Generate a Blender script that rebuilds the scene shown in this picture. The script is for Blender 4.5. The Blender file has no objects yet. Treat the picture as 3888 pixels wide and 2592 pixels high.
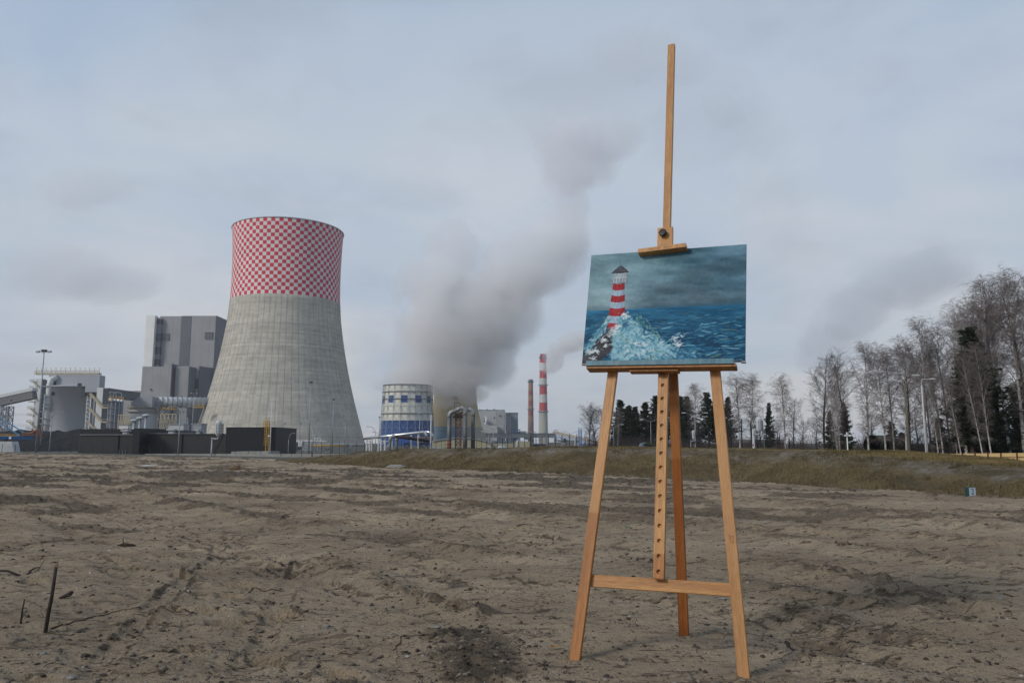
import bpy, math, random
import numpy as np
from mathutils import Vector, Matrix

# ------------------------------------------------------------------ camera, sky, sun, exposure
S = bpy.context.scene
COL = S.collection
FPX = 2900.0
TH = math.atan(384 / FPX)
CT, ST = math.cos(TH), math.sin(TH)
EYE = 0.9
cam_d = bpy.data.cameras.new('camera')
cam_d.sensor_width = 36.0
cam_d.lens = 36.0 * FPX / 3888.0
cam_d.clip_start = 0.05
cam_d.clip_end = 20000
cam = bpy.data.objects.new('camera', cam_d)
COL.objects.link(cam)
cam.location = (0, 0, EYE)
cam.rotation_euler = (math.pi / 2 + TH, 0, 0)
S.camera = cam

S.view_settings.view_transform = 'Standard'
S.view_settings.look = 'None'
S.view_settings.exposure = EXPOSURE = 0.0
S.view_settings.gamma = 1.0
S.view_settings.use_curve_mapping = False
S.render.engine = 'CYCLES'
S.cycles.use_denoising = True
S.cycles.max_bounces = 8
S.cycles.diffuse_bounces = 3
S.cycles.glossy_bounces = 2
S.cycles.transmission_bounces = 4
S.cycles.transparent_max_bounces = 8
S.cycles.volume_bounces = 6
S.cycles.volume_step_rate = 1.0
S.cycles.volume_max_steps = 200

SUN_DIR = Vector((-0.80, -0.60, 0.0)).normalized() * math.cos(math.radians(33))
SUN_DIR.z = math.sin(math.radians(33))          # towards the sun
sun_d = bpy.data.lights.new('sun', 'SUN')
sun_d.energy = 2.2
sun_d.angle = math.radians(13)
sun_d.color = (1.0, 0.95, 0.87)
sun = bpy.data.objects.new('sun', sun_d)
COL.objects.link(sun)
sun.rotation_euler = SUN_DIR.to_track_quat('Z', 'Y').to_euler()

world = bpy.data.worlds.new('World')
S.world = world
world.use_nodes = True
nt = world.node_tree
nt.nodes.clear()


def nd(t, kind, **kw):
    n = t.nodes.new(kind)
    for k, v in kw.items():
        if k.startswith('i_'):
            n.inputs[int(k[2:])].default_value = v
        else:
            setattr(n, k, v)
    return n


def ramp(t, stops, interp='LINEAR'):
    r = t.nodes.new('ShaderNodeValToRGB')
    r.color_ramp.interpolation = interp
    e = r.color_ramp.elements
    while len(e) < len(stops):
        e.new(0.5)
    for k, (p, c) in enumerate(stops):
        e[k].position = p
        e[k].color = (c[0], c[1], c[2], 1) if not isinstance(c, (int, float)) else (c, c, c, 1)
    return r


def world_sky():
    L = nt.links.new
    out = nd(nt, 'ShaderNodeOutputWorld')
    bg = nd(nt, 'ShaderNodeBackground')
    L(bg.outputs[0], out.inputs[0])
    sky = nd(nt, 'ShaderNodeTexSky', sky_type='NISHITA', sun_disc=False)
    sky.sun_elevation = math.radians(33)
    sky.sun_rotation = math.atan2(SUN_DIR.x, SUN_DIR.y)
    sky.air_density = 1.0
    sky.dust_density = 3.0
    mul = nd(nt, 'ShaderNodeVectorMath', operation='SCALE')
    mul.inputs['Scale'].default_value = 0.07
    L(sky.outputs[0], mul.inputs[0])
    tc = nd(nt, 'ShaderNodeTexCoord')
    sep = nd(nt, 'ShaderNodeSeparateXYZ')
    L(tc.outputs['Generated'], sep.inputs[0])
    # cloud layer projected on a high plane: direction / (z + k)
    zz = nd(nt, 'ShaderNodeMath', operation='MAXIMUM', i_1=0.0)
    L(sep.outputs[2], zz.inputs[0])
    za = nd(nt, 'ShaderNodeMath', operation='ADD', i_1=0.28)
    L(zz.outputs[0], za.inputs[0])
    div = nd(nt, 'ShaderNodeVectorMath', operation='DIVIDE')
    comb = nd(nt, 'ShaderNodeCombineXYZ')
    for i in range(3):
        L(za.outputs[0], comb.inputs[i])
    L(tc.outputs['Generated'], div.inputs[0])
    L(comb.outputs[0], div.inputs[1])
    n1 = nd(nt, 'ShaderNodeTexNoise')
    n1.inputs['Scale'].default_value = 1.15
    n1.inputs['Detail'].default_value = 5
    n1.inputs['Roughness'].default_value = 0.5
    n1.inputs['Distortion'].default_value = 0.5
    L(div.outputs[0], n1.inputs['Vector'])
    n2 = nd(nt, 'ShaderNodeTexNoise')
    n2.inputs['Scale'].default_value = 3.4
    n2.inputs['Detail'].default_value = 7
    n2.inputs['Roughness'].default_value = 0.55
    n2.inputs['Distortion'].default_value = 0.25
    L(div.outputs[0], n2.inputs['Vector'])
    # even overcast veil, bluer overhead, pale lilac grey towards the horizon
    base = ramp(nt, [(0.0, (0.515, 0.52, 0.535)), (0.14, (0.56, 0.578, 0.605)), (0.34, (0.49, 0.545, 0.62)),
                     (0.60, (0.34, 0.44, 0.575)), (1.0, (0.30, 0.40, 0.55))])
    L(zz.outputs[0], base.inputs[0])
    veil = nd(nt, 'ShaderNodeMixRGB', blend_type='MIX')
    veil.inputs[0].default_value = 0.16
    L(base.outputs[0], veil.inputs[1])
    L(mul.outputs[0], veil.inputs[2])
    thin = ramp(nt, [(0.36, 0.0), (0.66, 1.0)])
    L(n1.outputs[0], thin.inputs[0])
    blue = nd(nt, 'ShaderNodeMixRGB', blend_type='MULTIPLY')
    blue.inputs[0].default_value = 1.0
    bl = nd(nt, 'ShaderNodeMixRGB')
    bl.inputs[1].default_value = (0.80, 0.90, 1.0, 1)
    bl.inputs[2].default_value = (1.12, 1.09, 1.05, 1)
    L(thin.outputs[0], bl.inputs[0])
    L(veil.outputs[0], blue.inputs[1])
    L(bl.outputs[0], blue.inputs[2])
    grey = ramp(nt, [(0.47, 0.0), (0.70, 1.0)])
    L(n2.outputs[0], grey.inputs[0])
    gm = nd(nt, 'ShaderNodeMixRGB', blend_type='MULTIPLY')
    gm.inputs[2].default_value = (0.84, 0.83, 0.84, 1)
    gf = nd(nt, 'ShaderNodeMath', operation='MULTIPLY', i_1=0.65)
    L(grey.outputs[0], gf.inputs[0])
    L(gf.outputs[0], gm.inputs[0])
    L(blue.outputs[0], gm.inputs[1])
    L(gm.outputs[0], bg.inputs[0])
    bg.inputs[1].default_value = 1.17


world_sky()


# ------------------------------------------------------------------ helpers
def W(px, py, Y):
    """world point at distance Y in front of the camera for a pixel measured in the photograph"""
    x = (px - 1944) / FPX
    v = (1296 - py) / FPX
    t = Y / (CT - v * ST)
    return Vector((x * t, Y, EYE + (ST + v * CT) * t))


def Wg(px, py, z=0.0):
    """world point on the level z"""
    x = (px - 1944) / FPX
    v = (1296 - py) / FPX
    t = (z - EYE) / (ST + v * CT)
    return Vector((x * t, (CT - v * ST) * t, z))


def mpp(Y, Z=0.0):
    return (Y * CT + (Z - EYE) * ST) / FPX


_perm = np.random.RandomState(7).rand(8, 256, 256)


def vn(x, y, k=0):
    g = _perm[k % 8]
    xi = np.floor(x).astype(np.int64)
    yi = np.floor(y).astype(np.int64)
    fx = x - xi
    fy = y - yi
    fx = fx * fx * fx * (fx * (fx * 6 - 15) + 10)
    fy = fy * fy * fy * (fy * (fy * 6 - 15) + 10)
    a = g[xi & 255, yi & 255]
    b = g[(xi + 1) & 255, yi & 255]
    c = g[xi & 255, (yi + 1) & 255]
    d = g[(xi + 1) & 255, (yi + 1) & 255]
    return (a * (1 - fx) + b * fx) * (1 - fy) + (c * (1 - fx) + d * fx) * fy


def fbm(x, y, k=0, octs=4, gain=0.5):
    s = 0.0
    a = 1.0
    t = 0.0
    for i in range(octs):
        s = s + a * vn(x * 2 ** i + 17.3 * i, y * 2 ** i - 9.1 * i, k + i)
        t += a
        a *= gain
    return s / t


def sstep(a, b, x):
    t = np.clip((x - a) / (b - a), 0, 1)
    return t * t * (3 - 2 * t)


def srgb(r, g, b):
    f = lambda c: (c / 255 / 12.92) if c / 255 <= 0.04045 else ((c / 255 + 0.055) / 1.055) ** 2.4
    return (f(r), f(g), f(b))


def mesh_obj(name, V, F, m=None, parent=None, smooth=False):
    me = bpy.data.meshes.new(name)
    if isinstance(V, np.ndarray) and isinstance(F, np.ndarray):
        me.vertices.add(len(V))
        me.vertices.foreach_set('co', V.astype(np.float32).ravel())
        n, k = F.shape
        me.loops.add(n * k)
        me.loops.foreach_set('vertex_index', F.astype(np.int32).ravel())
        me.polygons.add(n)
        me.polygons.foreach_set('loop_start', np.arange(0, n * k, k, dtype=np.int32))
        me.update(calc_edges=True)
    else:
        me.from_pydata([tuple(v) for v in V], [], [tuple(int(i) for i in f) for f in F])
        me.update()
    if smooth:
        me.polygons.foreach_set('use_smooth', np.ones(len(me.polygons), dtype=bool))
    if m is not None:
        me.materials.append(m)
    o = bpy.data.objects.new(name, me)
    COL.objects.link(o)
    if parent is not None:
        o.parent = parent
    return o


def tag(o, label=None, cat=None, group=None, kind=None):
    if label:
        o['label'] = label
    if cat:
        o['category'] = cat
    if group:
        o['group'] = group
    if kind:
        o['kind'] = kind
    return o


def thing(name, loc=(0, 0, 0), label=None, cat=None, group=None, rz=0.0):
    o = bpy.data.objects.new(name, None)
    o.empty_display_size = 0.2
    COL.objects.link(o)
    o.location = loc
    o.rotation_euler = (0, 0, rz)
    return tag(o, label, cat, group)


def copy_tree(o, parent=None):
    c = o.copy()
    COL.objects.link(c)
    c.parent = parent
    for ch in list(o.children):
        copy_tree(ch, c)
    return c


class MB:
    """collects simple shapes, in the coordinates of the thing's base"""

    def __init__(s, off=(0, 0, 0)):
        s.V = []
        s.F = []
        s.o = Vector(off)

    def add(s, V, F):
        n = len(s.V)
        s.V += [Vector(v) - s.o for v in V]
        s.F += [tuple(i + n for i in f) for f in F]
        return s

    def box(s, x0, x1, y0, y1, z0, z1):
        V = [(x, y, z) for z in (z0, z1) for y in (y0, y1) for x in (x0, x1)]
        return s.add(V, [(0, 2, 3, 1), (4, 5, 7, 6), (0, 1, 5, 4), (2, 6, 7, 3), (0, 4, 6, 2), (1, 3, 7, 5)])

    def hexa(s, P):
        return s.add(P, [(0, 2, 3, 1), (4, 5, 7, 6), (0, 1, 5, 4), (2, 6, 7, 3), (0, 4, 6, 2), (1, 3, 7, 5)])

    def bar(s, a, b, w, h=None, up=(0, 0, 1)):
        a = Vector(a)
        b = Vector(b)
        h = h or w
        d = (b - a).normalized()
        r = d.cross(Vector(up))
        if r.length < 1e-4:
            r = d.cross(Vector((0, 1, 0)))
        r.normalize()
        q = r.cross(d).normalized()
        P = []
        for e in (a, b):
            for j in (-1, 1):
                for i in (-1, 1):
                    P.append(e + r * (i * w / 2) + q * (j * h / 2))
        return s.hexa(P)

    def tube(s, path, rad, n=8, cap=True):
        path = [Vector(p) for p in path]
        k = len(path)
        if not hasattr(rad, '__len__'):
            rad = [rad] * k
        V = []
        q0 = None
        for i, p in enumerate(path):
            d = (path[min(i + 1, k - 1)] - path[max(i - 1, 0)]).normalized()
            if q0 is None:
                q0 = d.cross(Vector((0, 0, 1)))
                if q0.length < 0.05:
                    q0 = d.cross(Vector((0, 1, 0)))
            else:
                q0 = q0 - d * q0.dot(d)
            q0.normalize()
            r = d.cross(q0)
            for j in range(n):
                a = 2 * math.pi * j / n
                V.append(p + (q0 * math.cos(a) + r * math.sin(a)) * rad[i])
        F = []
        for i in range(k - 1):
            for j in range(n):
                j2 = (j + 1) % n
                F.append((i * n + j, i * n + j2, (i + 1) * n + j2, (i + 1) * n + j))
        if cap:
            F.append(tuple(range(n))[::-1])
            F.append(tuple((k - 1) * n + j for j in range(n)))
        return s.add(V, F)

    def lathe(s, prof, n=24, c=(0, 0, 0), cap=True, a0=0.0, a1=2 * math.pi):
        full = abs(a1 - a0 - 2 * math.pi) < 1e-6
        m = n if full else n + 1
        V = []
        for r, z in prof:
            for j in range(m):
                a = a0 + (a1 - a0) * j / n
                V.append((c[0] + r * math.cos(a), c[1] + r * math.sin(a), c[2] + z))
        F = []
        for i in range(len(prof) - 1):
            for j in range(n):
                j2 = (j + 1) % m
                F.append((i * m + j, i * m + j2, (i + 1) * m + j2, (i + 1) * m + j))
        if cap and full:
            F.append(tuple(range(m))[::-1])
            F.append(tuple((len(prof) - 1) * m + j for j in range(m)))
        return s.add(V, F)

    def ring(s, r0, r1, z0, z1, n=32, c=(0, 0, 0)):
        V = []
        for r, z in ((r0, z0), (r1, z0), (r1, z1), (r0, z1)):
            for j in range(n):
                a = 2 * math.pi * j / n
                V.append((c[0] + r * math.cos(a), c[1] + r * math.sin(a), c[2] + z))
        F = []
        for i in range(4):
            for j in range(n):
                j2 = (j + 1) % n
                i2 = (i + 1) % 4
                F.append((i * n + j, i * n + j2, i2 * n + j2, i2 * n + j))
        return s.add(V, F)

    def build(s, name, m, parent=None, smooth=False, loc=None):
        o = mesh_obj(name, s.V, s.F, m, parent, smooth)
        if loc is not None:
            o.location = loc
        return o


def tubes(P, R, sides=3):
    """P (N,k,3), R (N,k) -> vertices, quads of N open tubes"""
    P = np.asarray(P, float)
    R = np.asarray(R, float)
    N, k, _ = P.shape
    T = np.gradient(P, axis=1)
    T /= np.linalg.norm(T, axis=2, keepdims=True) + 1e-9
    ref = np.where(np.abs(T[:, :1, 2:3]) > 0.9, np.array([1.0, 0, 0]), np.array([0, 0, 1.0]))
    A = np.cross(T, np.broadcast_to(ref, T.shape))
    A /= np.linalg.norm(A, axis=2, keepdims=True) + 1e-9
    B = np.cross(T, A)
    ang = np.arange(sides) * 2 * np.pi / sides
    V = P[:, :, None, :] + R[:, :, None, None] * (A[:, :, None, :] * np.cos(ang)[None, None, :, None] + B[:, :, None, :] * np.sin(ang)[None, None, :, None])
    idx = np.arange(N * k * sides).reshape(N, k, sides)
    a = idx[:, :-1, :]
    b = np.roll(a, -1, axis=2)
    d = idx[:, 1:, :]
    c = np.roll(d, -1, axis=2)
    F = np.stack([a, b, c, d], axis=-1).reshape(-1, 4)
    return V.reshape(-1, 3), F


def joinVF(parts):
    V = []
    F = []
    n = 0
    for v, f in parts:
        V.append(v)
        F.append(f + n)
        n += len(v)
    return np.concatenate(V), np.concatenate(F)


# ------------------------------------------------------------------ materials
def new_mat(name):
    m = bpy.data.materials.new(name)
    m.use_nodes = True
    t = m.node_tree
    return m, t, t.nodes['Principled BSDF'], t.links.new


def pm(name, c1, c2=None, scale=3.0, rough=0.7, metal=0.0, bump=0.0, stretch=(1, 1, 1), detail=4, bscale=None, lo=0.35, hi=0.65, spec=0.3):
    m, t, p, L = new_mat(name)
    c2 = c2 or tuple(c * 0.8 for c in c1)
    tc = nd(t, 'ShaderNodeTexCoord')
    mp = nd(t, 'ShaderNodeMapping')
    mp.inputs['Scale'].default_value = stretch
    L(tc.outputs['Object'], mp.inputs[0])
    n = nd(t, 'ShaderNodeTexNoise')
    n.inputs['Scale'].default_value = scale
    n.inputs['Detail'].default_value = detail
    n.inputs['Roughness'].default_value = 0.6
    L(mp.outputs[0], n.inputs['Vector'])
    r = ramp(t, [(lo, c2), (hi, c1)])
    L(n.outputs[0], r.inputs[0])
    L(r.outputs[0], p.inputs['Base Color'])
    p.inputs['Roughness'].default_value = rough
    p.inputs['Metallic'].default_value = metal
    p.inputs['Specular IOR Level'].default_value = spec
    if bump:
        b = nd(t, 'ShaderNodeBump')
        b.inputs['Strength'].default_value = bump
        b.inputs['Distance'].default_value = 0.02
        n2 = nd(t, 'ShaderNodeTexNoise')
        n2.inputs['Scale'].default_value = bscale or scale * 6
        n2.inputs['Detail'].default_value = 4
        L(mp.outputs[0], n2.inputs['Vector'])
        L(n2.outputs[0], b.inputs['Height'])
        L(b.outputs[0], p.inputs['Normal'])
    return m


def panel_mat(name, c1, c2, pw, ph, line=0.75, rough=0.55, axis='XZ', metal=0.0):
    """cladding sheet with fine joints: pw x ph metres"""
    m, t, p, L = new_mat(name)
    tc = nd(t, 'ShaderNodeTexCoord')
    sep = nd(t, 'ShaderNodeSeparateXYZ')
    L(tc.outputs['Object'], sep.inputs[0])
    su = nd(t, 'ShaderNodeMath', operation='ADD')
    L(sep.outputs[0], su.inputs[0])
    L(sep.outputs[1], su.inputs[1])
    facs = []
    for src, w in ((su.outputs[0], pw), (sep.outputs[2], ph)):
        if not w:
            continue
        d = nd(t, 'ShaderNodeMath', operation='DIVIDE', i_1=w)
        L(src, d.inputs[0])
        fr = nd(t, 'ShaderNodeMath', operation='FRACT')
        L(d.outputs[0], fr.inputs[0])
        g = nd(t, 'ShaderNodeMath', operation='LESS_THAN', i_1=0.05)
        L(fr.outputs[0], g.inputs[0])
        facs.append(g)
    n = nd(t, 'ShaderNodeTexNoise')
    n.inputs['Scale'].default_value = 0.08
    n.inputs['Detail'].default_value = 6
    L(tc.outputs['Object'], n.inputs['Vector'])
    r = ramp(t, [(0.35, c2), (0.65, c1)])
    L(n.outputs[0], r.inputs[0])
    cur = r.outputs[0]
    for g in facs:
        mx = nd(t, 'ShaderNodeMixRGB', blend_type='MULTIPLY')
        mx.inputs[2].default_value = (line, line, line, 1)
        L(g.outputs[0], mx.inputs[0])
        L(cur, mx.inputs[1])
        cur = mx.outputs[0]
    L(cur, p.inputs['Base Color'])
    p.inputs['Roughness'].default_value = rough
    p.inputs['Metallic'].default_value = metal
    p.inputs['Specular IOR Level'].default_value = 0.3
    return m


M = {}
M['galv'] = pm('galvanised_steel', (0.30, 0.32, 0.34), (0.22, 0.24, 0.26), 2.0, 0.5, 0.3)
M['darkpost'] = pm('black_painted_steel', (0.018, 0.02, 0.022), (0.012, 0.012, 0.014), 5, 0.6)
M['whitepaint'] = pm('white_paint', (0.62, 0.63, 0.62), (0.48, 0.49, 0.48), 3, 0.5)
M['yellow'] = pm('yellow_steel_paint', (0.50, 0.29, 0.05), (0.40, 0.23, 0.04), 2, 0.55)
M['paleyellow'] = pm('weathered_yellow_paint', (0.43, 0.37, 0.25), (0.33, 0.28, 0.19), 0.5, 0.6)
M['bluesteel'] = pm('blue_steel_paint', (0.03, 0.14, 0.36), (0.02, 0.09, 0.24), 0.6, 0.55)
M['rust'] = pm('rusty_orange_steel', (0.30, 0.10, 0.045), (0.16, 0.05, 0.03), 0.9, 0.85, bump=0.2)
M['coal'] = pm('coal', (0.016, 0.016, 0.017), (0.008, 0.008, 0.009), 0.5, 0.95, bump=0.5, bscale=2)
M['roofgrey'] = pm('pale_roof_sheet', (0.45, 0.46, 0.47), (0.36, 0.37, 0.38), 0.3, 0.5)
M['concrete'] = pm('concrete', (0.33, 0.32, 0.29), (0.25, 0.24, 0.22), 1.0, 0.85, bump=0.2)
M['glass'] = pm('dark_glass', (0.03, 0.035, 0.04), (0.02, 0.022, 0.026), 0.5, 0.15, spec=0.5)
# ------------------------------------------------------------------ terrain
# toe line of the bank: x, y, crest height, flat width, level behind
TOE = np.array([
    (60, -40, .30, 3, -1.0), (20, -5, .30, 3, -1.0), (13.2, 5.2, .33, 3, -1.0), (8.1, 12.1, .37, 2.4, -1.0), (7.0, 14.6, .46, 2.4, -1.0), (5.5, 18.9, .70, 2.6, -1.0),
    (0.4, 22.7, .76, 3.5, -1.1), (-3.2, 26.2, .68, 4, -1.2), (-6.8, 30.7, .60, 3, -1.6),
    (-10.6, 37.0, .30, 2, -1.7), (-13.3, 43.0, .02, 1, -1.7), (-17.0, 47.0, 0, 1, -1.8),
    (-46.0, 69.0, 0, 1, -1.8), (-120.0, 118.0, 0, 1, -1.8)], float)


def bank_coords(x, y):
    best = np.full(x.shape, 1e18)
    sd = np.zeros(x.shape)
    at = [np.zeros(x.shape) for _ in range(3)]
    for i in range(len(TOE) - 1):
        a = TOE[i]
        b = TOE[i + 1]
        dx, dy = b[0] - a[0], b[1] - a[1]
        l2 = dx * dx + dy * dy
        t = np.clip(((x - a[0]) * dx + (y - a[1]) * dy) / l2, 0, 1)
        qx = a[0] + t * dx - x
        qy = a[1] + t * dy - y
        d2 = qx * qx + qy * qy
        cr = dx * (y - a[1]) - dy * (x - a[0])      # camera side is on the left of the direction of travel
        m = d2 < best
        best = np.where(m, d2, best)
        sd = np.where(m, np.where(cr > 0, -1.0, 1.0) * np.sqrt(d2), sd)
        for k in range(3):
            at[k] = np.where(m, a[2 + k] * (1 - t) + b[2 + k] * t, at[k])
    return sd, at[0], at[1], at[2]


# wheel ruts and ridges seen in the photograph, as ground points
RUTS = [
    ([(1300, 1935), (1900, 2010), (2600, 2105), (3300, 2190), (3960, 2290)], .07, -.030, 0),
    ([(1300, 1955), (1900, 2040), (2600, 2145), (3300, 2240), (3960, 2350)], .07, -.030, 0),
    ([(1200, 1880), (2000, 1930), (2900, 2010), (3960, 2080)], .12, .045, 1),
    ([(1500, 2140), (2000, 2200), (2600, 2290), (3200, 2400), (3700, 2520)], .06, -.026, 0),
    ([(2750, 2200), (3200, 2265), (3600, 2330), (3960, 2400)], .07, .026, 1),
    ([(2700, 2440), (3100, 2510), (3500, 2600)], .07, .03, 1),
    ([(0, 2075), (260, 2040), (520, 2000), (900, 1960)], .07, -.024, 0),
    ([(150, 1880), (420, 1960), (760, 2060), (1150, 2180), (1500, 2300)], .07, -.022, 0),
    ([(240, 1870), (560, 1960), (900, 2060), (1300, 2190)], .07, -.022, 0),
    ([(300, 2600), (480, 2400), (700, 2200), (900, 2060), (1150, 1930)], .06, -.020, 0),
    ([(900, 2600), (1000, 2420), (1080, 2240), (1150, 2100)], .06, -.018, 0),
    ([(2300, 1860), (2900, 1895), (3500, 1940), (3960, 1975)], .18, -.05, 0),
    ([(2790, 2285), (3050, 2340), (3300, 2400), (3600, 2455), (3960, 2520)], .16, .045, 1),
    ([(2800, 2345), (3050, 2400), (3300, 2470), (3700, 2560)], .10, -.03, 1),
    ([(2620, 1985), (2900, 2040), (3200, 2085), (3500, 2130), (3960, 2180)], .16, .04, 1),
    ([(2600, 1930), (3100, 1965), (3500, 1990), (3960, 2020)], .22, .05, 1),
    ([(2830, 2120), (3050, 2165), (3300, 2200), (3500, 2245), (3960, 2320)], .14, .036, 2),
    ([(1480, 2030), (1700, 2075), (1900, 2110), (2150, 2150)], .10, .035, 1),
    ([(1430, 2090), (1620, 2130), (1850, 2165)], .08, .02, 1),
    ([(1200, 2100), (1330, 2160), (1450, 2225), (1640, 2290), (1800, 2330), (1990, 2370)], .10, .03, 2),
    ([(500, 1830), (620, 1890), (800, 1935), (1000, 1985), (1320, 2010)], .20, .05, 1),
    ([(90, 1940), (250, 2010), (480, 2070)], .10, -.025, 1),
    ([(0, 1960), (200, 1935), (460, 1905), (700, 1890)], .18, -.04, 1),
    ([(0, 1890), (300, 1880), (700, 1860)], .2, .04, 1),
    ([(400, 1800), (800, 1815), (1300, 1830), (1800, 1850)], .35, .06, 1),
    ([(1450, 1905), (1700, 1925), (2000, 1965), (2300, 1990), (2700, 2010)], .2, .045, 1),
    ([(1300, 1840), (1800, 1870), (2300, 1880), (2800, 1890), (3500, 1960), (3900, 1985)], .3, .06, 1),
    ([(1730, 2350), (1790, 2470), (1840, 2560), (1900, 2680)], .15, .022, 3),
    ([(440, 2420), (520, 2350), (640, 2250), (660, 2150)], .12, .015, 0),
    ([(640, 2060), (960, 2120), (1060, 2200)], .07, -.015, 0),
    ([(100, 1790), (600, 1760), (1100, 1780)], .4, .05, 1),
]
FEET = [(450, 2135), (475, 2190), (300, 2005), (880, 2215), (490, 2162), (690, 2190), (910, 2225), (870, 2260), (650, 2320),
        (790, 2320), (860, 2360), (1010, 2325), (700, 2470), (1000, 2480), (940, 2150), (1020, 2505), (120, 2215), (280, 2175),
        (430, 2120), (640, 2110), (1080, 2330), (560, 2060), (130, 2580), (1290, 2560)]


def field_height(x, y):
    r = np.hypot(x, y)
    h = (fbm(x * .16, y * .16, 0, 3) - .5) * .16 * sstep(5, 16, r)
    h += (fbm(x * .55 + 3, y * .7, 1, 4) - .5) * .05
    warp = (fbm(x * .8, y * .8, 2, 3) - .5) * .8
    soil = fbm((x * .80 - y * .60) * .55 + warp * .4, (x * .60 + y * .80) * 1.5 + warp, 3, 5)  # soil mask; rut edges and footprints below also write painted shade into it
    soil = (.66 + .3 * sstep(9, 20, r)) * sstep(.56, .74, soil + (fbm(x * .12, y * .2, 5, 2) - .5) * .40 + .15 * sstep(8, 18, r))
    for pts, wd, ht, kind in RUTS:
        g = [Wg(*p) for p in pts]
        near = np.full(x.shape, 1e9)
        al = np.zeros(x.shape)
        acc = 0.0
        for i in range(len(g) - 1):
            ax, ay = g[i].x, g[i].y
            dx, dy = g[i + 1].x - ax, g[i + 1].y - ay
            L = math.hypot(dx, dy)
            t = np.clip(((x - ax) * dx + (y - ay) * dy) / (L * L), 0, 1)
            d = np.hypot(ax + t * dx - x, ay + t * dy - y)
            m = d < near
            near = np.where(m, d, near)
            al = np.where(m, acc + t * L, al)
            acc += L
        wv = wd * (0.75 + 0.6 * vn(al * 2.2, al * 0 + wd * 9, 2))
        fade = sstep(0, .4, al) * sstep(0, .4, acc - al)
        w = np.exp(-(near / wv) ** (2 if kind else 4)) * fade
        lump = 0.55 + 0.9 * vn(x * 7, y * 9, 4)
        if kind == 2:
            lump = lump * (0.35 + 1.1 * sstep(-.5, .7, np.sin(al * 33 + 4 * vn(al * 2 + near * 6, al * 0, 1))))
        h += ht * w * lump
        h -= .35 * abs(ht) * np.exp(-((near - 2.1 * wv) / (.8 * wv)) ** 2) * fade
        if not kind:
            soil = np.maximum(soil, (.85 if wd < .1 else .25) * fade * np.exp(-((near - wv * .95) / (.022 + .3 * wv * (wd > .1))) ** 2) * (vn(x * 14, y * 14, 5) > .38) * vn(x * 3, y * 3, 1) * 1.5)  # rut edges darkened through the soil mask, in place of weak shading
        if kind:
            soil = np.maximum(soil, w * (.35 + .7 * vn(x * 6, y * 9, 3)) * (1.5 if kind == 3 else .6))
    for px, py in FEET:
        p = Wg(px, py)
        a = (px * 7 % 3) * .5 - .6
        ux = (x - p.x) * math.cos(a) + (y - p.y) * math.sin(a)
        uy = -(x - p.x) * math.sin(a) + (y - p.y) * math.cos(a)
        q = np.sqrt((ux / .105) ** 2 + (uy / .050) ** 2)
        h += -.046 * (1 - sstep(.75, 1.1, q)) + .014 * np.exp(-((q - 1.45) / .3) ** 2)
        soil = np.maximum(soil, .75 * (1 - sstep(.5, 1.1, q)) * (vn(x * 30, y * 30, 1)))  # dark inner shade of the footprints, painted through the soil mask
    clod = np.abs(fbm(x * 2.6, y * 3.4, 6, 5, .58) - .5) * 2
    amp = .020 + .045 * sstep(8, 30, r)
    h += (clod - .25) * amp * (.55 + 1.9 * soil)
    fine = fbm(x * 11, y * 14, 2, 3, .6) - .5
    h += fine * (.017 + .040 * soil) * (1 + 1.2 * sstep(6, 20, r))
    streak = fbm((x * .74 - y * .67) * .9, (x * .67 + y * .74) * 6.5, 5, 4, .6) - .5
    h += streak * .042 * (.5 + vn(x * .7, y * .7, 6))
    ez = np.exp(-(((x - .62) / .55) ** 2 + ((y - 3.3) / .5) ** 2) ** 2)
    h = h * (1 - .75 * ez)
    for fx, fy in ((.263, 3.353), (.8985, 3.096), (.805, 3.721)):
        q = np.hypot(x - fx, y - fy)
        h = h + .011 * np.exp(-((q - .042) / .020) ** 2) * (.5 + vn(x * 40, y * 40, 3))
    return h, np.clip(soil, 0, 1)


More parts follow.
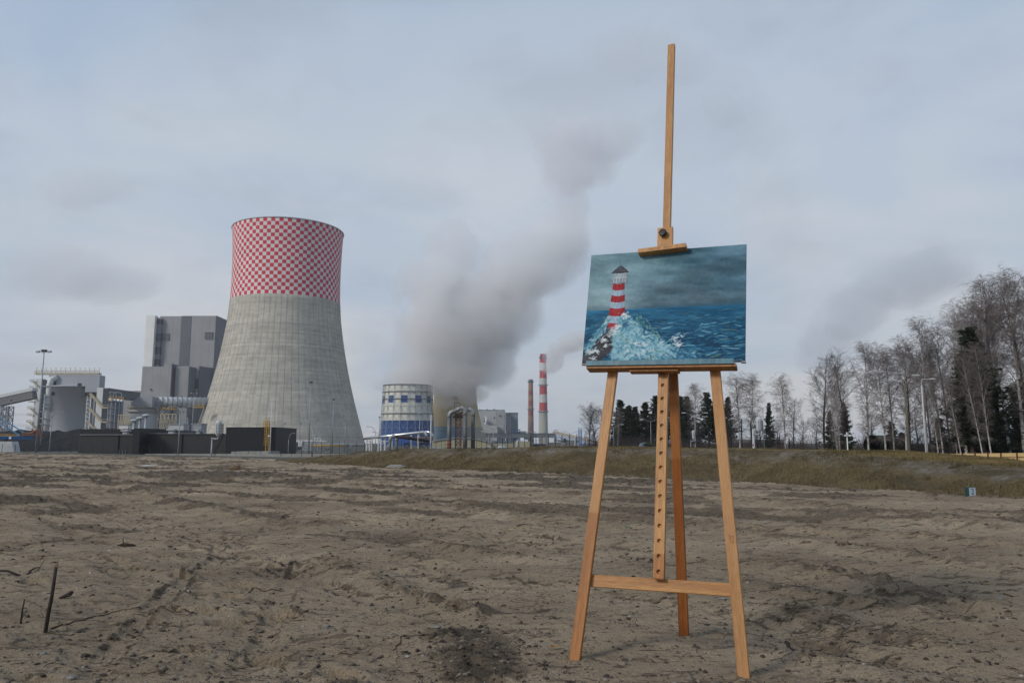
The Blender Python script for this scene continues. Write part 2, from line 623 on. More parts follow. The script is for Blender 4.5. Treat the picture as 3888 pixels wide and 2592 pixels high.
def build_terrain():
    a_f = np.linspace(-.66, .66, 800)
    a_b = np.linspace(.66, 2 * math.pi - .66, 74)[1:-1]
    ang = np.concatenate([a_f, a_b])                  # from straight ahead, clockwise
    r1 = np.exp(np.linspace(math.log(1.25), math.log(8), 380))
    r2 = 1 / np.linspace(1 / 8.0, 1 / 90.0, 300)[1:]
    r3 = np.exp(np.linspace(math.log(90), math.log(3000), 40))[1:]
    r0 = np.linspace(.05, 1.25, 14)[:-1]
    rad = np.concatenate([r0, r1, r2, r3])
    A, R = np.meshgrid(ang, rad)
    x = np.sin(A) * R
    y = np.cos(A) * R
    sd, zc, fl, zb = bank_coords(x, y)
    fh, soil = field_height(x, y)
    far = sstep(120, 260, R)
    zb = zb * (1 - far) + (-1.8) * far
    up = sstep(0, 2.3, sd) * zc
    rough = (fbm(x * 1.1, y * 1.1, 4, 4) - .5) * .16 + (fbm(x * 5, y * 5, 1, 4) - .5) * .07
    up = up + rough * sstep(.1, .7, sd) * (1 - sstep(1.6, 2.7, sd)) * (zc > .05)
    up = up + (fbm(x * 3, y * 3, 2, 3) - .5) * .03 * sstep(.2, 2, sd)
    down = sstep(2.3 + fl, 2.3 + fl + 6.5, sd)
    z = np.where(sd < 0, fh, up * (1 - down) + zb * down + fh * (1 - sstep(0, .8, sd)))
    z = np.where(R > 1000, z - .0, z)
    V = np.stack([x, y, z], -1).reshape(-1, 3)
    nr, na = A.shape
    idx = np.arange(nr * na).reshape(nr, na)
    q = np.stack([idx[:-1], idx[1:], np.roll(idx, -1, 1)[1:], np.roll(idx, -1, 1)[:-1]], -1).reshape(-1, 4)
    sdf = sd.ravel()[q].mean(1)
    fall = (sdf > 0)
    zcq = zc.ravel()[q].mean(1)
    flq = (2.3 + fl).ravel()[q].mean(1)
    cls = np.where(~fall, 0, np.where((sdf < flq + 6.5) & (zcq > .03), 1, 2))
    attrs = {'soil': soil.ravel(), 'across': sd.ravel(), 'crest': zc.ravel()}
    for c, (name, m) in enumerate((('sandy_field', M['sand']), ('grassy_bank', M['bank']), ('ground', M['ground']))):
        f = q[cls == c]
        use, inv = np.unique(f.ravel(), return_inverse=True)
        o = mesh_obj(name, V[use], inv.reshape(-1, 4), m, None, True)
        o['kind'] = 'structure'
        for k, arr in attrs.items():
            at = o.data.attributes.new(k, 'FLOAT', 'POINT')
            at.data.foreach_set('value', arr[use].astype(np.float32))
    # centre cap
    n = na
    capv = np.concatenate([V[:n], [[0, 0, V[:n, 2].mean()]]])
    capf = np.array([[i, (i + 1) % n, n] for i in range(n)])
    o = mesh_obj('sandy_field', capv, capf[:, ::-1].copy(), M['sand'])
    o['kind'] = 'structure'
    return V, sd.ravel(), zc.ravel(), soil.ravel(), (nr, na)


def sand_mat():
    m, t, p, L = new_mat('damp_sand')  # grain, soil cover, painted shade dashes and fibres
    geo = nd(t, 'ShaderNodeNewGeometry')
    at = nd(t, 'ShaderNodeAttribute', attribute_name='soil')  # soil, plus the painted shade of rut edges and footprints

    def noise(scale, detail=5, rough=.6, stretch=(1, 1, 1), dist=0.0):
        mp = nd(t, 'ShaderNodeMapping')
        mp.inputs['Scale'].default_value = stretch
        L(geo.outputs['Position'], mp.inputs[0])
        n = nd(t, 'ShaderNodeTexNoise')
        n.inputs['Scale'].default_value = scale
        n.inputs['Detail'].default_value = detail
        n.inputs['Roughness'].default_value = rough
        n.inputs['Distortion'].default_value = dist
        L(mp.outputs[0], n.inputs['Vector'])
        return n.outputs[0]

    def mix(fac, a, b, bt='MIX'):
        x = nd(t, 'ShaderNodeMixRGB', blend_type=bt)
        for i, s in ((0, fac), (1, a), (2, b)):
            if isinstance(s, (int, float)):
                x.inputs[i].default_value = s
            elif isinstance(s, tuple):
                x.inputs[i].default_value = (*s, 1)
            else:
                L(s, x.inputs[i])
        return x.outputs[0]

    def math_(op, a, b=None):
        x = nd(t, 'ShaderNodeMath', operation=op)
        for i, s in ((0, a), (1, b)):
            if s is None:
                continue
            if isinstance(s, (int, float)):
                x.inputs[i].default_value = s
            else:
                L(s, x.inputs[i])
        return x.outputs[0]

    def rmp(src, stops):
        r = ramp(t, stops)
        L(src, r.inputs[0])
        return r.outputs[0]
    sand = mix(rmp(noise(.8, 6, .6, (1, 1.6, 1)), [(.35, 0), (.65, 1)]), (.310, .236, .160), (.450, .352, .244))
    grain = rmp(noise(160, 3, .7), [(.3, .72), (.7, 1.22)])
    sand = mix(1.0, sand, grain, 'MULTIPLY')
    dark = mix(rmp(noise(9, 4), [(.35, 0), (.65, 1)]), (.066, .051, .037), (.150, .118, .087))
    # soil and painted shade broken up by fine noise, drawn out sideways like raked earth
    brk = noise(5.5, 7, .72, (1, 2.1, 1), .4)
    brk2 = noise(21, 6, .7, (1, 1.5, 1), .2)
    s1 = math_('ADD', math_('MULTIPLY', at.outputs['Fac'], .62), math_('MULTIPLY', brk, .62))
    s1 = math_('ADD', s1, math_('MULTIPLY', math_('SUBTRACT', brk2, .5), .55))
    cover = rmp(s1, [(.52, 0), (.64, .5), (.90, .95)])
    specks = rmp(noise(24, 5, .8, (.8, 1.9, 1), .3), [(.575, 0), (.66, 1)])  # soil specks that also paint the small shadows of crumbly relief
    specks = math_('MULTIPLY', specks, rmp(noise(1.4, 4), [(.33, .25), (.60, 1)]))
    col = mix(math_('MULTIPLY', cover, .86), sand, dark)
    col = mix(math_('MULTIPLY', specks, .8), col, (.050, .038, .029))
    shade_dash = rmp(noise(6.5, 7, .76, (.55, 1.55, 1), .5), [(.565, 0), (.625, 1)])  # shadows of hollows and low relief painted as dark dashes
    shade_dash = math_('MULTIPLY', shade_dash, rmp(noise(.9, 4), [(.36, .2), (.58, 1)]))
    col = mix(math_('MULTIPLY', shade_dash, .72), col, (.086, .066, .049))
    fib = rmp(noise(15, 5, .7, (.22, 1.5, 1), .6), [(.60, 0), (.66, 1)])
    col = mix(math_('MULTIPLY', fib, .8), col, (.040, .030, .022))
    big = rmp(noise(.22, 4, .6, (1, 1.8, 1)), [(.35, .80), (.62, 1.12)])
    col = mix(1.0, col, big, 'MULTIPLY')
    L(col, p.inputs['Base Color'])
    p.inputs['Roughness'].default_value = .95
    p.inputs['Specular IOR Level'].default_value = .12
    b1 = nd(t, 'ShaderNodeBump')
    b1.inputs['Strength'].default_value = 1.0
    b1.inputs['Distance'].default_value = .060
    hh = math_('ADD', math_('MULTIPLY', brk2, .9), math_('ADD', math_('MULTIPLY', noise(70, 4, .7), .35), math_('ADD', math_('MULTIPLY', cover, .35), math_('MULTIPLY', shade_dash, -.5))))
    L(hh, b1.inputs['Height'])
    L(b1.outputs[0], p.inputs['Normal'])
    return m


def bank_mat(name, top):
    m, t, p, L = new_mat(name)
    geo = nd(t, 'ShaderNodeNewGeometry')
    at = nd(t, 'ShaderNodeAttribute', attribute_name='across')

    def noise(scale, detail=5, rough=.6):
        n = nd(t, 'ShaderNodeTexNoise')
        n.inputs['Scale'].default_value = scale
        n.inputs['Detail'].default_value = detail
        n.inputs['Roughness'].default_value = rough
        L(geo.outputs['Position'], n.inputs['Vector'])
        return n.outputs[0]

    def mix(fac, a, b, bt='MIX'):
        x = nd(t, 'ShaderNodeMixRGB', blend_type=bt)
        for i, s in ((0, fac), (1, a), (2, b)):
            if isinstance(s, (int, float)):
                x.inputs[i].default_value = s
            elif isinstance(s, tuple):
                x.inputs[i].default_value = (*s, 1)
            else:
                L(s, x.inputs[i])
        return x.outputs[0]

    def rmp(src, stops):
        r = ramp(t, stops)
        L(src, r.inputs[0])
        return r.outputs[0]

    def add(a, b, k=1.0):
        mm = nd(t, 'ShaderNodeMath', operation='MULTIPLY_ADD')
        L(b, mm.inputs[0])
        mm.inputs[1].default_value = k
        L(a, mm.inputs[2])
        return mm.outputs[0]
    grass = mix(rmp(noise(1.1, 6), [(.35, 0), (.65, 1)]), (.078, .060, .032), (.146, .106, .054))
    grass = mix(1.0, grass, rmp(noise(13, 4, .7), [(.3, .62), (.7, 1.3)]), 'MULTIPLY')
    soilc = mix(rmp(noise(7, 5, .7), [(.35, 0), (.65, 1)]), (.080, .065, .046), (.205, .180, .148))
    lawn = mix(rmp(noise(.9, 5), [(.35, 0), (.65, 1)]), (.140, .100, .030), (.215, .143, .044))
    lawn = mix(1.0, lawn, rmp(noise(30, 3, .7), [(.3, .75), (.7, 1.2)]), 'MULTIPLY')
    # s: 0 at the toe, 1 at the crest, wavering
    s = nd(t, 'ShaderNodeMath', operation='DIVIDE', i_1=2.3)
    L(at.outputs['Fac'], s.inputs[0])
    sw = add(s.outputs[0], noise(.9, 6, .65), .9)
    bare = rmp(sw, [(.0, 0), (1.0, 0), (1.0001, 0)])
    bm = rmp(sw, [(.93, 0), (1.13, 1), (1.52, 1), (1.60, 0)])
    patch = rmp(noise(1.1, 7, .72), [(.42, .05), (.58, 1)])
    mm = nd(t, 'ShaderNodeMath', operation='MULTIPLY')
    L(bm, mm.inputs[0])
    L(patch, mm.inputs[1])
    small = rmp(noise(4.2, 5, .75), [(.60, 0), (.66, .7)])
    col = mix(mm.outputs[0], grass, soilc)
    col = mix(small, col, soilc)
    top_f = rmp(add(s.outputs[0], noise(1.6, 5), .25), [(1.05, 0), (1.2, 1)])
    # ramp positions end at 1: bring s down first
    s3 = nd(t, 'ShaderNodeMath', operation='MULTIPLY', i_1=.4)
    L(add(s.outputs[0], noise(1.6, 5), .3), s3.inputs[0])
    top_f = rmp(s3.outputs[0], [(.44, 0), (.52, 1)])
    s4 = nd(t, 'ShaderNodeMath', operation='MULTIPLY', i_1=.4)
    L(sw, s4.inputs[0])
    bm2 = rmp(s4.outputs[0], [(.40, 0), (.47, 1)])
    mm2 = nd(t, 'ShaderNodeMath', operation='MULTIPLY')
    L(bm2, mm2.inputs[0])
    L(patch, mm2.inputs[1])
    col = mix(mm2.outputs[0], grass, soilc)
    col = mix(small, col, soilc)
    col = mix(top_f, col, lawn)
    L(col, p.inputs['Base Color'])
    p.inputs['Roughness'].default_value = .95
    p.inputs['Specular IOR Level'].default_value = .1
    b1 = nd(t, 'ShaderNodeBump')
    b1.inputs['Strength'].default_value = .9
    b1.inputs['Distance'].default_value = .06
    L(noise(9, 6, .75), b1.inputs['Height'])
    L(b1.outputs[0], p.inputs['Normal'])
    return m


M['sand'] = sand_mat()
M['bank'] = bank_mat('dry_grass_and_bare_soil', True)
M['ground'] = pm('works_ground', (.095, .090, .070), (.06, .055, .042), .05, .95, bump=.3, bscale=.5)
TV, TSD, TZC, TSO, (TNR, TNA) = build_terrain()


def ground_z(x, y):
    x = np.atleast_1d(np.asarray(x, float))
    y = np.atleast_1d(np.asarray(y, float))
    sd, zc, fl, zb = bank_coords(x, y)
    fh, _ = field_height(x, y)
    R = np.hypot(x, y)
    far = sstep(120, 260, R)
    zb = zb * (1 - far) + (-1.8) * far
    up = sstep(0, 2.3, sd) * zc + ((fbm(x * 1.1, y * 1.1, 4, 4) - .5) * .16 + (fbm(x * 5, y * 5, 1, 4) - .5) * .07) * sstep(.1, .7, sd) * (1 - sstep(1.6, 2.7, sd)) * (zc > .05)
    down = sstep(2.3 + fl, 2.3 + fl + 6.5, sd)
    return np.where(sd < 0, fh, up * (1 - down) + zb * down + fh * (1 - sstep(0, .8, sd)))


GZ = lambda x, y: float(ground_z(x, y)[0])


def scatter_stuff():
    rs = np.random.RandomState(3)
    # ---- grass on the bank: short bent blades
    n = 90000
    seg = rs.randint(2, 9, n)
    t = rs.rand(n)
    a, b = TOE[seg, :2], TOE[seg + 1, :2]
    d = (b - a) / np.linalg.norm(b - a, axis=1, keepdims=True)
    nrm = np.stack([-d[:, 1], d[:, 0]], 1) * -1.0
    across = rs.rand(n) ** .9 * 5.5 + .05
    p = a + (b - a) * t[:, None] + nrm * across[:, None]
    dens = fbm(p[:, 0] * .9, p[:, 1] * .9, 3, 4)
    bare = (across > 1.2) & (across < 2.6)
    keep = (dens > np.where(bare, .56, .40)) & (TOE[seg, 2] > .1)
    p, across = p[keep], across[keep]
    z = ground_z(p[:, 0], p[:, 1])
    n = len(p)
    hgt = np.where(across > 2.6,   .040, .062) * (.5 + rs.rand(n))
    az = rs.rand(n) * 6.28
    lean = rs.rand(n) * .9
    wx, wy = np.cos(az) * .008, np.sin(az) * .008
    base = np.stack([p[:, 0], p[:, 1], z - .01], 1)
    tip = base + np.stack([np.cos(az + 1.5) * hgt * lean, np.sin(az + 1.5) * hgt * lean, hgt], 1)
    w = np.stack([wx, wy, wx * 0], 1)
    V = np.stack([base - w, base + w, tip], 1).reshape(-1, 3)
    F = np.arange(3 * n).reshape(-1, 3)
    o = mesh_obj('dry_grass', V, F, pm('dry_grass_blades', (.175, .130, .062), (.065, .054, .026), .6, .9))
    tag(o, 'short dry yellow brown grass growing over the bank', 'grass', kind='stuff')
    # ---- clods, pebbles and root fibres on the field
    ico = np.array([(0, 0, 1), (.9, 0, .35), (.28, .85, .35), (-.72, .53, .35), (-.72, -.53, .35), (.28, -.85, .35),
                    (.72, .53, -.4), (-.28, .85, -.4), (-.9, 0, -.4), (-.28, -.85, -.4), (.72, -.53, -.4)], float)
    icf = np.array([(0, 1, 2), (0, 2, 3), (0, 3, 4), (0, 4, 5), (0, 5, 1), (1, 6, 2), (2, 7, 3), (3, 8, 4), (4, 9, 5), (5, 10, 1),
                    (2, 6, 7), (3, 7, 8), (4, 8, 9), (5, 9, 10), (1, 10, 6)])

    def lumps(name, m, n, smin, smax, flat, label, cat, use_soil, rmax):
        r = 1 / (1 / rmax + rs.rand(n) * (1 / 1.9 - 1 / rmax))
        r = r ** 1.08
        an = rs.rand(n) * 1.30 - .65
        x, y = np.sin(an) * r, np.cos(an) * r
        sd = bank_coords(x, y)[0]
        _, so = field_height(x, y)
        k = (sd < -.15)
        if use_soil:
            k &= rs.rand(n) < so * 1.0 + .10
        x, y, r = x[k], y[k], r[k]
        n = len(x)
        s = smin + (smax - smin) * rs.rand(n) ** 4
        s = s * (1 + r * .10)
        z = ground_z(x, y) + s * .12
        rr = rs.rand(n, 11, 1) * .95 + .45
        az = rs.rand(n) * 6.28
        st = 1 + rs.rand(n) * .8
        P = ico[None] * rr
        P = P * np.stack([st, np.ones(n), np.full(n, flat)], 1)[:, None, :]
        c, s_ = np.cos(az)[:, None], np.sin(az)[:, None]
        X = P[:, :, 0] * c - P[:, :, 1] * s_
        Y = P[:, :, 0] * s_ + P[:, :, 1] * c
        P = np.stack([X, Y, P[:, :, 2]], 2) * s[:, None, None] + np.stack([x, y, z], 1)[:, None, :]
        F = (icf[None] + (np.arange(n) * 11)[:, None, None]).reshape(-1, 3)
        o = mesh_obj(name, P.reshape(-1, 3), F, m, None, False)
        tag(o, label, cat, kind='stuff')
    lumps('soil_clods', pm('dark_soil_clod', (.075, .058, .044), (.032, .025, .019), 9, .95, bump=.4), 52000, .0018, .0095, .75,
          'crumbled dark soil clods scattered over the sand', 'soil', True, 30)
    lumps('sand_crumbs', pm('sand_crumb', (.19, .155, .118), (.12, .096, .072), 9, .95, bump=.4), 7000, .003, .012, .6,
          'small crumbs of pale sand lying on the field', 'sand', False, 14)
    lumps('pebbles', pm('pebble', (.34, .32, .29), (.13, .11, .10), 3, .7), 700, .002, .007, .7,
          'small pale pebbles lying on the sand', 'pebbles', False, 12)
    n = 2600
    r = 1 / (1 / 26 + rs.rand(n) * (1 / 1.9 - 1 / 26))
    an = rs.rand(n) * 1.3 - .65
    x, y = np.sin(an) * r, np.cos(an) * r
    k = bank_coords(x, y)[0] < -.2
    x, y, r = x[k], y[k], r[k]
    n = len(x)
    L = (.010 + .05 * rs.rand(n) ** 3) * (1 + r * .06)
    az = rs.rand(n) * 6.28
    u = np.linspace(-.5, .5, 4)[None, :]
    wig = (rs.rand(n, 4) - .5) * .25
    PX = x[:, None] + np.cos(az)[:, None] * u * L[:, None] - np.sin(az)[:, None] * wig * L[:, None]
    PY = y[:, None] + np.sin(az)[:, None] * u * L[:, None] + np.cos(az)[:, None] * wig * L[:, None]
    PZ = ground_z(PX.ravel(), PY.ravel()).reshape(PX.shape) + .003 + rs.rand(n, 4) * .008
    V, F = tubes(np.stack([PX, PY, PZ], -1), np.full(PX.shape, .0011) * (1 + r[:, None] * .12), 3)
    o = mesh_obj('root_fibres', V, F, pm('root_fibre', (.060, .042, .030), (.022, .016, .012), 4, .9))
    tag(o, 'thin dark root fibres strewn over the sandy field', 'roots', kind='stuff')


scatter_stuff()
# ------------------------------------------------------------------ easel and painting
EO = Vector((0.58075, 3.2245, 0))
EU = Vector((0.92706, -0.37491, 0))
EB = Vector((0.37491, 0.92706, 0))
EA = math.radians(14)
EK = (EB * math.sin(EA) + Vector((0, 0, math.cos(EA)))).normalized()
EN = EK.cross(EU).normalized()
if EN.y > 0:
    EN = -EN                                            # out of the plane, towards the viewer


def wood_mat(name, c_light, c_dark, joints=(), c2=None, dirt=None):
    """oiled beech: grain runs along local Z; joints = [(z, above?)] where the stave changes shade in finger joints"""
    m, t, p, L = new_mat(name)
    tc = nd(t, 'ShaderNodeTexCoord')
    mp = nd(t, 'ShaderNodeMapping')
    mp.inputs['Scale'].default_value = (1, 1, .055)
    L(tc.outputs['Object'], mp.inputs[0])
    n = nd(t, 'ShaderNodeTexNoise')
    n.inputs['Scale'].default_value = 42
    n.inputs['Detail'].default_value = 6
    n.inputs['Roughness'].default_value = .6
    n.inputs['Distortion'].default_value = .8
    L(mp.outputs[0], n.inputs['Vector'])
    n3 = nd(t, 'ShaderNodeTexNoise')
    n3.inputs['Scale'].default_value = 420
    n3.inputs['Detail'].default_value = 3
    L(mp.outputs[0], n3.inputs['Vector'])
    r = ramp(t, [(.38, c_dark), (.62, c_light)])
    L(n.outputs[0], r.inputs[0])
    cur = r.outputs[0]
    fl = ramp(t, [(.38, .76), (.6, 1.06)])
    L(n3.outputs[0], fl.inputs[0])
    mx = nd(t, 'ShaderNodeMixRGB', blend_type='MULTIPLY')
    mx.inputs[0].default_value = 1
    L(cur, mx.inputs[1])
    L(fl.outputs[0], mx.inputs[2])
    cur = mx.outputs[0]
    if joints:
        sep = nd(t, 'ShaderNodeSeparateXYZ')
        L(tc.outputs['Object'], sep.inputs[0])
        tri = nd(t, 'ShaderNodeMath', operation='PINGPONG', i_1=.0022)
        L(sep.outputs[0], tri.inputs[0])
        zs = nd(t, 'ShaderNodeMath', operation='MULTIPLY_ADD', i_1=4.5)
        L(tri.outputs[0], zs.inputs[0])
        L(sep.outputs[2], zs.inputs[2])
        tone = None
        for z, f in joints:                              # f: tone factor below z
            g = nd(t, 'ShaderNodeMath', operation='LESS_THAN', i_1=z)
            L(zs.outputs[0], g.inputs[0])
            k = nd(t, 'ShaderNodeMixRGB', blend_type='MULTIPLY')
            k.inputs[2].default_value = (*f, 1)
            L(g.outputs[0], k.inputs[0])
            L(cur, k.inputs[1])
            cur = k.outputs[0]
    if dirt:
        dn = nd(t, 'ShaderNodeTexNoise')
        dn.inputs['Scale'].default_value = dirt[1]
        dn.inputs['Detail'].default_value = 6
        dn.inputs['Roughness'].default_value = .7
        L(tc.outputs['Object'], dn.inputs['Vector'])
        dr = ramp(t, [(dirt[2], 0), (dirt[2] + .06, 1)])
        L(dn.outputs[0], dr.inputs[0])
        k = nd(t, 'ShaderNodeMixRGB')
        k.inputs[2].default_value = (*dirt[0], 1)
        kk = nd(t, 'ShaderNodeMath', operation='MULTIPLY', i_1=dirt[3])
        L(dr.outputs[0], kk.inputs[0])
        L(kk.outputs[0], k.inputs[0])
        L(cur, k.inputs[1])
        cur = k.outputs[0]
    L(cur, p.inputs['Base Color'])
    p.inputs['Roughness'].default_value = .48
    p.inputs['Specular IOR Level'].default_value = .35
    b = nd(t, 'ShaderNodeBump')
    b.inputs['Strength'].default_value = .15
    b.inputs['Distance'].default_value = .001
    L(n3.outputs[0], b.inputs['Height'])
    L(b.outputs[0], p.inputs['Normal'])
    return m


def stave(name, a, b, w, th, m, parent, face=None, bev=.0022, sub=1):
    """a squared stave from a to b, its broad face turned to the viewer, long edges eased"""
    a, b = Vector(a), Vector(b)
    z = (b - a).normalized()
    n = (face or EN)
    n = (n - z * n.dot(z)).normalized()
    x = n.cross(z).normalized() * -1
    L = (b - a).length
    hw, ht = w / 2, th / 2
    ring = [(-hw + bev, -ht), (hw - bev, -ht), (hw, -ht + bev), (hw, ht - bev), (hw - bev, ht), (-hw + bev, ht), (-hw, ht - bev), (-hw, -ht + bev)]
    V, F = [], []
    for q in (0, L):
        V += [(rx, ry, q) for rx, ry in ring]
    for i in range(8):
        j = (i + 1) % 8
        F.append((i, j, 8 + j, 8 + i))
    F += [tuple(range(8))[::-1], tuple(range(8, 16))]
    o = mesh_obj(name, V, F, m, parent)
    y = z.cross(x)
    R = Matrix((x, y, z)).transposed().to_4x4()
    base = parent.location if parent is not None else Vector((0, 0, 0))
    o.matrix_local = Matrix.Translation(a - base) @ R
    return o


def EP(u, s, off=0.0):
    return EO + EU * u + EK * s + EN * off


easel = thing('wooden_easel', EO, 'tall wooden studio easel on three legs standing on the sand, holding the lighthouse painting', 'easel')
WL, WD = (.50, .262, .096), (.36, .168, .055)
lowt = (.80, .66, .52)
mw_left = wood_mat('beech_left_leg', WL, WD, [(.64, lowt), (1.02, (.97, .95, .92))], dirt=((.22, .20, .13), 9, .66, .4))
mw_right = wood_mat('beech_right_leg', (.45, .222, .078), WD, [(.42, (.93, .90, .86)), (1.07, (1.0, 1.05, 1.12))])
mw_rear = wood_mat('beech_rear_leg', (.34, .135, .035), (.27, .10, .026), [(.86, (.80, .66, .52))])
mw_bar = wood_mat('beech_stretcher', (.46, .232, .080), (.33, .150, .050))
mw_col = wood_mat('beech_column', WL, WD, [(.105, (.80, .66, .52)), (.52, (1.03, 1.02, 1.0))], dirt=((.20, .22, .17), 13, .63, .55))
mw_mast = wood_mat('beech_mast', (.46, .240, .088), (.36, .175, .060), [(.0, (1, 1, 1))], dirt=((.10, .18, .21), 7, .70, .5))
mw_ledge = wood_mat('beech_ledge', (.40, .19, .065), (.28, .12, .04), dirt=((.04, .05, .05), 16, .60, .7))
mw_clamp = wood_mat('beech_clamp', (.50, .26, .09), (.38, .18, .06), dirt=((.09, .12, .12), 22, .62, .6))

# front legs in the tilted front plane, rear leg hinged behind
stave('leg', EP(-.343, -.025, 0), EP(-.200, 1.70, 0), .0455, .024, mw_left, easel)['label'] = 'left front leg, pale above a finger joint and redder below'
stave('leg', EP(.343, -.025, 0), EP(.198, 1.70, 0), .0455, .024, mw_right, easel)['label'] = 'right front leg with a small pen doodle'
rear_foot = EO + EU * .022 + EB * .5444 + Vector((0, 0, -.03))
rear_top = EO + EU * .012 + EB * .455 + Vector((0, 0, 1.78))
stave('leg', rear_foot, rear_top, .045, .026, mw_rear, easel)['label'] = 'darker rear leg'
stave('stretcher', EP(-.3155, .3215, -.020), EP(.3165, .3225, -.020), .051, .020, mw_bar, easel)
stave('crossbar', EP(-.225, 1.55, -.026), EP(.225, 1.55, -.026), .045, .022, mw_bar, easel)

# column with fourteen blind holes
CU = 0.004


def column(s0, s1, w, th, holes, r, depth):
    V, F = [], []
    N = 16
    hw, ht = w / 2, th / 2

    def v(x, y, z):
        V.append((x, y, z))
        return len(V) - 1
    L = s1 - s0
    pitch = holes[1] - holes[0]
    cuts = [holes[0] - pitch / 2] + [(holes[i] + holes[i + 1]) / 2 for i in range(len(holes) - 1)] + [holes[-1] + pitch / 2]
    fy = ht                                               # viewer side
    # solid sides
    a = [v(-hw, -ht, 0), v(hw, -ht, 0), v(hw, fy, 0), v(-hw, fy, 0), v(-hw, -ht, L), v(hw, -ht, L), v(hw, fy, L), v(-hw, fy, L)]
    F += [(0, 3, 2, 1), (4, 5, 6, 7), (0, 1, 5, 4), (1, 2, 6, 5), (3, 0, 4, 7)]
    c0, c1 = v(-hw, fy, cuts[0] - s0), v(hw, fy, cuts[0] - s0)
    F.append((a[3], a[2], c1, c0))
    d0, d1 = v(-hw, fy, cuts[-1] - s0), v(hw, fy, cuts[-1] - s0)
    F.append((d0, d1, a[6], a[7]))
    for i, h in enumerate(holes):
        zb, zt = cuts[i] - s0, cuts[i + 1] - s0
        zc, hh = h - s0, (cuts[i + 1] - cuts[i]) / 2
        zc = (zb + zt) / 2
        outer, inner, deep = [], [], []
        for k in range(N):
            an = 2 * math.pi * k / N
            c, s = math.cos(an), math.sin(an)
            sc = 1 / max(abs(c), abs(s))
            outer.append(v(c * sc * hw, fy, zc + s * sc * hh))
            inner.append(v(c * r, fy, zc + s * r))
            deep.append(v(c * r * .92, fy - depth, zc + s * r * .92))
        mid = v(0, fy - depth * 1.35, zc)
        for k in range(N):
            j = (k + 1) % N
            F.append((outer[k], outer[j], inner[j], inner[k]))
            F.append((inner[k], inner[j], deep[j], deep[k]))
            F.append((deep[k], deep[j], mid))
    return V, F


holes = [.374 + .0628 * i for i in range(14)]
V_, F_ = column(.347, 1.70, .0445, .030, holes, .0092, .009)
colm = mesh_obj('column', V_, F_, mw_col, easel)
X_ = EU
colm.matrix_local = Matrix.Translation(EP(CU, .347, .001) - EO) @ Matrix((EU, EN, EK)).transposed().to_4x4()
stave('mast', EP(CU, 1.66, .004), EP(.008, 3.138, .004), .0375, .026, mw_mast, easel)


def ebox(name, u0, u1, s0, s1, o0, o1, m, parent=None, bev=.002, tilt=0.0):
    """box in easel coordinates (across, up the slope, out of the plane), edges eased"""
    import bmesh
    bm = bmesh.new()
    bmesh.ops.create_cube(bm, size=1)
    for vv in bm.verts:
        vv.co = Vector(((vv.co.x) * (u1 - u0), vv.co.y * (o1 - o0), vv.co.z * (s1 - s0)))
    if bev:
        bmesh.ops.bevel(bm, geom=bm.edges[:], offset=bev, segments=2, affect='EDGES', profile=.6)
    me = bpy.data.meshes.new(name)
    bm.to_mesh(me)
    bm.free()
    me.materials.append(m)
    o = bpy.data.objects.new(name, me)
    COL.objects.link(o)
    o.parent = parent
    base = parent.location if parent is not None else Vector((0, 0, 0))
    c = EP((u0 + u1) / 2, (s0 + s1) / 2, (o0 + o1) / 2)
    R = Matrix((EU, EN, EK)).transposed().to_4x4() @ Matrix.Rotation(tilt, 4, 'Y')
    o.matrix_local = Matrix.Translation(c - base) @ R
    return o


TILT = math.radians(1.4)
mpaint_edge = wood_mat('ledge_lip_smeared_with_paint', (.09, .20, .25), (.05, .13, .18), dirt=((.30, .27, .16), 3.2, .54, .8))
ebox('ledge', -.345, .334, 1.2555, 1.2720, .014, .078, mw_ledge, easel, tilt=TILT)
lip = ebox('ledge_lip', -.345, .325, 1.266, 1.2905, .0785, .087, mpaint_edge, easel, tilt=TILT, bev=.0012)
lip['label'] = 'front lip smeared with blue and ochre paint'
ebox('ledge_plate', -.143, .082, 1.2455, 1.2550, .014, .060, mw_ledge, easel, tilt=TILT)
mmetal = pm('worn_brass', (.42, .30, .17), (.12, .09, .07), 40, .35, .8)
cl = MB()
for k in range(5):
    a = k * .9 + .3
    cl.tube([(-.012 + k * .006, .0, .0), (-.012 + k * .006 + .004 * math.sin(a), .010, -.006 - .003 * math.cos(a)), (-.010 + k * .005, .014, -.016)], .0018, 6)
cl.tube([(-.020, .004, .002), (-.012, .012, -.004), (.012, .012, -.004), (.020, .004, .002)], .0016, 6)
clasp = cl.build('spring_clasp', mmetal, easel)
clasp.matrix_local = Matrix.Translation(EP(CU - .004, 1.246, .022) - EO) @ Matrix((EU, EN, EK)).transposed().to_4x4()

ebox('clamp_block', -.0345, .0405, 1.866, 1.994, .018, .042, mw_clamp, easel, bev=.003)
bar = ebox('clamp_bar', -.1185, .1125, 1.848, 1.8700, .012, .084, mw_clamp, easel, bev=.003, tilt=-math.radians(2.0))
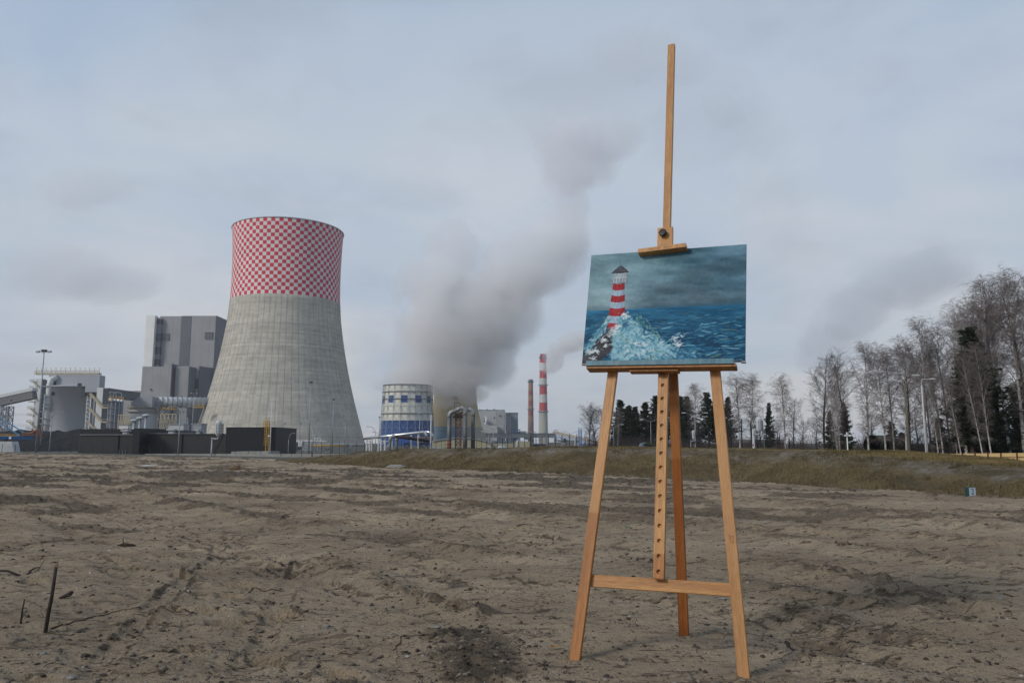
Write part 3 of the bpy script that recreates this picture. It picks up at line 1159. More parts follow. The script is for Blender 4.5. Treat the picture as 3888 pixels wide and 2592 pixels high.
# knob with eight lobes
kv, kf = [], []
NN = 64
for (rr, oy) in ((.0175, .0), (.0185, .004), (.0185, .013), (.0150, .017), (.0105, .0172), (.0098, .0150), (0.0001, .0150)):
    for k in range(NN):
        a = 2 * math.pi * k / NN
        q = rr * (1 + (.085 * math.cos(8 * a) if rr > .012 else 0))
        kv.append((q * math.cos(a), oy, q * math.sin(a)))
for i in range(6):
    for k in range(NN):
        j = (k + 1) % NN
        kf.append((i * NN + k, i * NN + j, (i + 1) * NN + j, (i + 1) * NN + k))
knob = mesh_obj('knob', kv, kf, pm('black_plastic', (.022, .020, .022), (.014, .013, .015), 60, .45), easel)
knob.matrix_local = Matrix.Translation(EP(-.004, 1.955, .052) - EO) @ Matrix((EU, EN, EK)).transposed().to_4x4()
MB().lathe([(.006, 0), (.006, .014)], 12)
kb = MB().tube([(0, 0, 0), (0, .012, 0)], .006, 12).build('knob_stem', mmetal, knob)
kb.location = (0, -.011, 0)
blue_rim = MB()
for k in range(3):
    a = math.radians(235 + 22 * k)
    blue_rim.box(math.cos(a) * .0150 - .0026, math.cos(a) * .0150 + .0026, .0166, .0176, math.sin(a) * .0150 - .0014, math.sin(a) * .0150 + .0016)
blue_rim.build('paint_smear', pm('blue_paint_smear', (.12, .24, .31), (.08, .17, .24), 90, .5), knob)


def text_on(txt, size, m, parent, mat_world, ext=.0002):
    cu = bpy.data.curves.new('lettering', 'FONT')
    cu.body = txt
    cu.size = size
    cu.extrude = ext
    cu.align_x = 'CENTER'
    cu.align_y = 'CENTER'
    tmp = bpy.data.objects.new('lettering', cu)
    COL.objects.link(tmp)
    dg = bpy.context.evaluated_depsgraph_get()
    me = bpy.data.meshes.new_from_object(tmp.evaluated_get(dg))
    bpy.data.objects.remove(tmp)
    me.materials.clear()
    me.materials.append(m)
    o = bpy.data.objects.new('lettering', me)
    COL.objects.link(o)
    o.parent = parent
    o.matrix_local = mat_world
    return o


burn = pm('pressed_lettering_in_wood', (.27, .13, .05), (.22, .10, .04), 80, .7)
# local frame of the clamp bar: x across, y out, z up -> letters lie in the x,z plane at y = +.036
Rxz = Matrix.Rotation(math.pi / 2, 4, 'X') @ Matrix.Rotation(0, 4, 'Z')
flip = Matrix(((1, 0, 0, 0), (0, 0, 1, 0), (0, 1, 0, 0), (0, 0, 0, 1)))
text_on('Adam', .0135, burn, bar, Matrix.Translation((-.052, .0361, 0)) @ flip)
text_on('Paracki', .0135, burn, bar, Matrix.Translation((.030, .0361, .0005)) @ flip)
sv, sf = [], []
for k in range(20):
    a = 2 * math.pi * k / 20
    sv.append((-.013 + .0062 * math.cos(a), .0362, .0062 * math.sin(a)))
sf.append(tuple(range(20)))
mesh_obj('stamp', sv, sf, pm('orange_stamp', (.42, .15, .045), (.36, .13, .04), 60, .7), bar)
# pen doodle of a small animal outline on the right leg
dood = [(-.013, .0, .018), (-.006, 0, .010), (.000, 0, .013), (.004, 0, .018), (.007, 0, .016), (.006, 0, .011), (.012, 0, .000), (.013, 0, -.010),
        (.008, 0, -.012), (.004, 0, -.006), (.000, 0, -.003), (-.003, 0, .004), (-.006, 0, .003), (-.003, 0, .008)]
dd = MB().tube(dood + [dood[0]], .0006, 4, cap=False)
dl = dd.build('pen_doodle', pm('faint_pen_line', (.12, .05, .03), (.10, .04, .03), 20, .8), easel)
zz = (EP(.198, 1.7) - EP(.343, -.025)).normalized()
legp = EP(.343, -.025) + zz * .545
dl.matrix_local = Matrix.Translation(legp + EN * .0125 - EO) @ Matrix((EU, EN, EK)).transposed().to_4x4() @ Matrix.Rotation(.25, 4, 'Y')


# ---- the painting: colours laid stroke by stroke, relief with them
def paint_picture(Wp=380, Hp=270):
    rs = np.random.RandomState(11)
    X, Y = np.meshgrid((np.arange(Wp) + .5) / Wp, (np.arange(Hp) + .5) / Hp)      # Y from the top
    C = np.zeros((Hp, Wp, 3))
    H = np.zeros((Hp, Wp))

    def c(r, g, b):
        return np.array([r, g, b], float)
    # sky
    sk = c(120, 150, 158) * (1 - X[..., None]) + c(80, 118, 138) * X[..., None]
    low = sstep(.25, .52, Y)[..., None]
    sk = sk * (1 - .45 * low) + c(88, 106, 116) * .45 * low
    cl = fbm(X * 3.2 + Y * 1.2, Y * 9 - X * 1.6, 1, 5)[..., None]
    sk = sk + (cl - .5) * 110
    dark = sstep(.52, .70, fbm(X * 2.2 - Y, Y * 6 + X * .8, 4, 4))[..., None] * sstep(.2, .4, X)[..., None]
    sk = sk * (1 - .22 * dark) + c(70, 84, 98) * .10 * dark
    sk += (fbm(X * 60, Y * 42, 2, 3)[..., None] - .5) * 14
    C[:] = sk
    # sea
    hz = .528
    sea = Y > hz
    dp = np.clip((Y - hz) / (1 - hz), 0, 1)[..., None]
    sc = c(26, 92, 126) * (1 - dp) + c(22, 70, 104) * dp
    sc = sc * (1 - .18 * X[..., None] * dp) + (fbm(X * 5, Y * 30, 3, 5)[..., None] - .5) * 60
    edge = np.exp(-((Y - hz) / .02) ** 2)[..., None] * c(-4, 14, 22)
    C[sea] = (sc + edge)[sea]
    soft = np.exp(-((Y - hz) / .026) ** 2)[..., None] * sstep(.25, .5, X)[..., None]
    C = C * (1 - .5 * soft) + c(34, 84, 112) * .5 * soft

    def stroke(x, y, L, w, a, col, hgt=.5, al=.9):
        ex = max(L, w) + .01
        i0, i1 = int(max(0, (x - ex) * Wp)), int(min(Wp, (x + ex) * Wp + 1))
        j0, j1 = int(max(0, (y - ex * 1.4) * Hp)), int(min(Hp, (y + ex * 1.4) * Hp + 1))
        if i1 <= i0 or j1 <= j0:
            return
        xx = X[j0:j1, i0:i1] - x
        yy = (Y[j0:j1, i0:i1] - y) * .71
        u = xx * math.cos(a) + yy * math.sin(a)
        v = -xx * math.sin(a) + yy * math.cos(a)
        d = (u / L) ** 2 + (v / w) ** 2
        k = (1 - sstep(.6, 1.1, d)) * al
        br = .75 + .5 * vn(u * 300 + x * 99, v * 900 + y * 55, 2)
        k = np.clip(k * br, 0, 1)
        C[j0:j1, i0:i1] = C[j0:j1, i0:i1] * (1 - k[..., None]) + col * k[..., None]
        H[j0:j1, i0:i1] = H[j0:j1, i0:i1] * (1 - k) + (hgt * (.4 + .6 * vn(u * 80 + 3, v * 500, 5))) * k
    # sea strokes
    for _ in range(1500):
        x = rs.rand()
        y = hz + .022 + (1 - hz) * rs.rand() ** .9
        q = rs.rand()
        d_ = (y - hz) / (1 - hz)
        if q < .42:
            col = c(18, 62, 92) + rs.randn() * 7
        elif q < .68:
            col = c(30, 98, 130) + rs.randn() * 9
        elif q < .87:
            col = c(58, 120, 150) + rs.randn() * 10
        elif q < .97:
            col = c(108, 160, 180) + rs.randn() * 10
        else:
            col = c(96, 122, 100)
        stroke(x, y, .012 + .035 * rs.rand(), .0015 + .004 * rs.rand() * (.4 + d_), rs.randn() * .16 - .05, col, .4 * rs.rand(), .25 + .5 * min(1, d_ * 3.5))
    # lighthouse
    def quad(y0, y1, x0a, x1a, x0b, x1b, col, hgt=.3, bow=.012):
        t = (Y - y0) / (y1 - y0)
        xa = x0a + (x0b - x0a) * t
        xb = x1a + (x1b - x1a) * t
        f = np.clip((X - xa) / (xb - xa + 1e-9), 0, 1)
        yo = bow * (1 - (2 * f - 1) ** 2) - bow * .3
        m = (X > xa + rs.randn() * .0005) & (X < xb) & (Y - yo > y0) & (Y - yo < y1)
        tex = (fbm(X * 90, Y * 26, 6, 3)[..., None] - .5) * 40
        shade = (1.04 - .22 * np.abs(f - .35))[..., None]
        C[m] = (col * shade + tex)[m]
        H[m] = hgt
    tx = lambda y: (.166 + (.146 - .166) * (y - .28) / .43, .2415 + (.268 - .2415) * (y - .28) / .43)
    bands = [(.278, .345, 1), (.345, .395, 0), (.395, .455, 1), (.455, .510, 0), (.510, .580, 1), (.580, .643, 0), (.643, .715, 1)]
    for y0, y1, red in bands:
        a0, a1 = tx(y0), tx(y1)
        quad(y0, y1, a0[0], a0[1], a1[0], a1[1], c(152, 42, 50) if red else c(152, 172, 190), .35)
    quad(.232, .284, .152, .262, .156, .256, c(150, 160, 168), .4)
    quad(.186, .232, .172, .254, .170, .252, c(158, 170, 176), .3)
    for k in range(11):
        stroke(.158 + k * .0098, .258, .0016, .018, 1.6 * 0, c(190, 196, 200) if k % 2 else c(92, 104, 114), .4, .8)
    stroke(.207, .232, .055, .0022, -.02, c(202, 208, 212), .5)
    stroke(.207, .286, .052, .0022, -.02, c(84, 92, 100), .5)
    # roof
    t = (Y - .120) / (.186 - .120)
    hw = .060 * np.clip(t, 0, 1) ** .75
    rm = (Y > .120) & (Y < .186 + .006 * (1 - ((X - .205) / .06) ** 2)) & (np.abs(X - .208) < hw)
    C[rm] = (c(72, 72, 80) + (fbm(X * 40, Y * 60, 3, 4)[..., None] - .5) * 60)[rm]
    H[rm] = .4
    stroke(.206, .112, .0012, .018, 0, c(60, 64, 72), .2)
    # rocks, lower left
    ry = .735 + .30 * np.clip((.20 - X) / .20, -1, 1) ** 1 * .85
    rock = (X < .235) & (Y > np.interp(X, [0, .06, .12, .14, .2, .235], [.86, .83, .76, .70, .70, .80]) + .02 * (vn(X * 30, Y * 0, 3) - .5))
    rock &= (Y < np.interp(X, [0, .08, .16, .235], [1.1, 1.02, .93, .84]))
    C[rock] = (c(58, 59, 66) + (fbm(X * 22, Y * 22, 5, 4)[..., None] - .5) * 60)[rock]
    H[rock] = .3
    # spray left of the tower
    for _ in range(170):
        t = rs.rand()
        x = .015 + .135 * t + rs.randn() * .008
        y = .86 - .25 * t ** 1.2 + abs(rs.randn()) * .045 - .02
        col = [c(116, 162, 176), c(84, 138, 160), c(168, 196, 202), c(60, 112, 140)][rs.randint(4)] + rs.randn() * 7
        stroke(x, y, .010 + .012 * rs.rand(), .003 + .004 * rs.rand(), -.7 + rs.randn() * .5, col, .8 * rs.rand() + .2)
    # the breaking wave
    for _ in range(1900):
        x = .20 + .50 * rs.rand() ** 1.15
        topy = np.interp(x, [.16, .235, .27, .32, .38, .46, .54, .64], [.84, .60, .58, .64, .72, .78, .86, .93])
        y = topy + (1.0 - topy) * rs.rand() ** .95
        if x > .47 and y < .82 and rs.rand() < .6:
            continue
        dens = fbm(np.array([x * 8]), np.array([y * 8]), 2, 3)[0]
        q = rs.rand() + (dens - .5) * .8
        col = c(146, 186, 198) if q < .28 else c(182, 206, 212) if q < .40 else c(104, 158, 178) if q < .64 else c(62, 124, 152) if q < .84 else c(30, 86, 118)
        if rs.rand() < .03:
            col = c(120, 150, 122)
        if x > .55 and rs.rand() < .4:
            col = c(40, 92, 124)
        aa = rs.choice([-1.0, -.5, .75, .2] if x < .32 else [.75, .9, .3, -.7]) + rs.randn() * .35
        stroke(x, y, .012 + .024 * rs.rand(), .003 + .006 * rs.rand(), aa, col + rs.randn() * 6, .3 + .7 * rs.rand(), .62)
    for _ in range(60):                                   # teal shoulder behind it
        x = .33 + .16 * rs.rand()
        y = np.interp(x, [.33, .49], [.60, .78]) + rs.randn() * .02
        stroke(x, y, .012, .003, .8 + rs.randn() * .3, [c(60, 112, 126), c(92, 138, 132), c(120, 158, 160)][rs.randint(3)], .5)
    whites = [(.252, .575, 24, .022), (.275, .60, 10, .012), (.215, .68, 18, .016), (.20, .715, 22, .022), (.17, .745, 16, .02), (.13, .80, 22, .016),
              (.145, .845, 14, .012), (.055, .90, 30, .02), (.09, .90, 16, .014), (.07, .96, 12, .012), (.34, .835, 16, .018), (.40, .84, 10, .02),
              (.60, .80, 22, .03), (.615, .86, 14, .018), (.59, .835, 14, .022), (.30, .90, 10, .03), (.42, .91, 8, .03), (.52, .83, 6, .02)]
    for x0, y0, n, sp in whites:
        for _ in range(n):
            stroke(x0 + rs.randn() * sp * .75, y0 + rs.randn() * sp * .6, .005 + .012 * rs.rand(), .0018 + .0035 * rs.rand(), rs.randn() * .45 - .25,
                   c(206, 215, 217) + rs.randn() * 9, .6 + .5 * rs.rand(), .6)
    C += (fbm(X * 180, Y * 130, 6, 2)[..., None] - .5) * 8
    return np.clip(C * .94, 8, 235), H


PC, PH = paint_picture()
PCL = np.where(PC / 255 <= .04045, PC / 255 / 12.92, ((PC / 255 + .055) / 1.055) ** 2.4)
Hp, Wp = PH.shape
u_ = np.linspace(-.3735, .3735, Wp + 1)
s_ = np.linspace(.5745, 0, Hp + 1)                        # local: height above the lower edge
PHp = np.pad(PH, ((0, 1), (0, 1)), mode='edge')
UU, SS = np.meshgrid(u_, s_)
inner = np.zeros_like(PHp)
inner[2:-2, 2:-2] = 1
VV = np.stack([UU, .020 + PHp * .0016 * inner, SS], -1).reshape(-1, 3)
idx = np.arange((Hp + 1) * (Wp + 1)).reshape(Hp + 1, Wp + 1)
FF = np.stack([idx[1:, :-1], idx[1:, 1:], idx[:-1, 1:], idx[:-1, :-1]], -1).reshape(-1, 4)
pic_root = thing('painting', (0, 0, 0), 'stretched canvas painting of a red and white lighthouse in a stormy sea on the easel', 'painting')
PC0 = EP(-.005, 1.2945, .020)
ROT = Matrix((EU, EN, EK)).transposed().to_4x4() @ Matrix.Rotation(TILT, 4, 'Y')
pic_root.matrix_world = Matrix.Translation(PC0) @ ROT


def painted_mat():
    m, t, p, L = new_mat('oil_paint_on_canvas')
    a = nd(t, 'ShaderNodeAttribute', attribute_name='paint')
    L(a.outputs['Color'], p.inputs['Base Color'])
    p.inputs['Roughness'].default_value = .55
    p.inputs['Specular IOR Level'].default_value = .12
    return m


pic = mesh_obj('painted_surface', VV, FF, painted_mat(), pic_root, False)
ca = pic.data.color_attributes.new('paint', 'FLOAT_COLOR', 'CORNER')
cc = np.repeat(np.concatenate([PCL.reshape(-1, 3), np.ones((Hp * Wp, 1))], 1), 4, axis=0)
ca.data.foreach_set('color', cc.astype(np.float32).ravel())
edge_side = pm('canvas_edge_painted', (.016, .030, .075), (.30, .31, .33), 26, .7, lo=.30, hi=.42)
sidebx = MB().box(-.3735, .3735, .0, .0198, 0, .5745)
sidebx.build('stretched_canvas', pm('canvas_side', (.36, .36, .37), (.05, .07, .11), 22, .8), pic_root)
e2 = MB()
e2.box(.3737, .3745, .012, .0205, .0, .5745)
e2.build('painted_edge', pm('dark_blue_painted_edge', (.012, .030, .080), (.03, .07, .12), 14, .6), pic_root)
sb = MB()
for x0, x1, z0, z1 in ((-.365, -.330, .01, .565), (.330, .365, .01, .565), (-.329, .329, .01, .045), (-.329, .329, .53, .565)):
    sb.box(x0, x1, -.004, -.0005, z0, z1)
sb.build('stretcher_bar', mw_bar, pic_root)
rawc = pm('raw_canvas', (.42, .41, .42), (.24, .25, .27), 60, .9)
for sgn in (-1, 1):
    MB().box(sgn * .366 - .010, sgn * .366 + .010, .001, .018, -.006, -.0006).build('folded_canvas_corner', rawc, pic_root)

# ------------------------------------------------------------------ small things lying on the sand
bark = pm('dark_bark', (.050, .038, .030), (.020, .016, .013), 18, .95, bump=.6, stretch=(1, 1, .2))
palewood = pm('broken_pale_wood', (.26, .18, .11), (.13, .085, .05), 30, .9)


def ground_thing(name, px, py, label, cat, group=None):
    p = Wg(px, py)
    for _ in range(4):
        p = Wg(px, py, GZ(p.x, p.y))
    return thing(name, p, label, cat, group), p


def rel(p, base, px, py, dz=0.0, lie=True):
    q = Wg(px, py)
    if lie:
        q.z = GZ(q.x, q.y) + dz
    return q - base


def crooked(name, pts, r0, r1, m, root, base, n=6, rise=None, seed=0):
    rs = random.Random(seed)
    P = [rel(None, base, x, y, r0 * .8) for x, y in pts]
    Q = []
    for i in range(len(P) - 1):
        for k in range(4):
            t = k / 4
            q = P[i].lerp(P[i + 1], t)
            q += Vector((rs.uniform(-1, 1), rs.uniform(-1, 1), 0)) * r0 * 1.4
            q.z = GZ(q.x + base.x, q.y + base.y) - base.z + r0 * .7
            Q.append(q)
    Q.append(P[-1])
    R = [r0 + (r1 - r0) * i / (len(Q) - 1) for i in range(len(Q))]
    return MB().tube(Q, R, n).build(name, m, root, True)


# upright stake at the left
g, p = ground_thing('wooden_stake', 172, 2398, 'dark splintered stake standing upright in the sand at the far left', 'stake')
tp = W(216, 2133, p.y + .02) - p
dv = tp.normalized()
MB().tube([-dv * .05, dv * .10, tp * .5 + Vector((.003, 0, 0)), tp * .93], [.0095, .0095, .0085, .0075], 8).build('shaft', bark, g, True)
sp = MB()
for k in range(3):
    b0 = tp * .92 + Vector((.004 * (k - 1), 0, 0))
    sp.tube([b0, b0 + dv * (.02 + .012 * k) + Vector((.003 * (k - 1), 0, 0))], [.0035, .0006], 5)
sp.build('splintered_tip', palewood, g)
# thin root running right from the stake
g, p = ground_thing('thin_root', 185, 2384, 'long thin brown root lying right of the upright stake', 'root')
crooked('root_strand', [(185, 2384), (250, 2362), (310, 2348), (370, 2328), (430, 2312), (470, 2312), (519, 2316)], .0042, .0018, pm('brown_root', (.10, .062, .038), (.05, .032, .02), 8, .9), g, p, seed=2)
# small forked twig by the stake
g, p = ground_thing('broken_twig', 78, 2366, 'short pale broken twig leaning beside the dark stake', 'twig')
tp = W(93, 2273, p.y) - p
MB().tube([(0, 0, -.02), tp * .5 + Vector((-.002, 0, 0)), tp], [.0055, .0045, .003], 6).build('stem', bark, g, True)
MB().tube([tp * .15, tp * .15 + Vector((.020, 0, .045))], [.0022, .001], 5).build('side_shoot', bark, g)
# chunk of root wood
g, p = ground_thing('root_chunk', 250, 2272, 'gnarled dark chunk of root lying right of the stake', 'root')
MB().tube([(-.035, -.012, .006), (-.01, 0, .014), (.016, .008, .024), (.030, .012, .040)], [.004, .011, .014, .008], 7).build('gnarled_wood', bark, g, True)
MB().tube([(.008, 0, .018), (.034, -.006, .022)], [.007, .003], 6).build('side_stub', bark, g, True)
# stubble tuft
g, p = ground_thing('stem_stubble', 476, 2073, 'clump of short broken stems sticking up left of centre', 'plant')
for k, (dx, dh, rr) in enumerate(((-.028, .070, .005), (-.004, .035, .003), (.010, .045, .003), (.018, .032, .0025), (.034, .028, .0022), (.050, .022, .002))):
    MB().tube([(dx * .4, 0, -.01), (dx, .004 * k, dh)], [rr, rr * .5], 5).build('stem', bark, g, True)
MB().tube([(-.075, 0, .006), (-.02, 0, .014), (.06, 0, .012), (.10, 0, .004)], [.004, .014, .012, .003], 7).build('root_clump', bark, g, True)
# hoop shaped stem at the far left
g, p = ground_thing('bent_dark_hose', 60, 2195, 'dark bent stem arching out of the sand at the left picture edge', 'stem')
q0, q1 = rel(None, p, -60, 2175), rel(None, p, 76, 2186)
MB().tube([q0, q0.lerp(q1, .3) + Vector((0, 0, .022)), q0.lerp(q1, .65) + Vector((0, 0, .026)), q1], [.009, .009, .0085, .007], 8).build('arched_stem', bark, g, True)
g, p = ground_thing('dry_shoot', 148, 2157, 'thin pale shoot rising from a dark curved twig', 'twig')
tp = W(198, 2092, p.y + .05) - p
MB().tube([(0, 0, 0), tp * .5 + Vector((-.008, 0, .004)), tp], [.0028, .0022, .0012], 5).build('shoot', palewood, g, True)
crooked('curved_twig', [(100, 2184), (118, 2172), (152, 2164)], .006, .003, bark, g, p, seed=5)
# more sticks
for (pts, lab, m, r) in (
        ([(942, 2240), (960, 2230), (1000, 2232), (1050, 2229), (1080, 2230)], 'thin dark twig lying beside a shoe print, centre left', bark, .0035),
        ([(1740, 2008), (1765, 1998), (1785, 1995), (1805, 1999)], 'forked twig lying on the sand near the yellow scraps', bark, .004),
        ([(1960, 1997), (2010, 1988), (2045, 1990), (2068, 2004)], 'long orange brown strip of bark by the yellow scraps', pm('orange_bark', (.17, .085, .04), (.10, .05, .026), 12, .9), .007),
        ([(1500, 2455), (1512, 2430), (1525, 2408)], 'short thick twig stuck in the sand at bottom centre', palewood, .006),
        ([(2985, 2408), (2990, 2425), (3015, 2438), (3035, 2440)], 'hook shaped dark twig right of the easel', bark, .006),
        ([(3808, 2240), (3840, 2248), (3868, 2250)], 'slim dark twig near the right picture edge', bark, .004),
        ([(1222, 2073), (1250, 2070), (1276, 2073)], 'flat weathered wood splinter left of centre', palewood, .008),
        ([(1452, 2120), (1475, 2121), (1500, 2120)], 'pale straw lying in front of a clod ridge', palewood, .003),
        ([(1850, 2065), (1880, 2066), (1902, 2066)], 'short pale stick lying left of the easel leg', palewood, .004)):
    g, p = ground_thing('stick', pts[0][0], pts[0][1], lab, 'stick', 'sticks lying on the sand')
    crooked('branch', pts, r, r * .5, m, g, p, seed=len(lab))


def scrap(name, px, py, pts, m, label, cat, group=None, lift=.006):
    """thin crumpled piece: outline in metres on the ground"""
    p = Wg(px, py)
    p.z = GZ(p.x, p.y)
    rs = random.Random(px)
    V, F = [], []
    n = len(pts)
    V.append((0, 0, lift * 1.5))
    for x, y in pts:
        V.append((x, y, GZ(p.x + x, p.y + y) - p.z + lift * rs.uniform(.5, 1.8)))
    F = [(0, i + 1, (i + 1) % n + 1) for i in range(n)]
    V2 = [(a, b, c - .0015) for a, b, c in V]
    k = len(V)
    F2 = [tuple(j + k for j in f[::-1]) for f in F]
    rim = [(i + 1, (i + 1) % n + 1, (i + 1) % n + 1 + k, i + 1 + k) for i in range(n)]
    o = mesh_obj(name, V + V2, F + F2 + rim, m)
    o.location = p
    return tag(o, label, cat, group)


scrap('green_scrap', 2382, 2002, [(-.030, .020), (-.012, .022), (.012, .002), (.036, -.004), (.034, -.010), (.004, -.012), (-.018, .000)],
      pm('green_plastic', (.012, .16, .065), (.01, .11, .05), 20, .35), 'torn strip of bright green plastic behind the easel legs', 'litter')
scrap('mauve_scrap', 2155, 2065, [(-.055, .012), (-.02, .018), (.02, .012), (.058, .010), (.05, -.004), (.0, -.008), (-.04, -.006)],
      pm('mauve_card', (.17, .115, .11), (.13, .09, .085), 20, .8), 'flat mauve scrap of card left of the easel', 'litter')
scrap('dry_leaf', 2104, 2458, [(-.022, .012), (-.008, .020), (.010, .018), (.022, .006), (.020, -.012), (.004, -.018), (-.016, -.014), (-.010, -.002)],
      pm('yellow_leaf', (.36, .20, .045), (.20, .10, .03), 40, .7), 'curled yellow brown leaf by the left easel foot', 'leaf', lift=.012)
for i, (x, y, lab) in enumerate(((1948, 2010, 'small yellow plastic scrap, left one of a pair'), (1988, 2007, 'small yellow plastic scrap, right one of a pair'))):
    scrap('yellow_scrap', x, y, [(-.028, .006), (-.01, .02), (.008, .008), (.026, .014), (.020, -.008), (.0, -.004), (-.02, -.012)],
          pm('yellow_plastic', (.52, .42, .06), (.36, .28, .05), 20, .5), lab, 'litter', 'yellow plastic scraps', lift=.016)
scrap('tan_scrap', 1303, 2132, [(-.016, .006), (.0, .012), (.02, .006), (.018, -.006), (-.01, -.008)],
      pm('tan_paper', (.34, .24, .12), (.26, .18, .09), 20, .8), 'small tan paper scrap left of centre', 'litter')
scrap('blue_scrap', 73, 2003, [(-.03, .004), (.0, .010), (.03, .004), (.02, -.006), (-.02, -.006)],
      pm('blue_plastic', (.06, .10, .16), (.05, .08, .12), 20, .5), 'small dull blue scrap at the left', 'litter')
scrap('grey_scrap', 2745, 2275, [(-.020, .014), (.0, .006), (.022, .016), (.018, -.010), (-.004, -.014), (-.018, -.004)],
      pm('grey_film', (.30, .31, .32), (.22, .23, .24), 20, .5), 'crumpled pale grey film beside the right easel leg', 'litter')
# stones one can pick out
stm = pm('grey_stone', (.21, .205, .185), (.12, .115, .10), 12, .8, bump=.3)
for x, y, s, lab in ((3748, 2188, .020, 'smooth grey green stone in the wheel ruts at right'), (2541, 2251, .020, 'grey green pebble between the easel legs'),
                     (1241, 2370, .014, 'dark rounded pebble at lower left'), (3358, 1999, .024, 'pale stone on the sand at right'),
                     (3793, 2253, .02, 'pale cream stone near the right picture edge'), (1660, 2404, .016, 'small grey pebble beside the dark soil heap'),
                     (165, 2480, .012, 'reddish brown clod stone at lower left'), (270, 2584, .016, 'grey stone cut by the bottom edge')):
    p = Wg(x, y)
    p.z = GZ(p.x, p.y) + s * .2
    o = mesh_obj('stone', [], [], stm)
    import bmesh
    bm = bmesh.new()
    bmesh.ops.create_icosphere(bm, subdivisions=2, radius=s)
    rs = random.Random(x)
    for v in bm.verts:
        v.co *= 1 + .12 * math.sin(v.co.x / s * 2.1 + x) * math.cos(v.co.y / s * 2.7 + y)
        v.co.z *= .55
        v.co.x *= 1.25
    bm.to_mesh(o.data)
    bm.free()
    o.data.polygons.foreach_set('use_smooth', [True] * len(o.data.polygons))
    o.location = p
    tag(o, lab, 'stone', 'single stones on the sand')
# white slab and log further out
g, p = ground_thing('concrete_slab', 1540, 1775, 'thin flat pale slab lying at the foot of the grassy bank', 'slab')
MB().box(-.62, .62, -.5, .5, .02, .075).build('slab_body', M['concrete'], g)
MB().box(-.55, -.1, -.4, .2, .080, .11).build('loose_plate', M['concrete'], g)
g, p = ground_thing('sawn_log', 893, 1785, 'short sawn log end lying on the far left of the field', 'log')
MB().tube([(-.20, .08, .07), (.14, -.06, .08)], [.07, .085], 12).build('log_wood', pm('cut_log', (.17, .12, .075), (.08, .055, .035), 8, .9), g, True)
MB().tube([(.1405, -.0605, .08), (.144, -.062, .08)], [.080, .080], 12).build('sawn_end', palewood, g)
o = scrap('white_sheet', 545, 1773, [(-.45, .1), (-.1, .3), (.4, .2), (.55, -.1), (.1, -.2), (-.3, -.15)], pm('white_film', (.5, .5, .48), (.38, .38, .36), 3, .6),
          'crumpled white plastic sheet far out on the left field', 'litter', lift=.05)

# number marker at the toe of the bank
mp_ = Wg(3692, 1889)
mk = thing('number_marker', (mp_.x, mp_.y, 0), 'small white marker block with the number 2 at the foot of the bank', 'marker', rz=0.22)
MB().box(-.062, .062, -.008, .075, -.03, .168).build('marker_block', pm('dark_green_marker', (.022, .055, .052), (.016, .04, .04), 9, .6), mk)
MB().box(-.060, .064, -.0115, -.0085, -.02, .166).build('face_plate', pm('pale_blue_white_plate', (.40, .47, .53), (.34, .41, .47), 9, .5), mk)
text_on('2', .135, pm('black_numeral', (.012, .012, .03), (.01, .01, .02), 9, .6), mk,
        Matrix.Translation((.004, -.0122, .098)) @ Matrix.Rotation(math.pi / 2, 4, 'X') @ Matrix.Diagonal((.78, 1, 1, 1)))
MB().box(.002, .010, -.0125, -.0117, 0, .018).build('tick_mark', pm('black_tick', (.012, .012, .03), (.01, .01, .02), 9, .6), mk)
# ------------------------------------------------------------------ power station
GB = -1.8                                               # level of the works ground


def pz(px, py, Y):
    return W(px, py, Y)


def fbox(name, x0, x1, yt, Y, depth, m, parent=None, zb=GB, yb=None, mb=None):
    """block whose front spans the measured columns x0..x1 at distance Y, top at row yt"""
    off = parent.location if parent is not None else Vector((0, 0, 0))
    ym = yt if yb is None else (yt + yb) / 2
    a = pz(x0, yt, Y)
    b = pz(x1, yt, Y)
    z0 = zb if yb is None else pz(x0, yb, Y).z
    q = mb or MB(off)
    q.box(a.x, b.x, Y, Y + depth, z0, (a.z + b.z) / 2)
    if mb is None:
        return q.build(name, m, parent)


# ---- big cooling tower
TY = 614.0
rows = [(884, 1097.5, 212.5), (900, 1097, 210.5), (960, 1095, 208), (1020, 1092, 206.6), (1090, 1089, 207), (1150, 1086, 209.5), (1210, 1083, 214), (1275, 1080, 224),
        (1340, 1077, 236), (1400, 1074, 248.5), (1460, 1071, 263), (1520, 1068, 279), (1580, 1065, 297), (1640, 1062, 315), (1690, 1060, 331), (1735, 1058, 346)]
axis_x = pz(1067, 1640, TY).x
prof = []
for py, cx, r in rows:
    c = pz(cx, py, TY)
    prof.append((r * mpp(TY, c.z) / 1.045, c.z))
tower = thing('cooling_tower', (axis_x, TY, GB), 'huge grey concrete cooling tower with a red and white chequered upper band', 'cooling tower')
zt = prof[0][1]
zc_bot = pz(1080, 1152, TY).z


def interp_prof(z):
    for (r1, z1), (r0, z0) in zip(prof, prof[1:]):
        if z0 <= z <= z1:
            t = (z - z0) / (z1 - z0)
            return r0 + (r1 - r0) * t
    return prof[-1][0] if z < prof[-1][1] else prof[0][0]


def smooth_prof(z):
    return (interp_prof(z - 4) + 2 * interp_prof(z) + interp_prof(z + 4)) / 4


NR = 20
hrow = (zt - zc_bot) / NR


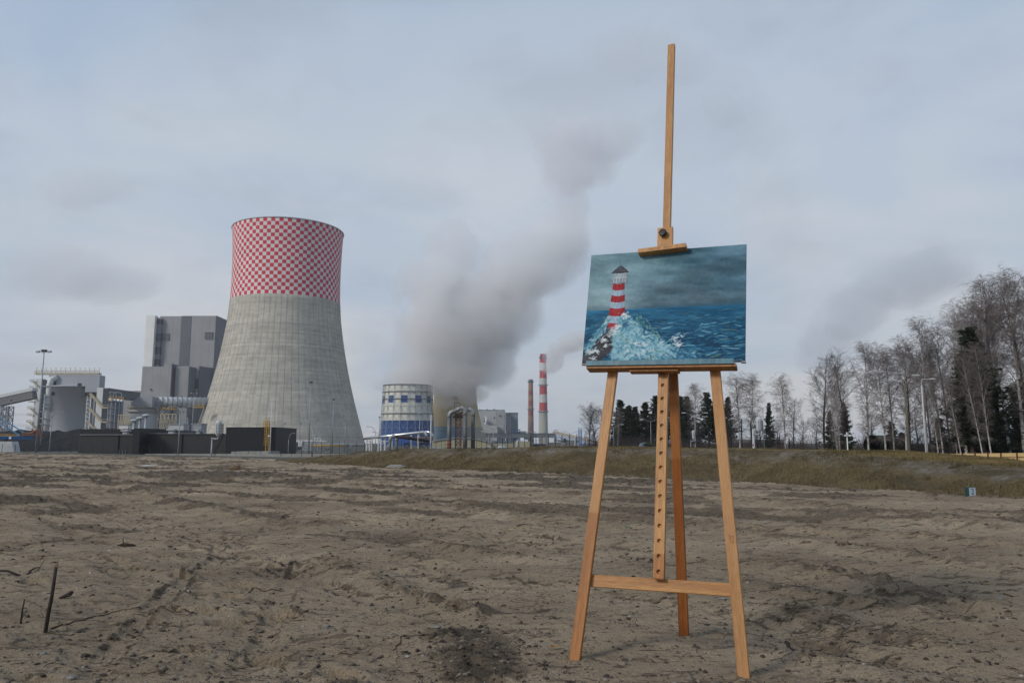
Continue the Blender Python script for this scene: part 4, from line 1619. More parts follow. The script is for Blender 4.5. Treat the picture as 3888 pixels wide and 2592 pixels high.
def tower_mat(check):
    m, t, p, L = new_mat('tower_checks' if check else 'tower_concrete')
    tc = nd(t, 'ShaderNodeTexCoord')
    sep = nd(t, 'ShaderNodeSeparateXYZ')
    L(tc.outputs['Object'], sep.inputs[0])
    at = nd(t, 'ShaderNodeMath', operation='ARCTAN2')
    L(sep.outputs[1], at.inputs[0])
    L(sep.outputs[0], at.inputs[1])
    dv = nd(t, 'ShaderNodeMath', operation='MULTIPLY_ADD', i_1=88 / (2 * math.pi), i_2=200.25)
    L(at.outputs[0], dv.inputs[0])
    zr = nd(t, 'ShaderNodeMath', operation='MULTIPLY_ADD', i_1=1 / hrow, i_2=-(zc_bot - GB) / hrow + 100)
    L(sep.outputs[2], zr.inputs[0])

    def fract_line(src, w):
        fr = nd(t, 'ShaderNodeMath', operation='FRACT')
        L(src, fr.inputs[0])
        g = nd(t, 'ShaderNodeMath', operation='LESS_THAN', i_1=w)
        L(fr.outputs[0], g.inputs[0])
        return g.outputs[0]

    def mul(a, fac, k):
        x = nd(t, 'ShaderNodeMixRGB', blend_type='MULTIPLY')
        L(fac, x.inputs[0])
        L(a, x.inputs[1])
        x.inputs[2].default_value = (*k, 1)
        return x.outputs[0]
    n = nd(t, 'ShaderNodeTexNoise')
    n.inputs['Scale'].default_value = .06
    n.inputs['Detail'].default_value = 8
    n.inputs['Roughness'].default_value = .65
    mp = nd(t, 'ShaderNodeMapping')
    mp.inputs['Scale'].default_value = (1, 1, 2.5)
    L(tc.outputs['Object'], mp.inputs[0])
    L(mp.outputs[0], n.inputs['Vector'])
    # each lift and sector poured separately: its own tone
    fl = nd(t, 'ShaderNodeMath', operation='FLOOR')
    zl = nd(t, 'ShaderNodeMath', operation='MULTIPLY', i_1=1 / 1.5)
    L(sep.outputs[2], zl.inputs[0])
    L(zl.outputs[0], fl.inputs[0])
    fa = nd(t, 'ShaderNodeMath', operation='FLOOR')
    sec = nd(t, 'ShaderNodeMath', operation='MULTIPLY_ADD', i_1=66 / (2 * math.pi), i_2=100.0)
    L(at.outputs[0], sec.inputs[0])
    L(sec.outputs[0], fa.inputs[0])
    cb = nd(t, 'ShaderNodeCombineXYZ')
    L(fl.outputs[0], cb.inputs[0])
    L(fa.outputs[0], cb.inputs[1])
    wn = nd(t, 'ShaderNodeTexWhiteNoise')
    L(cb.outputs[0], wn.inputs[0])
    cb2 = nd(t, 'ShaderNodeCombineXYZ')
    L(fl.outputs[0], cb2.inputs[0])
    wn2 = nd(t, 'ShaderNodeTexWhiteNoise')
    L(cb2.outputs[0], wn2.inputs[0])
    if check:
        f1 = nd(t, 'ShaderNodeMath', operation='FLOOR')
        f2 = nd(t, 'ShaderNodeMath', operation='FLOOR')
        L(dv.outputs[0], f1.inputs[0])
        L(zr.outputs[0], f2.inputs[0])
        s = nd(t, 'ShaderNodeMath', operation='ADD')
        L(f1.outputs[0], s.inputs[0])
        L(f2.outputs[0], s.inputs[1])
        md = nd(t, 'ShaderNodeMath', operation='PINGPONG', i_1=1.0)
        L(s.outputs[0], md.inputs[0])
        g = nd(t, 'ShaderNodeMath', operation='GREATER_THAN', i_1=.5)
        L(md.outputs[0], g.inputs[0])
        mx = nd(t, 'ShaderNodeMixRGB')
        mx.inputs[1].default_value = (.60, .59, .56, 1)
        mx.inputs[2].default_value = (.54, .020, .055, 1)
        L(g.outputs[0], mx.inputs[0])
        cur = mx.outputs[0]
        r = ramp(t, [(.35, .9), (.65, 1.04)])
        L(n.outputs[0], r.inputs[0])
        k = nd(t, 'ShaderNodeMixRGB', blend_type='MULTIPLY')
        k.inputs[0].default_value = 1
        L(cur, k.inputs[1])
        L(r.outputs[0], k.inputs[2])
        cur = k.outputs[0]
    else:
        r = ramp(t, [(.35, (.37, .348, .298)), (.65, (.47, .444, .382))])
        L(n.outputs[0], r.inputs[0])
        cur = r.outputs[0]
        for src, lo, hi in ((wn.outputs[0], .93, 1.08), (wn2.outputs[0], .90, 1.08)):
            rr = ramp(t, [(0, lo), (1, hi)])
            L(src, rr.inputs[0])
            k = nd(t, 'ShaderNodeMixRGB', blend_type='MULTIPLY')
            k.inputs[0].default_value = 1
            L(cur, k.inputs[1])
            L(rr.outputs[0], k.inputs[2])
            cur = k.outputs[0]
        cur = mul(cur, fract_line(zl.outputs[0], .16), (.84, .84, .83))
        # rain streaks down the shell
        ms = nd(t, 'ShaderNodeMapping')
        ms.inputs['Scale'].default_value = (1, 1, .06)
        L(tc.outputs['Object'], ms.inputs[0])
        ns = nd(t, 'ShaderNodeTexNoise')
        ns.inputs['Scale'].default_value = .5
        ns.inputs['Detail'].default_value = 5
        L(ms.outputs[0], ns.inputs['Vector'])
        rs_ = ramp(t, [(.35, .90), (.6, 1.04)])
        L(ns.outputs[0], rs_.inputs[0])
        k = nd(t, 'ShaderNodeMixRGB', blend_type='MULTIPLY')
        k.inputs[0].default_value = 1
        L(cur, k.inputs[1])
        L(rs_.outputs[0], k.inputs[2])
        cur = k.outputs[0]
    L(cur, p.inputs['Base Color'])
    p.inputs['Roughness'].default_value = .9 if not check else .7
    p.inputs['Specular IOR Level'].default_value = .2
    return m


def shell(z0, z1, n, name, m, th=1.0):
    zs = [z0 + (z1 - z0) * i / n for i in range(n + 1)]
    pr = [(smooth_prof(z), z - GB) for z in zs]
    pr_in = [(r - th, z) for r, z in pr[::-1]]
    q = MB()
    q.lathe(pr + pr_in, 176, cap=False)
    return q.build(name, m, tower, True)


shell(GB + 1, zc_bot, 40, 'shell', tower_mat(False))
shell(zc_bot + .01, zt, 26, 'chequered_band', tower_mat(True))
rib = MB()
for k in range(66):                                     # wind ribs running up the shell
    a = 2 * math.pi * (k + .5) / 66 + .02
    zs = [GB + 1 + (zc_bot - GB - 1) * i / 22 for i in range(23)]
    pts = [((smooth_prof(z) + .10) * math.cos(a), (smooth_prof(z) + .10) * math.sin(a), z - GB) for z in zs]
    rib.tube(pts, .055, 4, cap=False)
o = rib.build('wind_rib', pm('rib_concrete', (.25, .24, .22), (.21, .20, .185), .2, .9), tower)
MB().ring(smooth_prof(zt) - 1.2, smooth_prof(zt) + .5, zt - GB, zt - GB + .7, 128).build('rim', M['roofgrey'], tower)

# ---- boiler house behind the tower, with its annexes
BH = 720.0
c0 = pz(608, 1202, BH)
c1 = pz(820, 1197, BH)
bh = thing('boiler_house', ((c0.x + c1.x) / 2, BH, GB), 'tall grey clad boiler house with dark vertical stripes, left of the big cooling tower', 'boiler house')
cg1 = panel_mat('grey_cladding', (.285, .287, .290), (.25, .253, .26), 7.0, 0, .80)
cg2 = panel_mat('dark_grey_and_shaded_cladding', (.115, .122, .138), (.10, .106, .12), 7.0, 0, .85)  # also used on right flanks, where it paints their shade
cgw = panel_mat('white_cladding', (.76, .76, .73), (.68, .68, .66), 3.4, 0, .80)
bo = bh.location


def fb(name, x0, x1, yt, Y, dep, m, yb=None):
    return fbox(name, x0, x1, yt, Y, dep, m, bh, yb=yb)


fb('wall', 608, 690, 1200, BH, 42, cg1)
fb('dark_stripe', 690.5, 727.5, 1199, BH - .3, 1.5, cg2)
fb('wall', 728, 820, 1198.5, BH, 42, cg1)
q = MB(bo)
q.box(pz(690, 1202, BH).x, pz(728, 1202, BH).x, BH + 1.4, BH + 42, GB, pz(700, 1200, BH).z)
q.build('wall', cg1, bh)
sx = pz(820, 1200, BH).x
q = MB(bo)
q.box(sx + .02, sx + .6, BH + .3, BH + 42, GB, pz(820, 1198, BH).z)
q.build('side_wall', cg2, bh)  # flank turned from the sun, its shade put into a darker cladding
# white stair core with landings open on its right flank
fb('stair_core', 556, 589, 1197, BH - 7, 6.8, cgw)
xs = pz(589, 1200, BH - 7).x
q = MB(bo)
q.box(xs + .02, xs + 4.5, BH - 3, BH - .2, GB, pz(589, 1200, BH - 7).z - 1)
q.build('stair_shaft', panel_mat('shaded_shaft_grey', (.20, .21, .225), (.17, .18, .195), 3, 0), bh)  # shadowed flank of the white core, shade put into the grey
for k, (ya, yb_) in enumerate(((1206, 1222), (1260, 1290), (1311, 1338), (1358, 1378))):
    q = MB(bo)
    zA, zB = pz(597, ya, BH - 15).z, pz(597, yb_, BH - 15).z
    q.box(xs + .5, xs + 4.7, BH - 3.4, BH - .3, zB, zA)
    q.build('landing_opening', M['glass'], bh)  # dark slabs standing in for the shade inside the openings
louv = pm('louvre_grey', (.085, .082, .078), (.055, .055, .055), .8, .6)
for (x0, x1, y0, y1) in ((613, 644, 1266, 1292), (778, 809, 1261, 1287)):
    w = fb('louvre', x0, x1, y0, BH - .5, .45, louv, yb=y1)
    q = MB(bo)
    a, b = pz(x0, y0, BH), pz(x1, y1, BH)
    for k in range(1, 6):
        xx = a.x + (b.x - a.x) * k / 6
        q.box(xx - .12, xx + .12, BH - .8, BH - .55, b.z, a.z)
    for k in range(0, 5):
        zz_ = b.z + (a.z - b.z) * k / 4
        q.box(a.x, b.x, BH - .85, BH - .82, zz_ - .12, zz_ + .12)
    q.build('louvre_frame', cg1, w).location = (0, 0, 0)
# annexes in front
A1 = 672.0
q1 = fb('annex', 541, 652, 1391, A1, 36, cg1)
fb('annex', 622, 652.5, 1380, A1 - .4, 36.2, cg1)
xr = pz(652.6, 1390, A1).x
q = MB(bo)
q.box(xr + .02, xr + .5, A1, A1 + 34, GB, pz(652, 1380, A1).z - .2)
q.build('side_wall', cg2, bh)  # annex flank darkened by colour for its shaded side
fb('annex', 668, 718, 1389.5, A1 + 4, 30, cg1)
xr = pz(718, 1390, A1 + 4).x
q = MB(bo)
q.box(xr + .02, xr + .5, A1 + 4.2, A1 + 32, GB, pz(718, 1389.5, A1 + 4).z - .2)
q.build('side_wall', cg2, bh)  # shade of this annex flank painted with the darker cladding
fb('annex', 730, 756, 1390, A1 + 18, 25, cg1)
fb('louvre', 731, 753, 1438, A1 + 17.5, .45, louv, yb=1475)
xr = pz(756, 1390, A1 + 18).x
q = MB(bo)
za = pz(757, 1390, A1 + 18).z
q.hexa([(xr + .1, A1 + 18, GB), (xr + .6, A1 + 18, GB), (xr + .1, A1 + 60, GB), (xr + .6, A1 + 60, GB),
        (xr + .1, A1 + 18, za), (xr + .6, A1 + 18, za), (xr + .1, A1 + 60, za + 2), (xr + .6, A1 + 60, za + 2)])
q.build('side_wall', panel_mat('shaded_blue_grey_cladding', (.075, .085, .105), (.065, .072, .09), 7, 0), bh)  # shaded right face, its darkness put into the cladding colour
fb('low_annex', 470, 541, 1483, A1 + 6, 30, cg1)
fb('low_annex', 461, 498, 1523, A1 - 40, 26, cg1)
for x0, y0 in ((570, 1475), (687, 1502), (695, 1560)):
    fb('small_vent', x0, x0 + 5, y0, A1 - .9, .3, M['glass'], yb=y0 + 7)

# ---- grey silo with its penthouse, stair tower and railings
SY = 520.0
silo_mat = pm('silo_steel', (.40, .415, .435), (.35, .365, .385), .02, .5, .0, stretch=(1, 1, .2))
s_l, s_r = pz(186, 1550, SY), pz(352, 1550, SY)
scx, srad = (s_l.x + s_r.x) / 2, (s_r.x - s_l.x) / 2
silo = thing('storage_silo', (scx, SY, GB), 'broad pale grey steel silo with a long box shaped penthouse across its top', 'silo')
ztop = pz(270, 1467, SY - srad).z
MB().lathe([(srad, 0), (srad, ztop - GB), (srad + .5, ztop - GB), (srad + .5, ztop - GB + .8), (0.1, ztop - GB + 2.5)], 72, cap=False).build('drum', silo_mat, silo, True)
pent = panel_mat('penthouse_cladding', (.33, .345, .38), (.30, .315, .35), 0, 0)
SF = SY - srad * .75
px0, px1 = pz(187, 1423, SF).x, pz(379, 1427, SF).x
q = MB(silo.location)
q.box(px0, px1, SF, SF + 7, pz(280, 1466, SF).z, pz(280, 1424, SF).z)
q.box(pz(323, 1480, SF).x, px1 - .01, SF - .01, SF + 7.01, pz(280, 1488, SF).z, pz(280, 1466, SF).z)
q.build('penthouse', pent, silo)
# top walkway with railing
zt2 = pz(280, 1423, SF).z
wk = MB(silo.location)
wx0, wx1 = pz(133, 1420, SF).x, pz(377, 1420, SF).x
wk.box(wx0, wx1, SF - .6, SF + 3, zt2 + .3, zt2 + 1.3)
wk.build('walkway', M['paleyellow'], silo)
rl = MB(silo.location)
for i in range(41):
    x = wx0 + (wx1 - wx0) * i / 40
    rl.box(x - .10, x + .10, SF - .6, SF - .4, zt2 + 1.3, zt2 + 3.0)
    if i % 3 == 1:
        rl.box(x - .08, x + .08, SF - .3, SF - .1, zt2 + 1.3, zt2 + 4.4)
        rl.box(x - .7, x + .7, SF - .3, SF - .1, zt2 + 4.4, zt2 + 4.6)
for dz in (2.2, 2.95):
    rl.box(wx0, wx1, SF - .62, SF - .42, zt2 + dz - .10, zt2 + dz + .10)
rl.build('railing', M['paleyellow'], silo)
# round window, vents
for x, y, r in ((250, 1499, 1.3),):
    p_ = pz(x, y, SY)
    ang = math.asin(max(-1, min(1, (p_.x - scx) / srad)))
    w_ = MB().lathe([(r, 0), (r, .5)], 20)
    ob = w_.build('porthole', M['glass'], silo)
    ob.rotation_euler = (math.pi / 2, 0, ang)
    ob.location = (math.sin(ang) * srad, -math.cos(ang) * srad, p_.z - GB)
for x, y in ((207, 1456), (302, 1459), (325, 1500)):
    p_ = pz(x, y, SF)
    q = MB(silo.location)
    q.box(p_.x - 1.1, p_.x + 1.1, SF - .5 if y < 1480 else SF - 3.0, SF - .05, p_.z - .9, p_.z + .9)
    q.build('vent', M['glass'], silo)
# white duct down the left of the drum
dc = MB(silo.location)
xa, ya = pz(181, 1560, SF - 2).x, SF - 2
dc.tube([(xa, ya, GB), (xa, ya, pz(181, 1460, SF).z), (xa + 1, ya, pz(181, 1440, SF).z), (xa + 3.5, ya + 2, pz(181, 1432, SF).z)], 1.9, 12)
dc.build('down_duct', M['whitepaint'], silo, True)
for yy in (1467, 1508, 1536, 1550, 1588, 1609):
    q = MB(silo.location)
    p_ = pz(184, yy, SF)
    q.box(p_.x - 3, p_.x + 3, SF - 4.6, SF - 3.9, p_.z - .25, p_.z + .25)
    q.build('bracket_platform', M['galv'], silo)


def stair_tower(name, xl, xr, ytop, Y, nl, label, lean=True, side=-1, yfl=None):
    a, b = pz(xl, ytop, Y), pz(xr, ytop, Y)
    t = thing(name, ((a.x + b.x) / 2, Y, GB), label, 'stair tower', None)
    hh = a.z - GB
    w = (b.x - a.x)
    MB().box(-w / 2, w / 2, 0, 5, 0, hh).build('core', M['whitepaint'], t)
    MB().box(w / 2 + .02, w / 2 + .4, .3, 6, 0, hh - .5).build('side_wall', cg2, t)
    for k in range(nl):
        z = hh * (k + .6) / nl
        f = MB()
        f.box(side * w / 2 - (3.4 if side < 0 else 0), side * w / 2 + (0 if side < 0 else 3.4), -1.0, 3, z - .35, z)
        if k % 2:
            f.bar((side * w / 2 + side * 1.5, -1.0, z), (side * w / 2 - side * 2.5, -1.0, z - hh / nl * .8), .4, .9)
        f.build('landing', M['paleyellow'], t)
        r = MB()
        x_ = side * w / 2
        for i in range(5):
            xx = x_ + side * (.2 + i * .8)
            r.box(xx - .08, xx + .08, -1.1, -.95, z, z + 1.3)
        for dz in (.7, 1.3):
            r.box(min(x_, x_ + side * 3.5), max(x_, x_ + side * 3.5), -1.15, -1.0, z + dz - .08, z + dz + .08)
        r.build('landing_rail', M['paleyellow'], t)
    return t


stair_tower('stair_tower', 136, 158, 1437, 530, 10, 'white stair tower with yellow landings on the left flank of the broad silo')
st = stair_tower('stair_tower', 369, 392, 1471, 470, 0, 'white stair tower with slanting yellow flights right of the broad silo')
hh = pz(380, 1471, 470).z - GB
for k in range(4):
    z1 = hh * (.90 - .24 * k)
    f = MB()
    f.bar((-5.5, -1, z1), (3.0, -1, z1 - 8.5), 1.0, 1.3)
    f.box(2.5, 6.5, -2, 2, z1 - 9.2, z1 - 8.4)
    f.box(2.5, 6.5, -2.05, -1.9, z1 - 7.3, z1 - 7.1)
    f.build('stair_flight', M['paleyellow'], st)
lt = MB()
for x in (-7, -4.6):
    for y in (-1, 3):
        lt.bar((x, y, 0), (x, y, hh * .86), .35)
for k in range(12):
    z = hh * .86 * k / 12
    lt.bar((-7, -1, z), (-4.6, -1, z), .3)
    lt.bar((-7, -1, z), (-4.6, -1, z + hh * .07), .22)
lt.build('white_frame', M['whitepaint'], st)


def lattice(q, x0, x1, y0, y1, z0, z1, n, r, taper=1.0):
    cx, cy = (x0 + x1) / 2, (y0 + y1) / 2

    def c(i, z):
        t = (z - z0) / (z1 - z0)
        s = 1 + (taper - 1) * t
        X = (x0, x1, x1, x0)[i % 4]
        Y = (y0, y0, y1, y1)[i % 4]
        return Vector((cx + (X - cx) * s, cy + (Y - cy) * s, z))
    for i in range(4):
        q.bar(c(i, z0), c(i, z1), r * 1.5)
    for k in range(n):
        za, zb = z0 + (z1 - z0) * k / n, z0 + (z1 - z0) * (k + 1) / n
        for i in range(4):
            q.bar(c(i, zb), c(i + 1, zb), r)
            q.bar(c(i, za), c(i + 1, zb), r)
            if k % 2 == 0:
                q.bar(c(i + 1, za), c(i, zb), r)


# dark latticed tank beside it, with yellow rails
g_l, g_r = pz(398, 1560, 500), pz(462, 1560, 500)
tank = thing('latticed_tank', ((g_l.x + g_r.x) / 2, 500, GB), 'dark grey tank inside a steel lattice with yellow railed top, between silo and absorber', 'tank')
tr = (g_r.x - g_l.x) / 2
th_ = pz(430, 1524, 500).z - GB
MB().lathe([(tr * .86, 0), (tr * .86, th_), (.1, th_ + 1)], 40, cap=False).build('tank_shell', pm('dark_tank', (.135, .145, .16), (.10, .108, .12), .1, .5, .2), tank, True)
q = MB()
for k in range(14):
    a = 2 * math.pi * k / 14
    x, y = tr * math.cos(a), tr * math.sin(a)
    q.bar((x, y, 0), (x, y, th_ + 1), .35)
    b = 2 * math.pi * (k + 1) / 14
    for j in range(7):
        z = th_ * (j + 1) / 7
        q.bar((x, y, z), (tr * math.cos(b), tr * math.sin(b), z), .28)
q.build('lattice', M['galv'], tank)
q = MB()
for k in range(14):
    a = 2 * math.pi * k / 14
    b = 2 * math.pi * (k + 1) / 14
    x, y = tr * math.cos(a), tr * math.sin(a)
    q.bar((x, y, th_ + 1), (x, y, th_ + 3.2), .25)
    for dz in (2.1, 3.1):
        q.bar((x, y, th_ + dz), (tr * math.cos(b), tr * math.sin(b), th_ + dz), .25)
q.box(-tr * .95, tr * .2, -tr, -tr + 2, th_ + .2, th_ + 1.0)
q.build('top_railing', M['yellow'], tank)
q = MB()
for k in range(3):
    x = -tr * .6 + k * 3.6
    q.tube([(x - 1.6, -tr, th_), (x - 1.6, -tr, th_ + 4.6), (x - 1, -tr, th_ + 5.6), (x + .2, -tr, th_ + 5.9), (x + 3.6, -tr, th_ + 5), (x + 4, -tr, th_ + 2)], .28, 5)
q.build('vent_pipe', M['galv'], tank)

# conveyor galleries
def gallery(name, p0, p1, wd, ht, m, mroof, label, roofh=.9):
    p0, p1 = Vector(p0), Vector(p1)
    t = thing(name, p0, label, 'conveyor gallery')
    d = p1 - p0
    MB().bar((0, 0, 0), d, wd, ht).build('gallery_wall', m, t)
    up = Vector((0, 0, ht / 2 + roofh / 2))
    MB().bar(up, d + up, wd + .6, roofh).build('gallery_roof', mroof, t)
    return t


g1 = gallery('conveyor_gallery', pz(-120, 1553, 500), pz(132, 1498, 500), 5, 5.0, panel_mat('gallery_side', (.15, .15, .155), (.13, .13, .135), 4, 0), M['whitepaint'],
             'inclined grey conveyor gallery with white roof entering from the left picture edge', 2.0)
g2 = gallery('conveyor_gallery', pz(397, 1492, 520), pz(519, 1508, 560), 5, 5.2, cg2, cg2, 'dark conveyor gallery bridging from the stair tower to the boiler house')
for xa in (4, 30):
    q = MB(g1.location)
    a, b = pz(xa - 13, 1620, 500), pz(xa + 5, 1620, 500)
    lattice(q, a.x, b.x, 497, 503, GB, pz(xa, 1541, 500).z - .3, 6, .32)
    q.build('trestle', M['galv'], g1)
# absorber with hood and the big duct running into the cooling tower
AY = 560.0
a_l, a_r = pz(492, 1600, AY), pz(591, 1600, AY)
ab = thing('absorber', ((a_l.x + a_r.x) / 2, AY, GB), 'round grey flue gas absorber with yellow ring walkways below the big duct', 'absorber')
ar = (a_r.x - a_l.x) / 2
zr1 = pz(540, 1548, AY).z - GB
MB().lathe([(ar, 0), (ar, zr1)], 48, cap=False).build('drum', silo_mat, ab, True)
hx0, hx1 = pz(502, 1520, AY - 9).x - ab.location.x, pz(578, 1520, AY - 9).x - ab.location.x
hz0, hz1 = zr1, pz(540, 1508, AY).z - GB
q = MB()
n = 8
V, F = [], []
for yy in (-9, 9):
    ring_ = [(hx0, hz0)] + [(hx0 + 6 * (1 - math.cos(math.pi / 2 * i / 6)), hz1 - 7 + 7 * math.sin(math.pi / 2 * i / 6)) for i in range(7)] + [(hx1, hz1), (hx1, hz0)]
    V += [(x, yy, z) for x, z in ring_]
m_ = len(V) // 2
F = [tuple(range(m_))[::-1], tuple(range(m_, 2 * m_))] + [(i, (i + 1) % m_, m_ + (i + 1) % m_, m_ + i) for i in range(m_)]
q.add(V, F)
q.build('hood', pm('hood_steel', (.30, .31, .325), (.26, .27, .285), .1, .5), ab)
for yy in (1548, 1563):
    z = pz(540, yy, AY).z - GB
    q = MB()
    q.ring(ar, ar + 1.6, z - .35, z, 32)
    q.ring(ar + 1.45, ar + 1.6, z + 1.0, z + 1.25, 32)
    for k in range(32):
        a = 2 * math.pi * k / 32
        q.bar(((ar + 1.5) * math.cos(a), (ar + 1.5) * math.sin(a), z), ((ar + 1.5) * math.cos(a), (ar + 1.5) * math.sin(a), z + 1.2), .18)
    q.build('ring_walkway', M['paleyellow'], ab)
duct = thing('flue_duct', pz(580, 1526, AY), 'big pale grey flue duct with ribs running from the absorber into the cooling tower', 'duct')
d0 = pz(580, 1526, AY)
d1 = pz(800, 1529, 585)
MB().tube([(0, 0, 0), (d1 - d0) * .5, d1 - d0], pz(600, 1505, AY).z - pz(600, 1526, AY).z - .2, 28).build('duct_shell', pm('duct_steel', (.50, .51, .52), (.42, .43, .44), .1, .5, .0), duct, True)
for k in range(12):
    t = .06 + k * .083
    c = (d1 - d0) * t
    u = (d1 - d0).normalized()
    MB().tube([c - u * .25, c + u * .25], 4.35, 28).build('duct_rib', M['galv'], duct)
for xx, w in ((613, 17), (660, 9)):
    c = pz(xx, 1600, 566)
    q = MB(duct.location)
    lattice(q, c.x - w * .19, c.x + w * .19, 563, 569, GB, pz(xx, 1555, 566).z, 5, .33)
    q.build('duct_trestle', M['galv'], duct)
q = MB(duct.location)
for xx, ww in ((613, 22), (655, 12), (760, 20)):
    c = pz(xx, 1553 if xx < 700 else 1546, 560)
    q.box(c.x - ww * .19, c.x + ww * .19, 557, 560, c.z - .4, c.z + .3)
    q.box(c.x - ww * .19, c.x + ww * .19, 556.9, 557.1, c.z + 1.5, c.z + 1.8)
    for k in range(6):
        x = c.x - ww * .19 + ww * .38 * k / 5
        q.box(x - .12, x + .12, 556.8, 557, c.z, c.z + 1.8)
q.build('duct_platform', M['yellow'], duct)
q = MB(duct.location)
c = pz(606, 1546, 559)
q.hexa([(c.x - .6, 556, c.z - 3), (c.x + .6, 556, c.z - 3), (c.x - .6, 557, c.z - 3), (c.x + .6, 557, c.z - 3), (c.x - 1.7, 556, c.z + 4), (c.x + 1.7, 556, c.z + 4), (c.x - 1.7, 557, c.z + 4), (c.x + 1.7, 557, c.z + 4)])
q.build('saddle', M['galv'], duct)
# process clutter between: pipe bends, small frames
for i, (x, yt, yb_, lab) in enumerate(((532, 1591, 1625, 'pale vent pipe with a mushroom cap, left of a pair by the absorber'), (555, 1581, 1625, 'pale vent pipe with a mushroom cap, right of a pair by the absorber'),
                                       (510, 1600, 1625, 'lowest pale capped vent pipe left of the absorber'))):
    Yd = 420
    a = pz(x, yt, Yd)
    g = thing('vent_stack', (a.x, Yd, GB), lab, 'vent pipe', 'capped vent pipes by the absorber')
    h_ = a.z - GB
    MB().tube([(0, 0, 0), (0, 0, h_)], .75, 12).build('stack_pipe', M['galv'], g, True)
    MB().lathe([(.9, h_ - .2), (2.2, h_ + .4), (2.1, h_ + .9), (.2, h_ + 1.5)], 16).build('mushroom_cap', M['roofgrey'], g, True)
rs = random.Random(4)
for i, (x, w, yt, mt, lab) in enumerate(((470, 20, 1575, 'paleyellow', 'pale yellow pipe rack left of the absorber'), (640, 30, 1572, 'paleyellow', 'pale yellow truss frame right of the duct trestle'),
                                         (700, 14, 1586, 'galv', 'small grey steel frame under the duct'), (486, 12, 1600, 'paleyellow', 'low yellow railed frame by the absorber foot'))):
    Yd = 470
    a, b = pz(x - w, yt, Yd), pz(x + w, yt, Yd)
    g = thing('pipe_rack', ((a.x + b.x) / 2, Yd, GB), lab, 'pipe rack')
    hw = (b.x - a.x) / 2
    q = MB()
    h_ = a.z - GB
    for k in range(5):
        xx = -hw + 2 * hw * k / 4
        q.bar((xx, 0, 0), (xx, 0, h_), .35)
        if k < 4:
            q.bar((xx, 0, h_ * .4), (xx + hw / 2, 0, h_), .25)
            q.bar((xx, 0, h_), (xx + hw / 2, 0, h_ * .4), .25)
    q.bar((-hw, 0, h_), (hw, 0, h_), .5)
    q.bar((-hw, 0, h_ * .4), (hw, 0, h_ * .4), .4)
    q.build('rack_frame', M[mt], g)
    q = MB()
    q.tube([(-hw * .9, .6, h_ * .5), (hw * .9, .6, h_ * .5)], .6, 8)
    q.build('rack_pipe', M['roofgrey'], g, True)
for i, (x0, x1, yt, m_, lab) in enumerate(((452, 486, 1613, 'whitepaint', 'low white shed at the foot of the absorber'), (640, 697, 1612, 'roofgrey', 'low pale shed under the flue duct'),
                                           (728, 765, 1610, 'galv', 'low grey plant shed beside the big cooling tower'))):
    Yd = 450
    a, b = pz(x0, yt, Yd), pz(x1, yt, Yd)
    g = thing('plant_shed', ((a.x + b.x) / 2, Yd, GB), lab, 'shed')
    hw = (b.x - a.x) / 2
    MB().box(-hw, hw, 0, 8, 0, a.z - GB).build('shed_wall', M[m_], g)
    MB().box(-hw - .3, hw + .3, -.4, 8.4, a.z - GB + .01, a.z - GB + .5).build('shed_roof', M['galv'], g)

# ---- coal heap, dark hall and fence in front
def heap(name, pts, Y, dep, m, label, cat, seed):
    """ridge line given by measured points, slopes falling to the ground"""
    rs = np.random.RandomState(seed)
    nx = 140
    xs = np.linspace(pts[0][0], pts[-1][0], nx)
    ys = np.interp(xs, [p[0] for p in pts], [p[1] for p in pts])
    top = np.array([W(x, y, Y)[:] for x, y in zip(xs, ys)])
    nyy = 25
    V = np.zeros((nx, nyy, 3))
    for j in range(nyy):
        t = j / (nyy - 1) * 2 - 1
        k = max(0.0, 1 - abs(t) ** 1.25)
        V[:, j, 0] = top[:, 0]
        V[:, j, 1] = Y + t * dep
        V[:, j, 2] = GB - .3 + (top[:, 2] - GB + .3) * k
    V[:, :, 2] += (fbm(V[:, :, 0] * .35, V[:, :, 1] * .35, 2, 4) - .5) * 1.1 * (V[:, :, 2] > GB)
    V[:, nyy // 2, 2] = top[:, 2] + (vn(top[:, 0] * 1.3, top[:, 0] * 0, 2) - .5) * .25
    V[0, :, 2] = np.minimum(V[0, :, 2], GB - .3)
    idx = np.arange(nx * nyy).reshape(nx, nyy)
    F = np.stack([idx[:-1, :-1], idx[1:, :-1], idx[1:, 1:], idx[:-1, 1:]], -1).reshape(-1, 4)
    V = V.reshape(-1, 3)
    c = np.array([(V[:, 0].min() + V[:, 0].max()) / 2, Y, GB])
    o = mesh_obj(name, V - c, F, m, None, True)
    o.location = c
    return tag(o, label, cat)


heap('coal_heap', [(-60, 1638), (60, 1634), (75, 1628), (95, 1634), (130, 1632), (150, 1636), (205, 1636), (218, 1631), (240, 1638), (262, 1637), (290, 1628), (320, 1628), (420, 1627), (600, 1630), (760, 1635)],
     262, 16, M['coal'], 'long black coal heap in front of the silo and absorber', 'coal heap', 3)
heap('coal_heap', [(1025, 1690), (1040, 1693), (1055, 1702), (1075, 1712), (1100, 1722), (1120, 1730)], 200, 6, M['coal'], 'small black heap sloping down behind the dark hall', 'coal heap', 5)
DH = 184.0
hall = thing('dark_hall', (pz(560, 1700, DH).x, DH, GB), 'long low dark grey hall with flat roof behind the left fence', 'building')
hw_m = panel_mat('anthracite_cladding', (.030, .030, .030), (.026, .026, .026), 1.0, .0, .85)
hw_b = panel_mat('black_cladding', (.011, .012, .015), (.009, .010, .012), 1.0, .0, .85)
fbox('hall_wall', 300, 506, 1650, DH, 12, hw_m, hall)
fbox('hall_wall', 533, 860, 1646.5, DH, 14, hw_m, hall)
